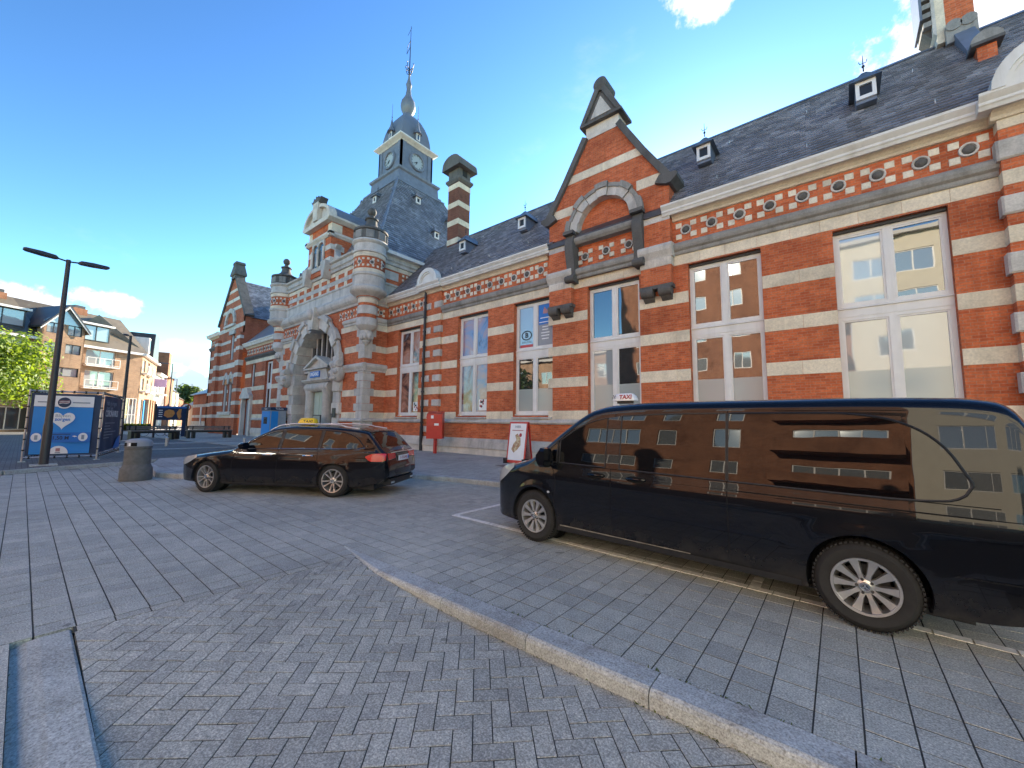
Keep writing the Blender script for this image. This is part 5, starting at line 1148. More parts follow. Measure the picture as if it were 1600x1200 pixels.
class Body:
    def __init__(s, top, bot, wid, prof, rad, crown, xs, flare=None):
        s.top, s.bot, s.wid, s.prof = pchip(*zip(*top)), pchip(*zip(*bot)), pchip(*zip(*wid)), pchip(*zip(*prof))
        s.rad, s.crown, s.xs = pchip(*zip(*rad)), pchip(*zip(*crown)), xs; s.flare = flare
    def side(s, x, z):
        y = s.wid(x) * s.prof(z)
        if s.flare:
            for (ax, az, r_) in s.flare:
                d = math.hypot(x - ax, z - az); y += .016 * math.exp(-((d - r_ - .02) / .055) ** 2) * (1 if z > az - .15 else 0)
        return y
    def ring(s, x, ns=30, na=9, nr=7):
        zt, zb, r_, c = s.top(x), s.bot(x), s.rad(x), s.crown(x)
        zs = max(zb + .05, zt - c - r_)
        P = [(0.0, zb)]; P.append((s.side(x, zb) * .86, zb))
        for k in range(ns):
            z = zb + .035 + (zs - zb - .035) * k / (ns - 1); P.append((s.side(x, z), z))
        ys = s.side(x, zs); ze = zt - c; dr = ze - zs
        rr_ = min(r_ * 1.15, ys * .5)
        for k in range(1, na + 1):
            a = math.pi / 2 * k / na; P.append((ys - rr_ * (1 - math.cos(a)), zs + dr * math.sin(a)))
        y0 = ys - rr_
        for k in range(1, nr + 1):
            y = y0 * (1 - k / nr); P.append((y, ze + c * (1 - (y / max(y0, 1e-6)) ** 2)))
        return P, (2 + ns, 2 + ns + na)
    def mesh(s):
        mb = MB(); rings = []
        for x in s.xs:
            P, s.idx = s.ring(x)
            rings.append([(x, -y, z) for y, z in P] + [(x, y, z) for y, z in P[-2:0:-1]])
        s.rings = rings; s.n = len(rings[0])
        mb.loft(rings); return mb
    def top_patch(s, x0, x1, lo=.0, hi=1.0, off=.005, n=20, m=14):      # pane laid over the upper surface between x0 and x1
        mb = MB(); V = []
        for i in range(n + 1):
            x = x0 + (x1 - x0) * i / n; zt, c, r_ = s.top(x), s.crown(x), s.rad(x); zs = zt - c - r_; ys = s.side(x, zs); rr_ = min(r_ * 1.15, ys * .5); y0 = (ys - rr_)
            for k in range(m + 1):
                t = -1 + 2 * k / m; y = t * y0 * hi * 1.0
                V.append((x, y, zt - c + c * (1 - (y / y0) ** 2)))
        # offset along the local normal
        sl = lambda x: (s.top(x + .01) - s.top(x - .01)) / .02
        V = [(v[0] - sl(v[0]) / math.hypot(1, sl(v[0])) * off, v[1], v[2] + off / math.hypot(1, sl(v[0]))) for v in V]
        F = [(i * (m + 1) + k, (i + 1) * (m + 1) + k, (i + 1) * (m + 1) + k + 1, i * (m + 1) + k + 1) for i in range(n) for k in range(m)]
        return mb.add(V, F)
    def side_patch(s, lo, hi, sgn=-1, off=.005, n=36, m=10):
        fl, fh = [pchip(*zip(*q)) for q in (lo, hi)]; x0, x1 = lo[0][0], lo[-1][0]; V = []
        for i in range(n + 1):
            x = x0 + (x1 - x0) * (.5 - .5 * math.cos(math.pi * i / n)); a, b_ = fl(x), fh(x); b_ = max(b_, a + .002)
            for k in range(m + 1): z = a + (b_ - a) * k / m; V.append((x, sgn * (s.side(x, z) + off), z))
        F = [(i * (m + 1) + k, (i + 1) * (m + 1) + k, (i + 1) * (m + 1) + k + 1, i * (m + 1) + k + 1) for i in range(n) for k in range(m)]
        return MB().add(V, F)
    def gasket(s, lo, hi, sgn=-1, r_=.007, n=40):
        fl, fh = [pchip(*zip(*q)) for q in (lo, hi)]; x0, x1 = lo[0][0], lo[-1][0]
        P = [(x0 + (x1 - x0) * k / n, fl(x0 + (x1 - x0) * k / n)) for k in range(n + 1)] + [(x1 - (x1 - x0) * k / n, fh(x1 - (x1 - x0) * k / n)) for k in range(n + 1)]
        P.append(P[0]); return MB().tube([(x, sgn * (s.side(x, z) + .004), z) for x, z in P], r_, 5)
    def seam(s, pts, sgn=-1, wd=.010, off=.0015):
        P = []
        for (a, b_) in zip(pts[:-1], pts[1:]):
            n = max(2, int(math.hypot(b_[0] - a[0], b_[1] - a[1]) / .04))
            P += [(a[0] + (b_[0] - a[0]) * k / n, a[1] + (b_[1] - a[1]) * k / n) for k in range(n)]
        P.append(pts[-1])
        return MB().tube([(x, sgn * (s.side(x, z) + off - wd * .4), z) for x, z in P], wd * .5, 4)
def bake_boolean(o, cutters):
    for c in cutters:
        m = o.modifiers.new('b', 'BOOLEAN'); m.object = c; m.operation = 'DIFFERENCE'; m.solver = 'EXACT'
    bpy.context.view_layer.update()
    me = bpy.data.meshes.new_from_object(o.evaluated_get(bpy.context.evaluated_depsgraph_get()))
    o.modifiers.clear(); o.data = me
    for c in cutters: bpy.data.objects.remove(c)
    me.polygons.foreach_set('use_smooth', [True] * len(me.polygons)); me.set_sharp_from_angle(angle=R(38))
def wheel(root, x, y, r_, wdt, rim_r, kind, sgn, steer=0.0):
    # built round the axle at the origin with its outer face towards -y
    M_ = Matrix.Translation((x, y, r_)) @ Matrix.Rotation(steer, 4, 'Z') @ (Matrix.Identity(4) if sgn < 0 else Matrix.Rotation(math.pi, 4, 'Z'))
    h2 = wdt / 2
    tp = [(rim_r - .01, h2 - .02), (rim_r + .02, h2), (r_ - .05, h2 + .004), (r_ - .015, h2 - .02), (r_, h2 - .05)]
    tr_ = []
    for k in range(9):
        yy = h2 - .05 - (wdt - .1) * k / 8; tr_.append((r_ - (.006 if k % 2 else 0), yy))
    prof = [(a, b_) for a, b_ in tp] + tr_ + [(a, -b_) for a, b_ in tp[::-1]]
    wl = mk('wheel', MB().lathe(prof, 56, ax='y', cap=False).xf(M_), 'rubber', root, smooth=True, local=True, sharp=30)
    mk('tyre_tread', _tread(r_, wdt).xf(M_), 'rubber', wl, local=True, kind='stuff')
    f = -h2
    mk('rim', MB().lathe([(rim_r + .008, f + .002), (rim_r + .006, f - .006), (rim_r - .012, f - .004), (rim_r - .02, f + .03), (rim_r - .035, f + .09), (rim_r - .05, h2 - .02)], 48, ax='y', cap=False).xf(M_), 'alloy', wl, smooth=True, local=True)
    mk('brake_disc', MB().lathe([(1e-4, f + .10), (rim_r * .72, f + .10), (rim_r * .72, f + .12)], 32, ax='y').xf(M_), 'alloy_dark', wl, local=True)
    mk('wheel_well', MB().lathe([(1e-4, f + .125), (rim_r - .02, f + .125)], 32, ax='y').xf(M_), 'seam', wl, local=True)
    n = 10
    for k in range(n):
        a = 2 * math.pi * k / n + (0 if kind == 'van' else (.07 if k % 2 else -.07))
        if kind == 'van': w0, w1 = .020, .043
        else: w0, w1 = .014, .019
        r0, r1 = rim_r * .2, rim_r - .008
        dx, dz = math.cos(a), math.sin(a); tx, tz = -dz, dx
        def q(rr_, ww, yy): return (dx * rr_ + tx * ww, yy, dz * rr_ + tz * ww)
        mb = MB().loft([[q(rr_, -ww, yy + .03), q(rr_, -ww * .75, yy), q(rr_, ww * .75, yy), q(rr_, ww, yy + .03)] for rr_, ww, yy in ((r0, w0 * 1.2, f + .022), (rim_r * .45, w0, f + .016), (rim_r * .75, (w0 + w1) / 2, f + .012), (r1, w1, f + .006))])
        mk('spoke', mb.xf(M_), 'alloy', wl, local=True)
    mk('hub', MB().lathe([(1e-4, f + .008), (rim_r * .16, f + .010), (rim_r * .30, f + .028), (rim_r * .33, f + .06)], 24, ax='y').xf(M_), 'alloy', wl, smooth=True, local=True)
    mk('hub_cap', MB().lathe([(1e-4, f - .002), (rim_r * .15, f + .0), (rim_r * .16, f + .014)], 20, ax='y').xf(M_), 'black', wl, smooth=True, local=True)
    star = MB()
    for k in range(3):
        a = math.pi / 2 + 2 * math.pi * k / 3; dx, dz = math.cos(a), math.sin(a); L_ = rim_r * .125
        star.prism([(dx * L_, dz * L_), (-dz * .008, dx * .008), (dz * .008, -dx * .008)], 'y', f - .006, f - .001)
    star.lathe([(rim_r * .125, f - .001), (rim_r * .13, f - .005), (rim_r * .145, f - .005), (rim_r * .15, f - .001)], 20, ax='y')
    mk('star_emblem', star.xf(M_), 'chrome', wl, local=True)
    for k in range(5):
        a = 2 * math.pi * (k + .5) / 5; mk('wheel_bolt', MB().lathe([(1e-4, f + .006), (.010, f + .006), (.012, f + .03)], 8, (rim_r * .25 * math.cos(a), rim_r * .25 * math.sin(a)), ax='y').xf(M_), 'alloy_dark', wl, local=True)
    return wl
def _tread(r_, wdt):
    mb = MB()
    for k in range(60):
        a = 2 * math.pi * k / 60
        for sg in (-1, 1):
            b = MB().box(-.010, .010, sg * wdt * .30 - .035, sg * wdt * .30 + .035, r_ - .012, r_ + .002)
            mb.add(b.xf(Matrix.Rotation(a, 4, 'Y')).v, b.f)
    return mb
def place(root_name, label, cat, lx, ly, wx, wy, ang, k=1.0):
    c, s_ = math.cos(ang), math.sin(ang); lx, ly = lx * k, ly * k
    o = thing(root_name, label, cat, (wx - (lx * c - ly * s_), wy - (lx * s_ + ly * c), 0), ang); o.scale = (k, k, k); return o
def cyl_cut(x, z, r_, y0, y1, root):
    mb = MB().lathe([(1e-4, y0), (r_, y0), (r_, y1), (1e-4, y1)], 40, (x, z), ax='y')
    o = bpy.data.objects.new('cut', mesh_of(mb)); col.objects.link(o); return o
def pane_on(b, name, lo, hi, sg, root, r_=.010):
    o = mk(name, b.side_patch(lo, hi, sg), 'car_glass', root, local=True, smooth=True)
    mk('gasket', b.gasket(lo, hi, sg, r_), 'plastic_black', o, local=True)
def finish_body(b, name, root, arches, mat='paint_black'):
    me = mesh_of(b.mesh(), True); o = bpy.data.objects.new(name, me); col.objects.link(o)
    cuts = []
    for (x, z, r_, yi) in arches:
        cuts.append(cyl_cut(x, z, r_, -1.4, -yi, root)); cuts.append(cyl_cut(x, z, r_, yi, 1.4, root))
    bake_boolean(o, cuts); o.data.materials.clear(); o.data.materials.append(MAT[mat]); o.name = name
    o.parent = root; WM[o.name] = WM[root.name]
    for (x, z, r_, yi) in arches:
        for sg in (-1, 1):
            y0, y1 = sorted((sg * (yi + .002), sg * (b.side(x, z + r_) - .012)))
            mk('wheel_arch_liner', MB().lathe([(r_ - .004, y0), (r_ - .004, y1)], 30, (x, z), a0=-.2, a1=math.pi + .2, ax='y'), 'plastic_black', o, local=True)
            mk('wheel_arch_liner', MB().lathe([(1e-4, sg * (yi + .004)), (r_ - .004, sg * (yi + .004))], 30, (x, z), ax='y'), 'plastic_black', o, local=True)
    return o
# --- the taxi van
VL = 5.37
van_ang = math.atan2(4.28 - 4.48, .18 + 3.23)
van = place('taxi_van', 'black taxi van with dark side windows and white roof sign in the nearest bay', 'van', .92, -.92, -3.23, 4.47, van_ang, .97)
vb = Body(top=[(0, .66), (.04, .80), (.12, .93), (.3, 1.03), (.55, 1.10), (.78, 1.165), (1.0, 1.30), (1.3, 1.53), (1.6, 1.735), (1.8, 1.835), (2.05, 1.885), (2.6, 1.91), (4.2, 1.905), (4.9, 1.885), (5.15, 1.845), (5.26, 1.74), (5.31, 1.5), (5.34, 1.2), (5.36, 1.0), (5.37, .75)],
          bot=[(0, .42), (.06, .27), (.2, .2), (.6, .19), (4.9, .22), (5.2, .27), (5.37, .40)],
          wid=[(0, .62), (.06, .75), (.18, .85), (.4, .915), (.75, .948), (1.2, .96), (4.6, .96), (5.1, .945), (5.28, .915), (5.37, .86)],
          prof=[(.15, .945), (.25, .965), (.4, .978), (.55, .988), (.72, .996), (.88, 1.0), (.95, .997), (1.0, .985), (1.05, .978), (1.2, .958), (1.5, .908), (1.72, .866), (1.95, .80)],
          rad=[(0, .10), (.3, .12), (.8, .10), (1.6, .10), (2.1, .12), (4.9, .12), (5.2, .12), (5.37, .12)],
          crown=[(0, .05), (.5, .07), (1.2, .05), (2, .035), (5, .03), (5.37, .02)],
          xs=sorted(set([0, .015, .03, .05, .075] + [.1 + .05 * k for k in range(40)] + [2.1 + .12 * k for k in range(24)] + [4.95 + .04 * k for k in range(10)] + [5.335, 5.35, 5.362, 5.37])),
          flare=[(.92, .36, .37), (4.35, .36, .37)])
vbo = finish_body(vb, 'body', van, [(.92, .355, .385, .60), (4.35, .355, .385, .60)])
for sg in (-1, 1):
    pane_on(vb, 'quarter_light', [(.98, 1.10), (1.30, 1.10)], [(.98, 1.12), (1.1, 1.21), (1.30, 1.37)], sg, van)
    pane_on(vb, 'door_window', [(1.34, 1.10), (2.02, 1.09)], [(1.34, 1.39), (1.6, 1.555), (1.85, 1.655), (2.02, 1.69)], sg, van)
    mk('pillar_trim', vb.side_patch([(2.03, 1.085), (2.20, 1.085)], [(2.03, 1.69), (2.20, 1.715)], sg, .004), 'paint_black', van, local=True, smooth=True)
    pane_on(vb, 'side_window', [(2.21, 1.085), (3.36, 1.07)], [(2.21, 1.715), (2.8, 1.735), (3.36, 1.74)], sg, van)
    pane_on(vb, 'side_window', [(3.375, 1.07), (4.5, 1.06), (4.84, 1.08), (4.93, 1.12), (4.98, 1.2)], [(3.375, 1.74), (4.2, 1.735), (4.5, 1.70), (4.7, 1.62), (4.86, 1.47), (4.98, 1.22)], sg, van)
    for pts in ([(2.10, .30), (2.10, 1.085)], [(2.12, 1.08), (2.12, 1.76), (2.3, 1.795)], [(3.367, .30), (3.367, 1.8)], [(1.25, .30), (1.27, .62), (1.30, .85), (1.22, 1.06)], [(2.12, .99), (5.2, .975)], [(.95, 1.085), (5.1, 1.055)], [(1.3, .30), (3.5, .30)], [(4.8, .55), (5.3, .56)]):
        mk('panel_seam', vb.seam(pts, sg), 'seam', vbo, local=True)
    mk('sliding_rail', vb.seam([(3.45, .985), (5.05, .975)], sg, .016, .004), 'seam', vbo, local=True)
    for hx in (1.90, 2.42):
        z_ = .985; y_ = sg * (vb.side(hx, z_))
        hd = mk('door_handle', MB().sphere((0, 0, 0), 1, 10).xf(Matrix.Translation((hx, y_ + sg * .004, z_)) @ Matrix.Diagonal((.125, .012, .038, 1))), 'seam', van, local=True, smooth=True)
        mk('handle_grip', MB().tube([(hx - .105, y_ + sg * .012, z_ + .005), (hx - .05, y_ + sg * .036, z_ + .008), (hx + .06, y_ + sg * .036, z_ + .008), (hx + .11, y_ + sg * .012, z_ + .005)], .013, 8), 'paint_black', hd, local=True, smooth=True)
    y_ = vb.side(.9, 1.1)
    mr = mk('wing_mirror', MB().loft([[(1.20 + dx_, sg * (y_ + yy), 1.16 + zz * hgt) for dx_, zz in ((-.05, -.12), (.045, -.12), (.06, 0), (.045, .12), (-.03, .13), (-.08, .05), (-.08, -.05))] for yy, hgt in ((.03, .3), (.06, .9), (.12, 1.05), (.20, 1.0), (.235, .7))]), 'paint_black', van, local=True, smooth=True)
    mk('mirror_foot', MB().box(1.12, 1.24, *sorted((sg * (y_ - .03), sg * (y_ + .08))), 1.06, 1.13), 'plastic_black', mr, local=True)
    mk('sill_trim', vb.side_patch([(1.33, .225), (3.93, .235)], [(1.33, .285), (3.93, .29)], sg, .01, 12, 3), 'plastic_black', van, local=True, smooth=True)
    mk('sill_dust', vb.side_patch([(1.36, .29), (3.0, .295)], [(1.36, .305), (3.0, .305)], sg, .012, 12, 2), 'dust', van, local=True)
    hl = mk('headlight', vb.side_patch([(.16, .72), (.30, .80), (.52, .97)], [(.16, .86), (.30, .97), (.52, 1.035)], sg, .006, 14, 8), 'lamp_clear', van, local=True, smooth=True)
    mk('tail_light', vb.side_patch([(5.24, .78), (5.355, .80)], [(5.24, 1.14), (5.335, 1.14)], sg, .006, 10, 8), 'tail_red', van, local=True, smooth=True)
    mk('indicator', MB().sphere((0, 0, 0), 1, 8).xf(Matrix.Translation((1.18, sg * (vb.side(1.18, .70) + .002), .70)) @ Matrix.Diagonal((.022, .008, .016, 1))), 'lamp_clear', van, local=True, smooth=True)
    mk('lower_trim', vb.side_patch([(4.78, .26), (5.33, .36)], [(4.78, .5), (5.33, .5)], sg, .004, 10, 3), 'paint_black', van, local=True, smooth=True)
mk('windscreen', vb.top_patch(.86, 1.80, hi=.93), 'car_glass', van, local=True, smooth=True)
mk('grille', MB().box(-.006, .03, -.42, .42, .52, .70), 'plastic_black', van, local=True); mk('bumper_insert', MB().box(.0, .06, -.6, .6, .28, .42), 'plastic_black', van, local=True)
mk('underbody', MB().box(.5, 4.95, -.72, .72, .17, .3), 'plastic_black', van, local=True)
mk('exhaust', MB().tube([(3.2, -.55, .2), (4.0, -.6, .19)], .03, 8), 'alloy_dark', van, local=True)
for x_ in (.92, 4.35):
    for sg in (-1, 1): wheel(van, x_, sg * .845, .342, .205, .213, 'van', sg)
def roof_sign(root, x, y, z, mat, txt, tmat, L=.36, wd=.16, hh=.115, rz=0.0):
    M_ = Matrix.Translation((x, y, z)) @ Matrix.Rotation(rz, 4, 'Z')
    rings = [[(a * L / 2 * k, b_ * wd / 2 * k2, zz) for a, b_ in ((-1, -.7), (-.8, -1), (.8, -1), (1, -.7), (1, .7), (.8, 1), (-.8, 1), (-1, .7))] for k, k2, zz in ((1, 1, .035), (1.0, 1.0, .055), (.9, .78, hh), (.72, .45, hh + .03), (.5, .2, hh + .037))]
    s_ = mk('roof_sign', MB().loft(rings).xf(M_), mat, root, local=True, smooth=True, sharp=60)
    mk('sign_foot', MB().box(-L * .3, L * .3, -.05, .05, .0, .036).xf(M_), 'black', s_, local=True)
    for sg in (-1, 1):
        Mt = M_ @ (Matrix.Identity(4) if sg < 0 else Matrix.Rotation(math.pi, 4, 'Z')) @ Matrix.Translation((L * .12, -wd / 2 * .90 - .002, .083)) @ Matrix.Rotation(R(-14), 4, 'X') @ FACE_Y
        text_mesh(txt, .082, tmat, s_, Mt, .0015, local=True, bold=.002, width=L * .55)
    return s_
s_ = roof_sign(van, 1.98, -.30, 1.895, 'white', 'TAXI', 'letter_red', .32, .15, .10)
for k, (a, b_) in enumerate(((-.15, .07), (-.13, .085), (-.14, .10), (-.12, .07), (-.11, .095))):
    mk('sign_check', MB().box(1.98 + a, 1.98 + a + .012, -.30 - .0795, -.30 - .075, 1.895 + b_, 1.895 + b_ + .012), 'black', s_, local=True)
# --- the estate car
wag_ang = math.atan2(4.12 - 2.62, -8.2 + 10.68)
wag = place('taxi_estate_car', 'black estate car taxi with yellow roof sign parked at an angle before the entrance', 'car', .86, -.88, -10.66, 2.64, wag_ang)
wb = Body(top=[(0, .56), (.03, .66), (.1, .74), (.3, .80), (.7, .875), (1.1, .925), (1.38, .965), (1.6, 1.09), (1.9, 1.26), (2.15, 1.375), (2.4, 1.435), (2.8, 1.465), (3.4, 1.462), (3.9, 1.435), (4.25, 1.395), (4.42, 1.36), (4.52, 1.27), (4.66, 1.12), (4.76, 1.01), (4.82, .96), (4.88, .90), (4.92, .7), (4.935, .6)],
          bot=[(0, .36), (.06, .24), (.2, .19), (.7, .18), (4.1, .18), (4.6, .24), (4.8, .30), (4.935, .42)],
          wid=[(0, .58), (.05, .68), (.16, .79), (.4, .875), (.8, .915), (1.4, .925), (3.6, .925), (4.2, .905), (4.6, .865), (4.82, .80), (4.935, .70)],
          prof=[(.15, .93), (.25, .965), (.4, .99), (.55, 1.0), (.68, 1.0), (.80, .992), (.88, .975), (.93, .945), (.97, .925), (1.1, .87), (1.25, .805), (1.38, .745), (1.5, .69)],
          rad=[(0, .09), (.4, .11), (1.3, .10), (1.9, .07), (2.4, .075), (4.2, .08), (4.5, .07), (4.935, .09)],
          crown=[(0, .04), (.8, .06), (1.4, .05), (2.2, .035), (4.3, .03), (4.8, .02), (4.935, .015)],
          xs=sorted(set([0, .015, .03, .05, .075] + [.1 + .06 * k for k in range(50)] + [3.1 + .1 * k for k in range(10)] + [4.1 + .04 * k for k in range(18)] + [4.81, 4.84, 4.86, 4.88, 4.9, 4.915, 4.925, 4.935])),
          flare=[(.86, .34, .34), (3.80, .34, .34)])
wbo = finish_body(wb, 'body', wag, [(.86, .335, .355, .58), (3.80, .335, .355, .58)])
for sg in (-1, 1):
    pane_on(wb, 'front_window', [(1.62, .955), (2.48, .955)], [(1.62, .965), (1.9, 1.14), (2.2, 1.28), (2.48, 1.345)], sg, wag)
    pane_on(wb, 'rear_window', [(2.55, .955), (3.40, .96)], [(2.55, 1.352), (3.0, 1.372), (3.40, 1.362)], sg, wag)
    pane_on(wb, 'cargo_window', [(3.46, .962), (4.1, .98), (4.40, 1.02)], [(3.46, 1.358), (3.9, 1.32), (4.2, 1.22), (4.40, 1.04)], sg, wag)
    mk('pillar_trim', wb.side_patch([(2.485, .955), (2.545, .955)], [(2.485, 1.345), (2.545, 1.352)], sg, .004, 4), 'black', wag, local=True); mk('pillar_trim', wb.side_patch([(3.405, .96), (3.455, .96)], [(3.405, 1.362), (3.455, 1.358)], sg, .004, 4), 'black', wag, local=True)
    mk('chrome_strip', MB().tube([(x, sg * (wb.side(x, z) + .004), z) for x, z in [(1.6 + .1 * k, .948 + .0015 * k) for k in range(28)] + [(4.43, 1.01)]], .007, 6), 'chrome', wag, local=True, smooth=True)
    for pts in ([(1.48, .25), (1.46, .6), (1.5, .94)], [(2.52, .25), (2.52, .95)], [(3.42, .96), (3.44, .72)], [(1.1, .26), (3.4, .255)], [(.4, .80), (1.4, .93)]): mk('panel_seam', wb.seam(pts, sg), 'seam', wbo, local=True)
    for hx in (2.28, 3.22):
        hd = mk('door_handle', MB().tube([(hx - .11, sg * (wb.side(hx, .83) + .008), .83), (hx - .07, sg * (wb.side(hx, .83) + .032), .835), (hx + .08, sg * (wb.side(hx, .83) + .032), .838), (hx + .12, sg * (wb.side(hx, .83) + .008), .835)], .012, 8), 'chrome', wag, local=True, smooth=True)
    rail = [(2.15, 1.33), (2.4, 1.405), (2.8, 1.435), (3.4, 1.432), (3.9, 1.402), (4.2, 1.365)]
    fr = pchip(*zip(*rail)); mk('roof_rail', MB().tube([(x, sg * (wb.side(x, fr(x) - .04) - .05), fr(x) + .055 * math.sin(math.pi * min(1, (i + .3) / 3) / 2) * (1 if i < 17 else .6)) for i, x in enumerate([2.15 + 2.05 * k / 20 for k in range(21)])], .016, 8), 'steel', wag, local=True, smooth=True)
    y_ = wb.side(1.75, .97)
    mk('wing_mirror', MB().loft([[(1.78 + dx_, sg * (y_ + yy), 1.01 + zz * hgt) for dx_, zz in ((-.05, -.07), (.04, -.07), (.05, 0), (.04, .07), (-.03, .075), (-.08, .02))] for yy, hgt in ((.02, .3), (.05, .9), (.12, 1.05), (.18, .95), (.205, .6))]), 'paint_black', wag, local=True, smooth=True)
    mk('headlight', wb.side_patch([(.10, .56), (.3, .60), (.58, .74)], [(.10, .67), (.3, .75), (.58, .80)], sg, .006, 12, 6), 'lamp_clear', wag, local=True, smooth=True)
    tl = mk('tail_light', wb.side_patch([(4.48, .82), (4.6, .74), (4.80, .74), (4.875, .76)], [(4.48, .84), (4.6, .89), (4.80, .905), (4.875, .895)], sg, .008, 14, 6), 'tail_red', wag, local=True, smooth=True)
    mk('sill_trim', wb.side_patch([(1.25, .20), (3.42, .20)], [(1.25, .245), (3.42, .245)], sg, .012, 10, 3), 'plastic_black', wag, local=True)
mk('windscreen', wb.top_patch(1.42, 2.22, hi=.95), 'car_glass', wag, local=True, smooth=True)
mk('rear_screen', wb.top_patch(4.46, 4.74, hi=.92), 'car_glass', wag, local=True, smooth=True)
mk('roof_spoiler', wb.top_patch(4.18, 4.45, hi=.98, off=.012), 'paint_black', wag, local=True, smooth=True)
mk('glass_roof', wb.top_patch(2.4, 3.8, hi=.9, off=.003), 'car_glass', wag, local=True, smooth=True)
for sg in (-1, 1): mk('tail_light', MB().loft([[(4.885 + dx_, sg * y_, z_) for dx_, z_ in ((0, .75), (.022, .76), (.012, .89), (-.01, .90))] for y_ in (.36, .5, .62, .69)]), 'tail_red', wag, local=True, smooth=True)
mk('chrome_bar', MB().box(4.90, 4.925, -.62, .62, .905, .925), 'chrome', wag, local=True)
pl = mk('number_plate', MB().box(4.925, 4.943, -.26, .26, .72, .83), 'plate', wag, local=True)
mk('plate_band', MB().box(4.944, 4.946, .20, .25, .73, .82), 'blue_sign', pl, local=True)
Mt = Matrix.Translation((4.945, -.02, .775)) @ Matrix.Rotation(math.pi / 2, 4, 'Z') @ FACE_Y
text_mesh('1-TXAB', .085, 'letter_red', pl, Mt, .001, local=True, width=.36)
mk('rear_bumper', MB().loft([[(4.86 + dx_ - .10 * (abs(y_) / .8) ** 3, y_, z_) for dx_, z_ in ((0, .36), (.085, .40), (.10, .5), (.09, .60), (0, .62))] for y_ in (-.78, -.6, -.3, 0, .3, .6, .78)]), 'paint_black', wag, local=True, smooth=True)
mk('diffuser', MB().box(4.70, 4.92, -.6, .6, .24, .36), 'plastic_black', wag, local=True)
mk('star_emblem', MB().lathe([(.035, 4.90), (.045, 4.90), (.045, 4.915), (.035, 4.915)], 18, (0, .965), ax='x'), 'chrome', wag, local=True)
for sg in (-1, 1): mk('exhaust_trim', MB().box(4.88, 4.93, *sorted((sg * .42, sg * .58)), .27, .31), 'chrome', wag, local=True)
mk('underbody', MB().box(.5, 4.6, -.7, .7, .15, .26), 'plastic_black', wag, local=True)
for x_, stv in ((.86, R(-8)), (3.80, 0)):
    for sg in (-1, 1): wheel(wag, x_, sg * .80, .335, .225, .232, 'car', sg, stv)
roof_sign(wag, 2.62, -.1, 1.46, 'yellow', 'TAXI', 'black', .42, .2, .13, R(0))
# ------------------------------------------------------------------ buildings round the square
def FM(C, u, n): return Matrix(((u.x, -n.x, 0, C.x), (u.y, -n.y, 0, C.y), (0, 0, 1, C.z), (0, 0, 0, 1)))
class Front:      # geometry written as seen facing -y, moved onto its own wall
    def __init__(s, root, C, u, n): s.root, s.M = root, FM(Vector(C), Vector(u).normalized(), Vector(n).normalized())
    def part(s, name, mb, mat, parent=None, **k): return mk(name, mb.xf(s.M), mat, parent or s.root, **k)
    def win(s, x0, x1, z0, z1, cols=2, frame='white_paint', pane='pane_far', d=.12, f=.07, hbar=0):
        mb = MB().box(x0, x0 + f, d - .03, d + .05, z0, z1).box(x1 - f, x1, d - .03, d + .05, z0, z1).box(x0 + f, x1 - f, d - .03, d + .05, z0, z0 + f).box(x0 + f, x1 - f, d - .03, d + .05, z1 - f, z1)
        for k in range(1, cols): xm = x0 + (x1 - x0) * k / cols; mb.box(xm - f / 2, xm + f / 2, d - .03, d + .05, z0 + f, z1 - f)
        if hbar: mb.box(x0 + f, x1 - f, d - .028, d + .05, hbar - f / 2, hbar + f / 2)
        wn = s.part('window', mb, frame)
        for k in range(cols):
            a, b_ = x0 + f / 2 + (x1 - x0 - f) * k / cols, x0 + f / 2 + (x1 - x0 - f) * (k + 1) / cols; t1, t2 = random.uniform(-.012, .012), random.uniform(-.015, .015)
            s.part('pane', MB().add([(a, d + .02 - t1, z0 + .03), (b_, d + .02 + t1, z0 + .03), (b_, d + .02 + t1 + t2, z1 - .03), (a, d + .02 - t1 + t2, z1 - .03)], [(0, 1, 2, 3)]), pane, wn)
        return wn
    def balcony(s, x0, x1, z, dp=.5, hh=.95):
        b = s.part('balcony', MB().box(x0, x1, -dp, 0, z - .12, z), 'white_paint')
        rl = MB().box(x0, x1, -dp - .03, -dp + .03, z + hh - .06, z + hh).box(x0, x1, -dp - .02, -dp + .02, z + .12, z + .17)
        s.part('rail', rl, 'white_paint', b)
        for k in range(int((x1 - x0) / .9) + 2):
            x = x0 + .03 + (x1 - x0 - .06) * k / (int((x1 - x0) / .9) + 1); s.part('post', MB().box(x - .03, x + .03, -dp - .03, -dp + .03, z, z + hh), 'white_paint', b)
        return b
c16 = R(16)
C1 = (-70.6, 9.4, 0); u1, n1 = (.4333, -.9013, 0), (.9013, .4333, 0); u2, n2 = (-math.cos(c16), math.sin(c16), 0), (math.sin(c16), math.cos(c16), 0)
ap = thing('apartment_block', 'tan brick apartment block with brown tiled roof, gabled bay and white balconies', 'apartment block', (-70.6, 9.4, 0))
A = Front(ap, C1, u1, n1); B = Front(ap, C1, u2, n2)
wh = [(2.98, 5.85, 7.85, 9.65), (2.98, 5.8, 5.2, 7.15), (10.9, 14.2, 8.5, 9.9), (10.9, 14.2, 6.0, 7.2), (15.5, 18, 8.5, 9.9), (15.5, 18, 6, 7.2), (9.6, 12.6, .25, 2.6), (13.2, 18, .25, 2.6), (2.6, 6.2, .25, 2.6)]
A.part('wall', wall_holes(0, 26, -.1, 9.9, 0, wh, .25), 'brick_tan')
for i, h in enumerate(wh): A.win(*h, cols=2 if i < 6 else 3, pane='pane_pale' if i < 6 else 'pane_far', d=.16)
A.balcony(2.7, 6.0, 7.75); A.balcony(2.7, 6.0, 5.1)
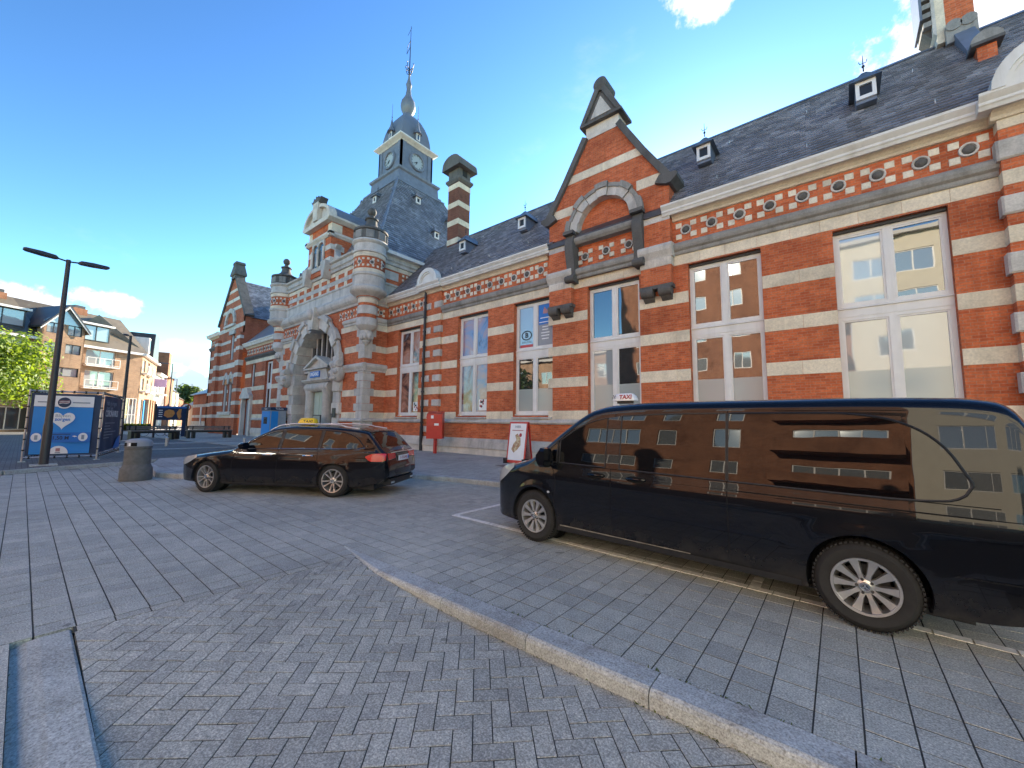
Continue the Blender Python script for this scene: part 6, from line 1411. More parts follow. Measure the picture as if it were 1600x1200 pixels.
A.part('fascia', MB().box(-.3, 6.5, -.45, .1, 9.75, 10.02), 'white_paint'); A.part('fascia', MB().box(10.1, 26, -.45, .1, 9.85, 10.1), 'white_paint')
for a, b_, z0 in ((-.3, 6.6, 10.0), (9.9, 26, 10.08)): A.part('roof', MB().prism([(-.45, z0), (5.2, 14.9), (11, z0)], 'x', a, b_), 'tile_brown')
A.part('roof', MB().prism([(1.2, 11.2), (5.2, 14.9), (9, 11.2)], 'x', 6.4, 10.1), 'tile_brown')
# gabled bay
bw_ = [(6.75, 8.1, 8.65, 9.75), (8.6, 9.85, 8.65, 9.75), (6.75, 9.4, 6.1, 7.1), (6.8, 8.05, 10.75, 11.9), (8.55, 9.8, 10.75, 11.9)]
A.part('bay_wall', wall_holes(6.5, 10.1, -.1, 11.9, -.7, bw_, .2).box(6.5, 6.6, -.7, .1, -.1, 11.4).box(10.0, 10.1, -.7, .1, -.1, 11.4), 'brick_tan')
for h in bw_:
    f0 = Front(ap, tuple(Vector(C1) + Vector(n1) * .7), u1, n1); f0.win(*h, cols=2, frame='dark_metal', pane='pane_pale')
A.part('bay_gable', MB().prism([(6.5, 11.9), (10.1, 11.9), (8.25, 13.85)], 'y', -.68, -.6), 'pane_pale')
for sg, xe in ((-1, 6.2), (1, 10.4)):
    A.part('bay_roof', MB().prism([(8.28, 14.15), (xe, 11.35), (xe, 11.15), (8.28, 13.95)], 'y', -1.1, 4.6), 'tile_dark')  # the bay roof's shade is put into its dark tile colour
    A.part('bargeboard', MB().prism([(8.28, 13.96), (xe + .03 * sg, 11.16), (xe + .03 * sg, 10.95), (8.28, 13.7)], 'y', -1.08, -1.0), 'white_paint')
for x0, x1, z0, z1 in ((3.55, 6.35, 10.75, 12.6), (10.95, 14.4, 11.0, 12.75), (16, 19, 11.0, 12.7)):
    d = A.part('roof_dormer', MB().box(x0, x1, .35, 3.5, z0 - .3, z1), 'tile_dark')
    A.part('dormer_fascia', MB().box(x0 - .25, x1 + .25, -.05, 3.6, z1, z1 + .22), 'white_paint', d)
    Front(ap, tuple(Vector(C1) - Vector(n1) * .2), u1, n1).win(x0 + .1, x1 - .1, z0, z1 - .06, 2, frame='dark_metal', pane='pane_pale', d=.1)
for s_, z_ in ((11.3, 14.4), (13.2, 14.3), (4.3, 14.5)):
    k_ = A.part('chimney', MB().box(s_ - .7, s_ + .7, 4.6, 5.7, z_ - .6, z_ + .7), 'brick_brown'); A.part('chimney_cap', MB().box(s_ - .5, s_ + .5, 4.7, 5.6, z_ + .7, z_ + 1.05), 'dark_metal', k_)
# side to the street
wh2 = [(.45, 2.5, 7.75, 9.35), (.45, 2.5, 5.35, 6.95), (4.2, 5.6, 7.75, 9.35), (4.2, 5.6, 5.35, 6.95), (.3, 2.9, .2, 4.1)]
B.part('wall', wall_holes(0, 11.6, -.1, 9.9, 0, wh2, .25), 'brick_tan')
for i, h in enumerate(wh2): B.win(*h, cols=2 if i < 4 else 5, pane='pane_pale', d=.16, hbar=0 if i < 4 else 2.0)
for x0 in (.3, 4.0): B.balcony(x0, x0 + 2.3, 7.55, .6); B.balcony(x0, x0 + 2.3, 5.15, .6)
A.win(.25, 1.9, .2, 4.1, 4, d=-.03, pane='pane_pale', hbar=2.0)
B.part('fascia', MB().box(-.4, 11.7, -.45, .1, 9.76, 10.03), 'white_paint')
B.part('roof', MB().prism([(-.4, 10.0), (4.5, 14.6), (9.5, 10.0)], 'x', .2, 6.6), 'tile_brown')
B.part('mansard', MB().prism([(6.6, 9.9), (11.7, 9.9), (10.6, 14.0), (7.4, 14.0)], 'y', -.1, 9), 'tile_dark')
B.part('mansard_window', MB().box(2.4, 3.5, -.15, 2.0, 10.5, 12.6), 'white_paint'); B.part('pane', MB().box(2.6, 3.3, -.18, -.14, 10.8, 12.3), 'pane_far')
for k, x_ in enumerate((4.3, 6.3, 8.3, 10.3)): B.part('shop_column', MB().box(x_ - .35, x_ + .35, -.5, -.02, -.1, 4.2), 'brick_tan')
B.part('shop_banner', MB().box(3.15, 3.75, -.12, -.05, .6, 4.0), 'cyan')
sgn_ = B.part('hanging_sign', MB().box(9.0, 9.12, -1.6, -.2, 6.3, 7.5), 'lilac')
# white fronted shop house
s0 = Vector(C1) + Vector(u2) * 11.8
wsb = thing('white_shop_house', 'white fronted shop house with big grey wall letters beside the tan block', 'house', tuple(s0))
D_ = Front(wsb, tuple(s0), u2, n2)
wh3 = [(1.0, 2.6, 5.6, 7.2), (3.6, 5.2, 5.6, 7.2), (.8, 6, .2, 2.6)]
D_.part('wall', wall_holes(0, 12.5, -.1, 8.4, 0, wh3, .2), 'white_render')
for h in wh3: D_.win(*h, cols=2)
D_.part('fascia', MB().box(0, 6.5, -.6, .1, 8.4, 8.7), 'white_paint'); D_.part('roof', MB().prism([(-.6, 8.7), (4, 11.6), (9, 8.7)], 'x', 0, 12.5), 'tile_brown')
D_.part('house_end', MB().box(0, 12.5, .3, 9, -.1, 8.4), 'cream_render')
o_ = text_mesh('SN', 3.2, 'panel_grey', wsb, D_.M @ face_m(8.6, -.05, 4.3), .03)
D_.part('balcony', MB().box(1, 5.5, -.9, 0, 5.3, 5.5), 'white_paint')
# stack house and small street houses beyond
s1 = s0 + Vector(u2) * 12.6
stk = thing('stack_house', 'narrow brown brick house with a tall square stack along the side street', 'house', tuple(s1)); E_ = Front(stk, tuple(s1), u2, n2)
E_.part('wall', wall_holes(0, 9, -.1, 9.2, 0, [(1, 2.4, 5, 7), (4, 5.4, 5, 7), (1, 2.4, 1, 3), (4, 5.4, 1, 3)], .2), 'brick_brown')
for h in [(1, 2.4, 5, 7), (4, 5.4, 5, 7), (1, 2.4, 1, 3), (4, 5.4, 1, 3)]: E_.win(*h)
E_.part('stack', MB().box(-2.6, .2, -.25, 2.4, -.1, 13.2), 'brick_brown'); E_.part('roof', MB().prism([(-.3, 9.2), (3.5, 11.5), (8, 9.2)], 'x', 0, 9), 'tile_dark')
s2 = s1 + Vector(u2) * 9.2
for k, (wd, hh, mt, lb) in enumerate(((10, 7.0, 'cream_render', 'cream rendered low house furthest along the side street'), (12, 6.0, 'brick_brown', 'low brown house closing the end of the side street'))):
    hs_ = thing('street_house', lb, 'house', tuple(s2)); F_ = Front(hs_, tuple(s2), u2, n2)
    F_.part('wall', wall_holes(0, wd, -.1, hh, 0, [(1.5, 3, 3.6, 5.2), (5, 6.5, 3.6, 5.2)], .2), mt)
    for h in [(1.5, 3, 3.6, 5.2), (5, 6.5, 3.6, 5.2)]: F_.win(*h)
    F_.part('roof', MB().prism([(-.3, hh), (4, hh + 3), (8.3, hh)], 'x', -.1, wd + .1), 'tile_brown'); s2 = s2 + Vector(u2) * (wd + .3)
lh_ = thing('gabled_cottage', 'low cottage with brown roof seen beyond the annexe', 'house', (-95, 22, 0))
mk('wall', MB().box(-101, -90, 21, 28, -.1, 4.2), 'white_render', lh_); mk('roof', MB().prism([(20.4, 4.1), (24.5, 7.2), (28.6, 4.1)], 'x', -101.4, -89.6), 'tile_brown', lh_)
# ------------------------------------------------------------------ the blocks across the square, behind the viewer
bb = thing('brick_flats', 'tall brown brick flats with white window strips mirrored in the van', 'apartment block', (-7, -15, 0))
K = Front(bb, (0.38, -15, 0), (-1, 0, 0), (0, 1, 0))       # s runs towards -x
holes = []
for fl_ in range(6):
    z = 1.2 + fl_ * 2.9
    holes += [(1.0, 4.6, z, z + 1.5), (7.0, 8.5, z, z + 1.5), (10.6, 11.8, z, z + 1.3), (13.0, 17.2, z, z + 1.4)]
K.part('wall', wall_holes(0, 19.5, -.1, 19.0, 0, holes, .22), 'brick_brown')
for h in holes: K.win(*h, cols=max(1, round((h[1] - h[0]) / 1.0)), pane='pane_mirror', d=.1)
for fl_ in range(1, 6):
    z = .95 + fl_ * 2.9; K.part('balcony_slab', MB().box(.3, 5.4, -1.1, 0, z - .15, z + .75), 'brick_brown')
K.part('parapet', MB().box(-.1, 19.6, -.15, .4, 19.0, 19.35), 'white_render'); K.part('side_wall', MB().box(0, 19.5, .3, 12, -.1, 18.9), 'brick_brown')
cb = thing('cream_flats', 'cream rendered flats beside the brown brick flats, mirrored in the van', 'apartment block', (14, -13.6, 0))
K2 = Front(cb, (29.6, -13.6, 0), (-1, 0, 0), (0, 1, 0)); holes = []
for fl_ in range(5):
    z = 1.0 + fl_ * 2.95
    for s_ in range(5): holes.append((2.0 + s_ * 5.6, 5.4 + s_ * 5.6, z, z + 1.6))
K2.part('wall', wall_holes(0, 29.2, -.1, 15.6, 0, holes, .2), 'cream_render')
for h in holes: K2.win(*h, cols=3, pane='pane_mirror', d=.1)
K2.part('roof_edge', MB().box(-.1, 29.3, -.4, .3, 15.6, 15.9), 'white_render'); K2.part('side_wall', MB().box(0, 29.1, .3, 12, -.1, 15.5), 'cream_render')
ob = thing('orange_brick_house', 'lower orange brick house left of the brown flats across the square', 'house', (-28, -21, 0))
K3 = Front(ob, (-19.8, -21, 0), (-1, 0, 0), (0, 1, 0)); holes = []
for fl_ in range(3):
    for s_ in range(6): holes.append((1.5 + s_ * 3.6, 3.3 + s_ * 3.6, 1.0 + fl_ * 3.2, 2.8 + fl_ * 3.2))
K3.part('wall', wall_holes(0, 24, -.1, 10.6, 0, holes, .2), 'brick_tan')
for h in holes: K3.win(*h, cols=2, pane='pane_mirror', d=.1)
K3.part('cornice', MB().box(-.1, 24.1, -.5, .2, 10.6, 10.95), 'white_render'); K3.part('roof', MB().prism([(-.4, 10.9), (5, 14.2), (10.5, 10.9)], 'x', 0, 24), 'tile_brown'); K3.part('side_wall', MB().box(0, 24, .3, 10, -.1, 10.5), 'brick_tan')
# ------------------------------------------------------------------ trees
def tree(name, label, loc, hh, rx, nleaf, mat, size=.3, seed=1, group=None, squash=1.0, trunk_h=.35):
    rnd = random.Random(seed); x, y, z = loc
    t = thing(name, label, 'tree', loc, group=group)
    tk = MB().tube([(x, y, z - .1), (x + .05, y, z + hh * trunk_h * .5), (x + .1, y + .05, z + hh * trunk_h), (x, y, z + hh * .8)], hh * .028, 8, hh * .008)
    blobs = []
    for k in range(13):
        a = rnd.uniform(0, 6.283); rr_ = rx * math.sqrt(rnd.uniform(.05, 1)) * .72; zz = z + hh * (trunk_h + .06 + (1 - trunk_h - .14) * rnd.random() ** .9)
        blobs.append((x + rr_ * math.cos(a), y + rr_ * math.sin(a), zz, rx * rnd.uniform(.30, .48)))
        if k < 8: tk.tube([(x + .05, y, z + hh * trunk_h * rnd.uniform(.8, 1.2)), ((x + blobs[-1][0]) / 2, (y + blobs[-1][1]) / 2, (z + hh * trunk_h + zz) / 2 + .1), blobs[-1][:3]], hh * .012, 5, .015)
    blobs.append((x, y, z + hh * .86, rx * .42))
    mk('trunk', tk, 'bark', t, smooth=True)
    lv = MB()
    for k in range(nleaf):
        b = blobs[rnd.randrange(len(blobs))]; d = Vector((rnd.gauss(0, 1), rnd.gauss(0, 1), rnd.gauss(0, 1) * squash)).normalized() * b[3] * (rnd.random() ** .45) * (1 + .25 * rnd.random())
        c = Vector(b[:3]) + d; n = (d.normalized() + Vector((rnd.uniform(-.8, .8), rnd.uniform(-.8, .8), rnd.uniform(-.3, .9)))).normalized()
        a_ = n.orthogonal().normalized(); b_ = n.cross(a_); ang = rnd.uniform(0, 6.283); e1 = (a_ * math.cos(ang) + b_ * math.sin(ang)) * size * rnd.uniform(.6, 1.2); e2 = n.cross(e1) * .55
        lv.add([c - e1, c - e2 + n * size * .1, c + e1, c + e2 + n * size * .1], [(0, 1, 2, 3)], rnd.uniform(.01, 1))
    mk('crown', lv, mat, t, recalc=False)
    return t
tree('street_tree', 'bright green sunlit leafy tree left of the blue banner stand', (-58.5, -2.7, -.03), 8.6, 5.0, 18000, 'leaf', .2, 3, trunk_h=.22)
tree('background_tree', 'round green tree far down the side street', (-128, 27, 0), 9.5, 4.5, 2500, 'leaf_dark', .5, 5)
tree('square_tree', 'leafy tree across the square mirrored in a station window', (-30, -11, 0), 8, 3.4, 4000, 'leaf_dark', .3, 8)
hd = thing('hedge', 'low green hedge below the shop glass of the tan block', 'hedge', (-62.5, 8.4, 0))
lv = MB(); rnd = random.Random(4)
for k in range(1500):
    c = Vector((-62.5 + rnd.uniform(-.5, .5), 8.0 + rnd.uniform(-1.4, 1.6), rnd.uniform(.1, .9))); e1 = Vector((rnd.uniform(-1, 1), rnd.uniform(-1, 1), rnd.uniform(-1, 1))).normalized() * .12; e2 = e1.orthogonal().normalized() * .08
    lv.add([c - e1, c - e2, c + e1, c + e2], [(0, 1, 2, 3)], rnd.uniform(.01, 1))
mk('leaves', lv, 'leaf_hedge', hd, recalc=False); mk('planter', MB().box(-63.1, -61.9, 6.5, 9.7, -.03, .25), 'concrete', hd)
# ------------------------------------------------------------------ street furniture
def tapered_lamp(name, label, x, y, hh, arms, r0=.11, r1=.06, group=None, z0=.1, L=1.0):
    t = thing(name, label, 'street lamp', (x, y, z0), group=group)
    mk('pole', MB().lathe([(r0, z0), (r0, z0 + 1.2), (r0 * .86, z0 + 1.3), (r1, hh)], 14, (x, y)), 'dark_metal', t, smooth=True)
    mk('base_plate', MB().box(x - .28, x + .28, y - .28, y + .28, z0 - .02, z0 + .03), 'kerb_light', t)
    for (dx, dy) in arms:
        d = Vector((dx, dy, 0)); n = Vector((-dy, dx, 0))
        mk('arm', MB().tube([(x, y, hh - .06), tuple(Vector((x, y, hh - .02)) + d * .35 * L)], .028, 6), 'dark_metal', t)
        P = lambda a, b_, z: tuple(Vector((x, y, hh + z)) + d * a * L + n * b_)
        hd_ = mk('lamp_head', MB().loft([[P(a, -wd, zz - th), P(a, wd, zz - th), P(a, wd * .9, zz + th * .6), P(a, wd * .4, zz + th), P(a, -wd * .4, zz + th), P(a, -wd * .9, zz + th * .6)] for a, wd, zz, th in ((.3, .06, -.02, .03), (.38, .12, 0, .055), (.75, .15, .02, .06), (1.2, .13, .035, .045), (1.27, .09, .036, .025))]), 'dark_metal', t, smooth=True, sharp=35)
        mk('lamp_glass', MB().add([P(.5, -.11, -.028), P(1.18, -.10, -.002), P(1.18, .10, -.002), P(.5, .11, -.028)], [(0, 1, 2, 3)]), 'panel_grey', hd_)
    return t
tapered_lamp('street_lamp', 'tall dark twin headed street lamp beside the blue banner stand', -18.96, .53, 6.62, ((.10, -.995), (-.10, .995)), .105, .055, L=.74)
tapered_lamp('street_lamp', 'dark street lamp on the square in front of the tan apartment block', -36.0, 4.1, 7.0, ((0, -1),), .12, .07, L=.3)
tapered_lamp('street_lamp', 'dark street lamp with one arm at the mouth of the side street', -66, 11.7, 8.6, ((-.5, -.86),), .1, .06, L=1.3)
tapered_lamp('street_lamp', 'smallest street lamp far down the side street', -92, 17.1, 8.7, ((-.5, -.86),), .1, .06, L=1.2)
# scaffold frame with banners
P0, P1, P2 = Vector((-20.76, .1, 0)), Vector((-20.43, 1.78, 0)), Vector((-24.2, 2.75, 0)); P3 = P0 + (P2 - P1)
bs = thing('banner_stand', 'scaffold frame on the square hung with a blue banner and a navy banner', 'banner stand', (-22.3, 1.3, .1))
ZT, ZB = 2.45, .22
for p in (P0, P1, P2, P3):
    mk('upright', MB().tube([(p.x, p.y, .1), (p.x, p.y, ZT + .05)], .027, 8), 'steel', bs, smooth=True); mk('foot_plate', MB().box(p.x - .08, p.x + .08, p.y - .08, p.y + .08, .1, .115), 'steel', bs)
for a, b_ in ((P0, P1), (P1, P2), (P2, P3), (P3, P0)):
    for z in (ZT, ZB + .02): mk('ledger', MB().tube([(a.x, a.y, z), (b_.x, b_.y, z)], .024, 8), 'steel', bs, smooth=True)
    n = int((b_ - a).length / .3)
    for k in range(n + 1):
        p = a.lerp(b_, (k + .5) / (n + 1))
        for z in (ZT, ZB + .02): mk('cable_tie', MB().tube([(p.x, p.y, z - .05), (p.x, p.y, z + .04)], .031, 6), 'black', bs)
for p in (P0, P1, P2):
    for k in range(6): mk('cable_tie', MB().tube([(p.x, p.y, .45 + k * .36), (p.x, p.y, .50 + k * .36)], .034, 6), 'black', bs)
def banner(a, b_, name, mat, label, x0, x1, z0, z1):
    u = (b_ - a).normalized(); L = (b_ - a).length; n = Vector((u.y, -u.x, 0))
    t = thing(name, label, 'banner', (a.x, a.y, .1)); f = Front(t, tuple(a), tuple(u), tuple(n))
    V = []; nx = 24; nz = 10
    for i in range(nx + 1):
        for k in range(nz + 1):
            x = x0 + (x1 - x0) * i / nx; z = z0 + (z1 - z0) * k / nz; V.append((x, .012 * math.sin(x * 5 + z * 2) + .008 * math.sin(z * 7 + x * 3), z))
    f.part('cloth', MB().add(V, [(i * (nz + 1) + k, (i + 1) * (nz + 1) + k, (i + 1) * (nz + 1) + k + 1, i * (nz + 1) + k + 1) for i in range(nx) for k in range(nz)]), mat, smooth=True)
    return t, f, L
Lb = (P1 - P0).length
t, f, L = banner(P0, P1, 'navy_backing', 'navy', 'dark navy backing sheet behind the blue banner', .04, Lb - .03, .3, 2.38)
def disc(cx, cz, rx_, rz_, y, n=28): return MB().prism([(cx + rx_ * math.cos(2 * math.pi * k / n), cz + rz_ * math.sin(2 * math.pi * k / n)) for k in range(n)], 'y', y, y + .004)
t, f, L = banner(P0 + Vector((.06, 0, 0)), P1 + Vector((.06, 0, 0)), 'blue_banner', 'cyan', 'bright blue banner with white heart and arrows', .12, 1.50, .34, 2.30)
Y0 = -.03
f.part('white_band', MB().box(.12, 1.50, Y0 - .004, Y0, 1.93, 2.30), 'white'); f.part('blue_band', MB().box(.12, 1.50, Y0 - .004, Y0, .72, 1.06), 'deepcyan')
f.part('ring', disc(.80, 2.06, .19, .19, Y0 - .012), 'white'); f.part('roundel', disc(.80, 2.08, .155, .17, Y0 - .018), 'navy')
for k in range(4): f.part('roundel_stroke', MB().tube([(.68, Y0 - .02, 2.03 + k * .03), (.76, Y0 - .022, 2.06 + k * .025), (.84, Y0 - .022, 2.04 + k * .03), (.92, Y0 - .02, 2.08 + k * .02)], .009, 5), ('white', 'pink')[k % 2])
hp = []
for k in range(40):
    a = 2 * math.pi * k / 40; hp.append((.80 + .285 * (math.sin(a) ** 3) * 1.0, 1.49 + .021 * (13 * math.cos(a) - 5 * math.cos(2 * a) - 2 * math.cos(3 * a) - math.cos(4 * a)) * .95))
f.part('heart', MB().prism(hp, 'y', Y0 - .01, Y0 - .006), 'white')
text_mesh('zorgen', .15, 'deepcyan', t, f.M @ face_m(.80, Y0 - .014, 1.50), .001, bold=.004, width=.36); text_mesh('Blijven', .14, 'grey_box', t, f.M @ face_m(.80, Y0 - .014, 1.62), .001, width=.34)
text_mesh('1,50 M', .17, 'navy', t, f.M @ face_m(.80, Y0 - .01, .87), .001, bold=.003, width=.36); f.part('text_line', MB().box(.58, 1.02, Y0 - .01, Y0 - .006, .985, 1.01), 'navy')
for cx in (.25, 1.32): f.part('figure_disc', disc(cx, .90, .115, .14, Y0 - .012), 'white'); f.part('figure', MB().box(cx - .035, cx + .035, Y0 - .018, Y0 - .014, .82, .97), 'grey_box')
for a, b_ in ((.38, .52), (1.18, 1.06)):
    s_ = 1 if b_ > a else -1; f.part('arrow', MB().prism([(b_, .93), (b_ - s_ * .06, .90), (a, .915), (a, .925), (b_ - s_ * .06, .95)], 'y', Y0 - .012, Y0 - .008), 'white')
f.part('half_disc', MB().prism([(.78 + .23 * math.cos(math.pi * k / 16), .345 + .26 * math.sin(math.pi * k / 16)) for k in range(17)], 'y', Y0 - .012, Y0 - .008), 'white'); f.part('crest', MB().box(.72, .82, Y0 - .018, Y0 - .014, .42, .53), 'pink'); f.part('text_line', MB().box(.71, .83, Y0 - .018, Y0 - .014, .37, .39), 'navy')
for x_, l in ((.32, .25), (1.2, .42)): f.part('text_line', MB().box(x_ - l / 2, x_ + l / 2, Y0 - .01, Y0 - .006, 2.06, 2.10), 'grey_box')
t, f, L = banner(P1, P2, 'navy_banner', 'navy', 'dark navy banner with white lines of text on the side of the stand', .25, 3.6, .34, 2.38)
text_mesh('CORONAVIRUS', .34, 'white', t, f.M @ face_m(1.55, -.04, 1.72), .001, bold=.006, width=2.2); text_mesh('Heb je vragen', .26, 'grey_box', t, f.M @ face_m(1.35, -.04, 2.12), .001, width=1.8); text_mesh('over het', .26, 'grey_box', t, f.M @ face_m(1.05, -.04, 1.93), .001, width=1.1)
for k, l in enumerate((1.7, .9, 1.1, 2.0, 1.5, .9)): f.part('text_line', MB().box(.5, .5 + l, -.04, -.036, 1.36 - k * .11, 1.39 - k * .11), 'grey_box')
f.part('blue_patch', MB().prism([(2.3, .36), (3.58, .36), (3.58, .85), (3.2, .8), (2.8, .66)], 'y', -.04, -.036), 'deepcyan')
# litter bin
bx, by = -14.0, 1.96
lb = thing('litter_bin', 'stout grey concrete litter bin with domed lid at the kerb end', 'litter bin', (bx, by, 0))
mk('base', MB().lathe([(.315, .0), (.325, .04), (.318, .30), (.29, .34), (.265, .40)], 28, (bx, by)), 'concrete', lb, smooth=True)
mk('body', MB().lathe([(.26, .38), (.265, .42), (.265, .78), (.25, .785), (.25, .805), (.275, .81), (.275, .86)], 32, (bx, by)), 'concrete', lb, smooth=True)
hd_ = mk('hood', MB().lathe([(.272, .86), (.272, .96), (.24, 1.01), (.15, 1.045), (1e-3, 1.055)], 32, (bx, by)), 'panel_grey', lb, smooth=True)
for a in (R(-75), R(-28)): mk('opening', MB().lathe([(.275, .865), (.275, .955)], 6, (bx, by), a0=a - .22, a1=a + .22), 'seam', hd_)
mk('sticker', MB().lathe([(.277, .875), (.277, .945)], 4, (bx, by), a0=R(-52), a1=R(-42)), 'white', hd_)
# red mail box
mx_, my_ = -14.5, 12.15
mb_ = thing('mail_box', 'red wall mail box on a post by the rain pipe', 'mail box', (mx_, my_, .1))
mk('post', MB().box(mx_ - .06, mx_ + .06, my_ - .05, my_ + .07, .1, .82), 'red', mb_)
Mz = Matrix.Translation((mx_, my_, 0)) @ Matrix.Rotation(R(38), 4, 'Z')
bd = mk('box', MB().add([(-.36, -.27, .80), (.36, -.27, .80), (.36, .27, .80), (-.36, .27, .80), (-.36, -.27, 1.92), (.36, -.27, 1.92), (.36, .27, 2.06), (-.36, .27, 2.06)], [(0, 3, 2, 1), (4, 5, 6, 7), (0, 1, 5, 4), (1, 2, 6, 5), (2, 3, 7, 6), (3, 0, 4, 7)]).xf(Mz), 'red', mb_)
mk('slot', MB().box(-.374, -.352, -.19, .19, 1.62, 1.76).xf(Mz), 'seam', bd); mk('slot_hood', MB().box(-.41, -.352, -.21, .21, 1.76, 1.80).xf(Mz), 'red', bd)
mk('label', MB().box(-.366, -.352, -.10, .10, 1.36, 1.48).xf(Mz), 'white', bd); mk('label', MB().box(-.366, -.352, -.06, .06, 1.1, 1.26).xf(Mz), 'white', bd)
mk('sticker', MB().box(-.16, -.04, -.284, -.268, 1.72, 1.86).xf(Mz), 'white', bd); mk('sticker', MB().box(.0, .2, -.284, -.268, 1.40, 1.50).xf(Mz), 'white', bd)
# advertising board
ab = thing('pavement_sign', 'red framed pavement board with a picture of food behind the van nose', 'pavement sign', (-9.0, 11.3, .1))
for k, (y0, y1) in enumerate(((11.2, 11.42), (11.72, 11.5))):
    Q = lambda x0, x1, z0, z1, o0: MB().add([(x, y0 + (y1 - y0) * (z - .1) / 1.5 + (o if k == 0 else -o), z) for o in (o0, o0 + .03) for x, z in ((x0, z0), (x1, z0), (x1, z1), (x0, z1))], [(0, 1, 2, 3), (4, 7, 6, 5), (0, 4, 5, 1), (1, 5, 6, 2), (2, 6, 7, 3), (3, 7, 4, 0)])
    fr_ = mk('frame', Q(-9.42, -8.58, .14, 1.60, 0), 'red', ab); mk('poster', Q(-9.36, -8.64, .24, 1.54, -.004 if k == 0 else .0), 'white', fr_)
    if k == 0:
        yy = lambda z: y0 + (y1 - y0) * (z - .1) / 1.5 - .012
        mk('food_picture', MB().prism([(-9.22, .62), (-9.1, .5), (-8.95, .62), (-8.82, .78), (-8.85, 1.02), (-9.0, 1.18), (-9.1, 1.12), (-9.02, .95), (-9.14, .82)], 'y', 0, .004).xf(Matrix(((1, 0, 0, 0), (0, 1, (y1 - y0) / 1.5, y0 - .1 * (y1 - y0) / 1.5 - .012), (0, 0, 1, 0), (0, 0, 0, 1)))), 'poster_food', fr_)
        mk('food_picture', disc(-8.86, 1.13, .06, .07, 0).xf(Matrix(((1, 0, 0, 0), (0, 1, (y1 - y0) / 1.5, y0 - .1 * (y1 - y0) / 1.5 - .012), (0, 0, 1, 0), (0, 0, 0, 1)))), 'letter_red', fr_)
        text_mesh('HIER', .13, 'grey_box', fr_, face_m(-9.0, yy(1.42) - .006, 1.42), .001); mk('text_line', MB().box(-9.25, -8.75, yy(1.29) - .008, yy(1.29) - .004, 1.28, 1.31), 'pink', fr_)
mk('foot', MB().box(-9.46, -9.38, 11.1, 11.8, .1, .3), 'black', ab); mk('foot', MB().box(-8.62, -8.54, 11.1, 11.8, .1, .3), 'black', ab)
# ticket machine
tm = thing('ticket_machine', 'grey and blue ticket machine left of the station entrance', 'ticket machine', (-30.2, 11.0, .1))
mk('cabinet', MB().box(-31.0, -29.4, 10.5, 11.45, .1, 2.2), 'grey_box', tm); mk('header', MB().box(-31.04, -29.36, 10.46, 11.49, 2.2, 2.42), 'navy', tm); mk('front_panel', MB().box(-30.9, -29.5, 10.47, 10.5, .5, 2.15), 'cyan', tm)
mk('side_panel', MB().box(-29.4, -29.385, 10.52, 10.95, .35, 2.15), 'cyan', tm); mk('screen', MB().box(-30.5, -29.9, 10.455, 10.47, 1.3, 1.75), 'pane_far', tm)
text_mesh('Tickets', .17, 'white', tm, Matrix.Translation((-29.357, 11.0, 2.31)) @ Matrix.Rotation(math.pi / 2, 4, 'Z') @ FACE_Y, .001, width=.5); text_mesh('Tickets', .17, 'white', tm, face_m(-30.2, 10.457, 2.31), .001)
wb_ = thing('entrance_notice_stand', 'small framed notice stand right of the green entrance door', 'notice stand', (-24.2, 11.2, .1))
mk('frame', MB().box(-24.75, -23.75, 11.15, 11.2, 1.0, 1.9), 'dark_metal', wb_); mk('glass', MB().box(-24.68, -23.82, 11.14, 11.15, 1.06, 1.84), 'pane_film', wb_)
for x_ in (-24.7, -23.8): mk('leg', MB().tube([(x_, 11.18, .1), (x_, 11.18, 1.0)], .03, 6), 'dark_metal', wb_)
# benches
for (a, b_, lb_) in ((Vector((-36.6, 4.6, .1)), Vector((-37.2, 7.25, .1)), 'long dark bench on the square nearer the litter bin'), (Vector((-37.9, 7.9, .1)), Vector((-37.9, 10.7, .1)), 'long pale topped bench on the square nearer the station')):
    u = (b_ - a).normalized(); L = (b_ - a).length; t = thing('bench', lb_, 'bench', tuple((a + b_) / 2), group='benches on the square'); f = Front(t, tuple(a), tuple(u), (u.y, -u.x, 0))
    for k in range(4): f.part('seat_slat', MB().box(-.05, L + .05, -.30 + k * .155, -.155 + k * .155, .58, .66), 'bench_wood')
    f.part('seat_beam', MB().box(0, L, -.24, .24, .46, .58), 'black')
    for k in range(2): f.part('back_slat', MB().box(-.05, L + .05, .30, .36, .72 + k * .12, .82 + k * .12), 'bench_wood')
    for x_ in (.08, .40, L - .40, L - .08): f.part('leg', MB().box(x_ - .08, x_ + .08, -.24, .26, 0, .46), 'black'); f.part('back_post', MB().box(x_ - .03, x_ + .03, .26, .36, .4, .94), 'black')
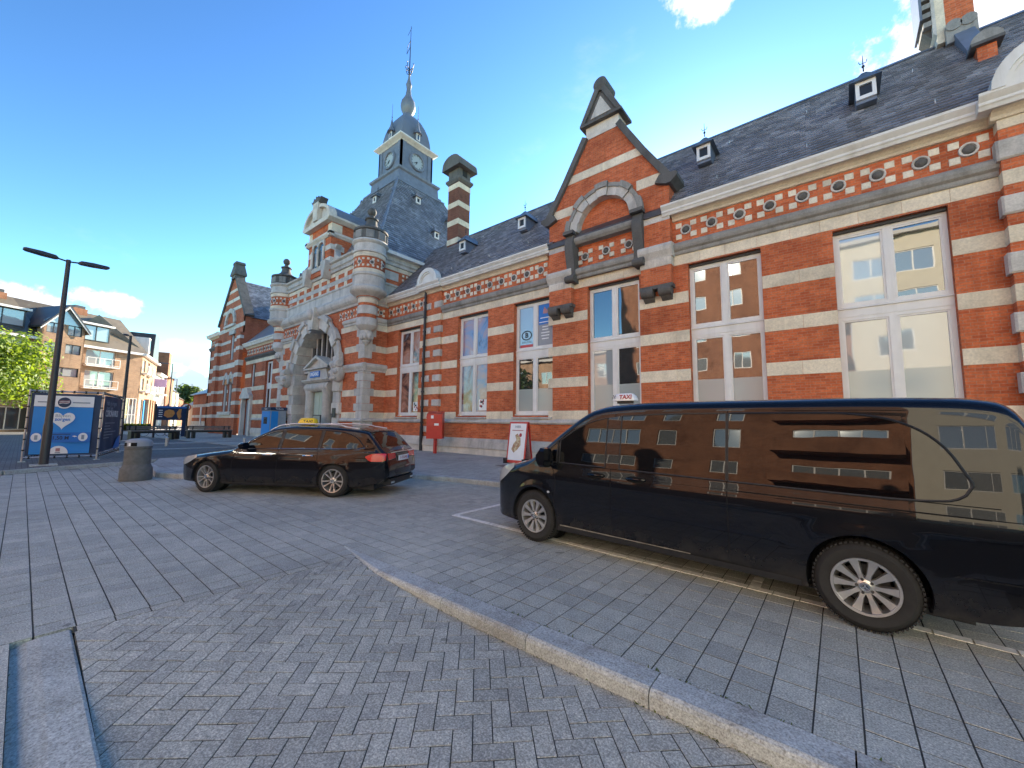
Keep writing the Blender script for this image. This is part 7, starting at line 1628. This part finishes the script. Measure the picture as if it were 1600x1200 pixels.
# information board and bicycles behind it
a, b_ = Vector((-41.0, 6.5, .1)), Vector((-41.2, 8.5, .1)); u = (b_ - a).normalized(); L = (b_ - a).length
ib = thing('information_board', 'blue information board with orange shapes on two dark posts behind the benches', 'board', tuple((a + b_) / 2)); f = Front(ib, tuple(a), tuple(u), (u.y, -u.x, 0))
for x_ in (0, L): f.part('post', MB().box(x_ - .06, x_ + .06, -.06, .06, 0, 2.6), 'dark_metal')
f.part('panel', MB().box(.08, L - .08, -.04, .04, 1.35, 2.45), 'navy'); f.part('header', MB().box(.08, L - .08, -.05, -.041, 2.3, 2.45), 'blue_sign'); f.part('side_panel', MB().box(L - .32, L - .07, -.05, -.041, .05, 2.29), 'navy')
f.part('map_shape', MB().prism([(.5, 1.7), (.55, 2.05), (.8, 2.2), (1.1, 2.12), (1.2, 1.9), (1.05, 1.6), (.75, 1.55)], 'y', -.05, -.042), 'orange'); f.part('map_shape', MB().prism([(1.3, 1.92), (1.45, 2.26), (1.62, 2.24), (1.58, 1.9), (1.62, 1.6), (1.5, 1.42), (1.38, 1.6)], 'y', -.05, -.042), 'orange')
for k in range(4): f.part('text_line', MB().box(.18, .42, -.05, -.042, 1.6 + k * .16, 1.66 + k * .16), 'white')
def bicycle(lb_, x, y, rz, fr='black'):
    t = thing('bicycle', lb_, 'bicycle', (x, y, .1), rz, group='bicycles parked behind the information board')
    for cx in (-.52, .52):
        wl = mk('wheel', MB().lathe([(.315, -.012), (.34, -.018), (.345, 0), (.34, .018), (.315, .012), (.315, -.012)], 24, (cx, .345), ax='y', cap=False), 'rubber', t, local=True)
        for k in range(8): mk('spoke', MB().tube([(cx, 0, .345), (cx + .32 * math.cos(k * .785), 0, .345 + .32 * math.sin(k * .785))], .004, 4), 'steel', wl, local=True)
    mk('frame', MB().tube([(.52, 0, .345), (.38, 0, .95)], .018, 6).tube([(.40, 0, .82), (-.12, 0, .32), (-.25, 0, .88)], .018, 6).tube([(-.22, 0, .80), (.39, 0, .88)], .016, 6).tube([(-.12, 0, .32), (-.52, 0, .345), (-.22, 0, .80)], .012, 6), fr, t, local=True)
    mk('saddle', MB().sphere((0, 0, 0), 1, 6).xf(Matrix.Translation((-.27, 0, .95)) @ Matrix.Diagonal((.14, .07, .05, 1))), 'black', t, local=True, smooth=True)
    mk('handlebar', MB().tube([(.30, -.28, 1.02), (.40, -.1, 1.06), (.40, .1, 1.06), (.30, .28, 1.02)], .014, 6).tube([(.38, 0, .95), (.40, 0, 1.06)], .014, 6), 'steel', t, local=True)
bicycle('dark bicycle parked behind the board, the one further left', -44.0, 6.9, R(80)); bicycle('dark bicycle parked behind the board, the one nearer the station', -43.6, 8.4, R(100))
# road sign
rs = thing('road_sign', 'round red rimmed road sign on a grey pole near the station end', 'road sign', (-52, 10.6, .1))
mk('pole', MB().tube([(-52, 10.6, .1), (-52, 10.6, 3.0)], .04, 8), 'steel', rs)
Mr = Matrix.Translation((-51.94, 10.57, 2.75)) @ Matrix.Rotation(R(80), 4, 'Z')
mk('plate', disc(0, 0, .42, .42, 0, 24).xf(Mr), 'red', rs); mk('sign_face', disc(0, 0, .30, .30, -.008, 24).xf(Mr), 'white', rs); mk('sign_symbol', MB().prism([(-.12, -.16), (.12, -.16), (.12, .05), (0, .2), (-.12, .05)], 'y', -.014, -.009).xf(Mr), 'black', rs)
for x_, y_ in ((-27.9, 5.0), (-25.6, 7.9)):
    bo = thing('bollard', 'low steel bollard on the square, ' + ('nearer the litter bin' if y_ < 6 else 'nearer the station'), 'bollard', (x_, y_, .1), group='bollards on the square')
    mk('shaft', MB().tube([(x_, y_, .08), (x_, y_, .52)], .07, 10), 'steel', bo, smooth=True); mk('cap', MB().lathe([(.08, .52), (.08, .55), (.04, .575), (1e-4, .58)], 10, (x_, y_)), 'steel', bo)
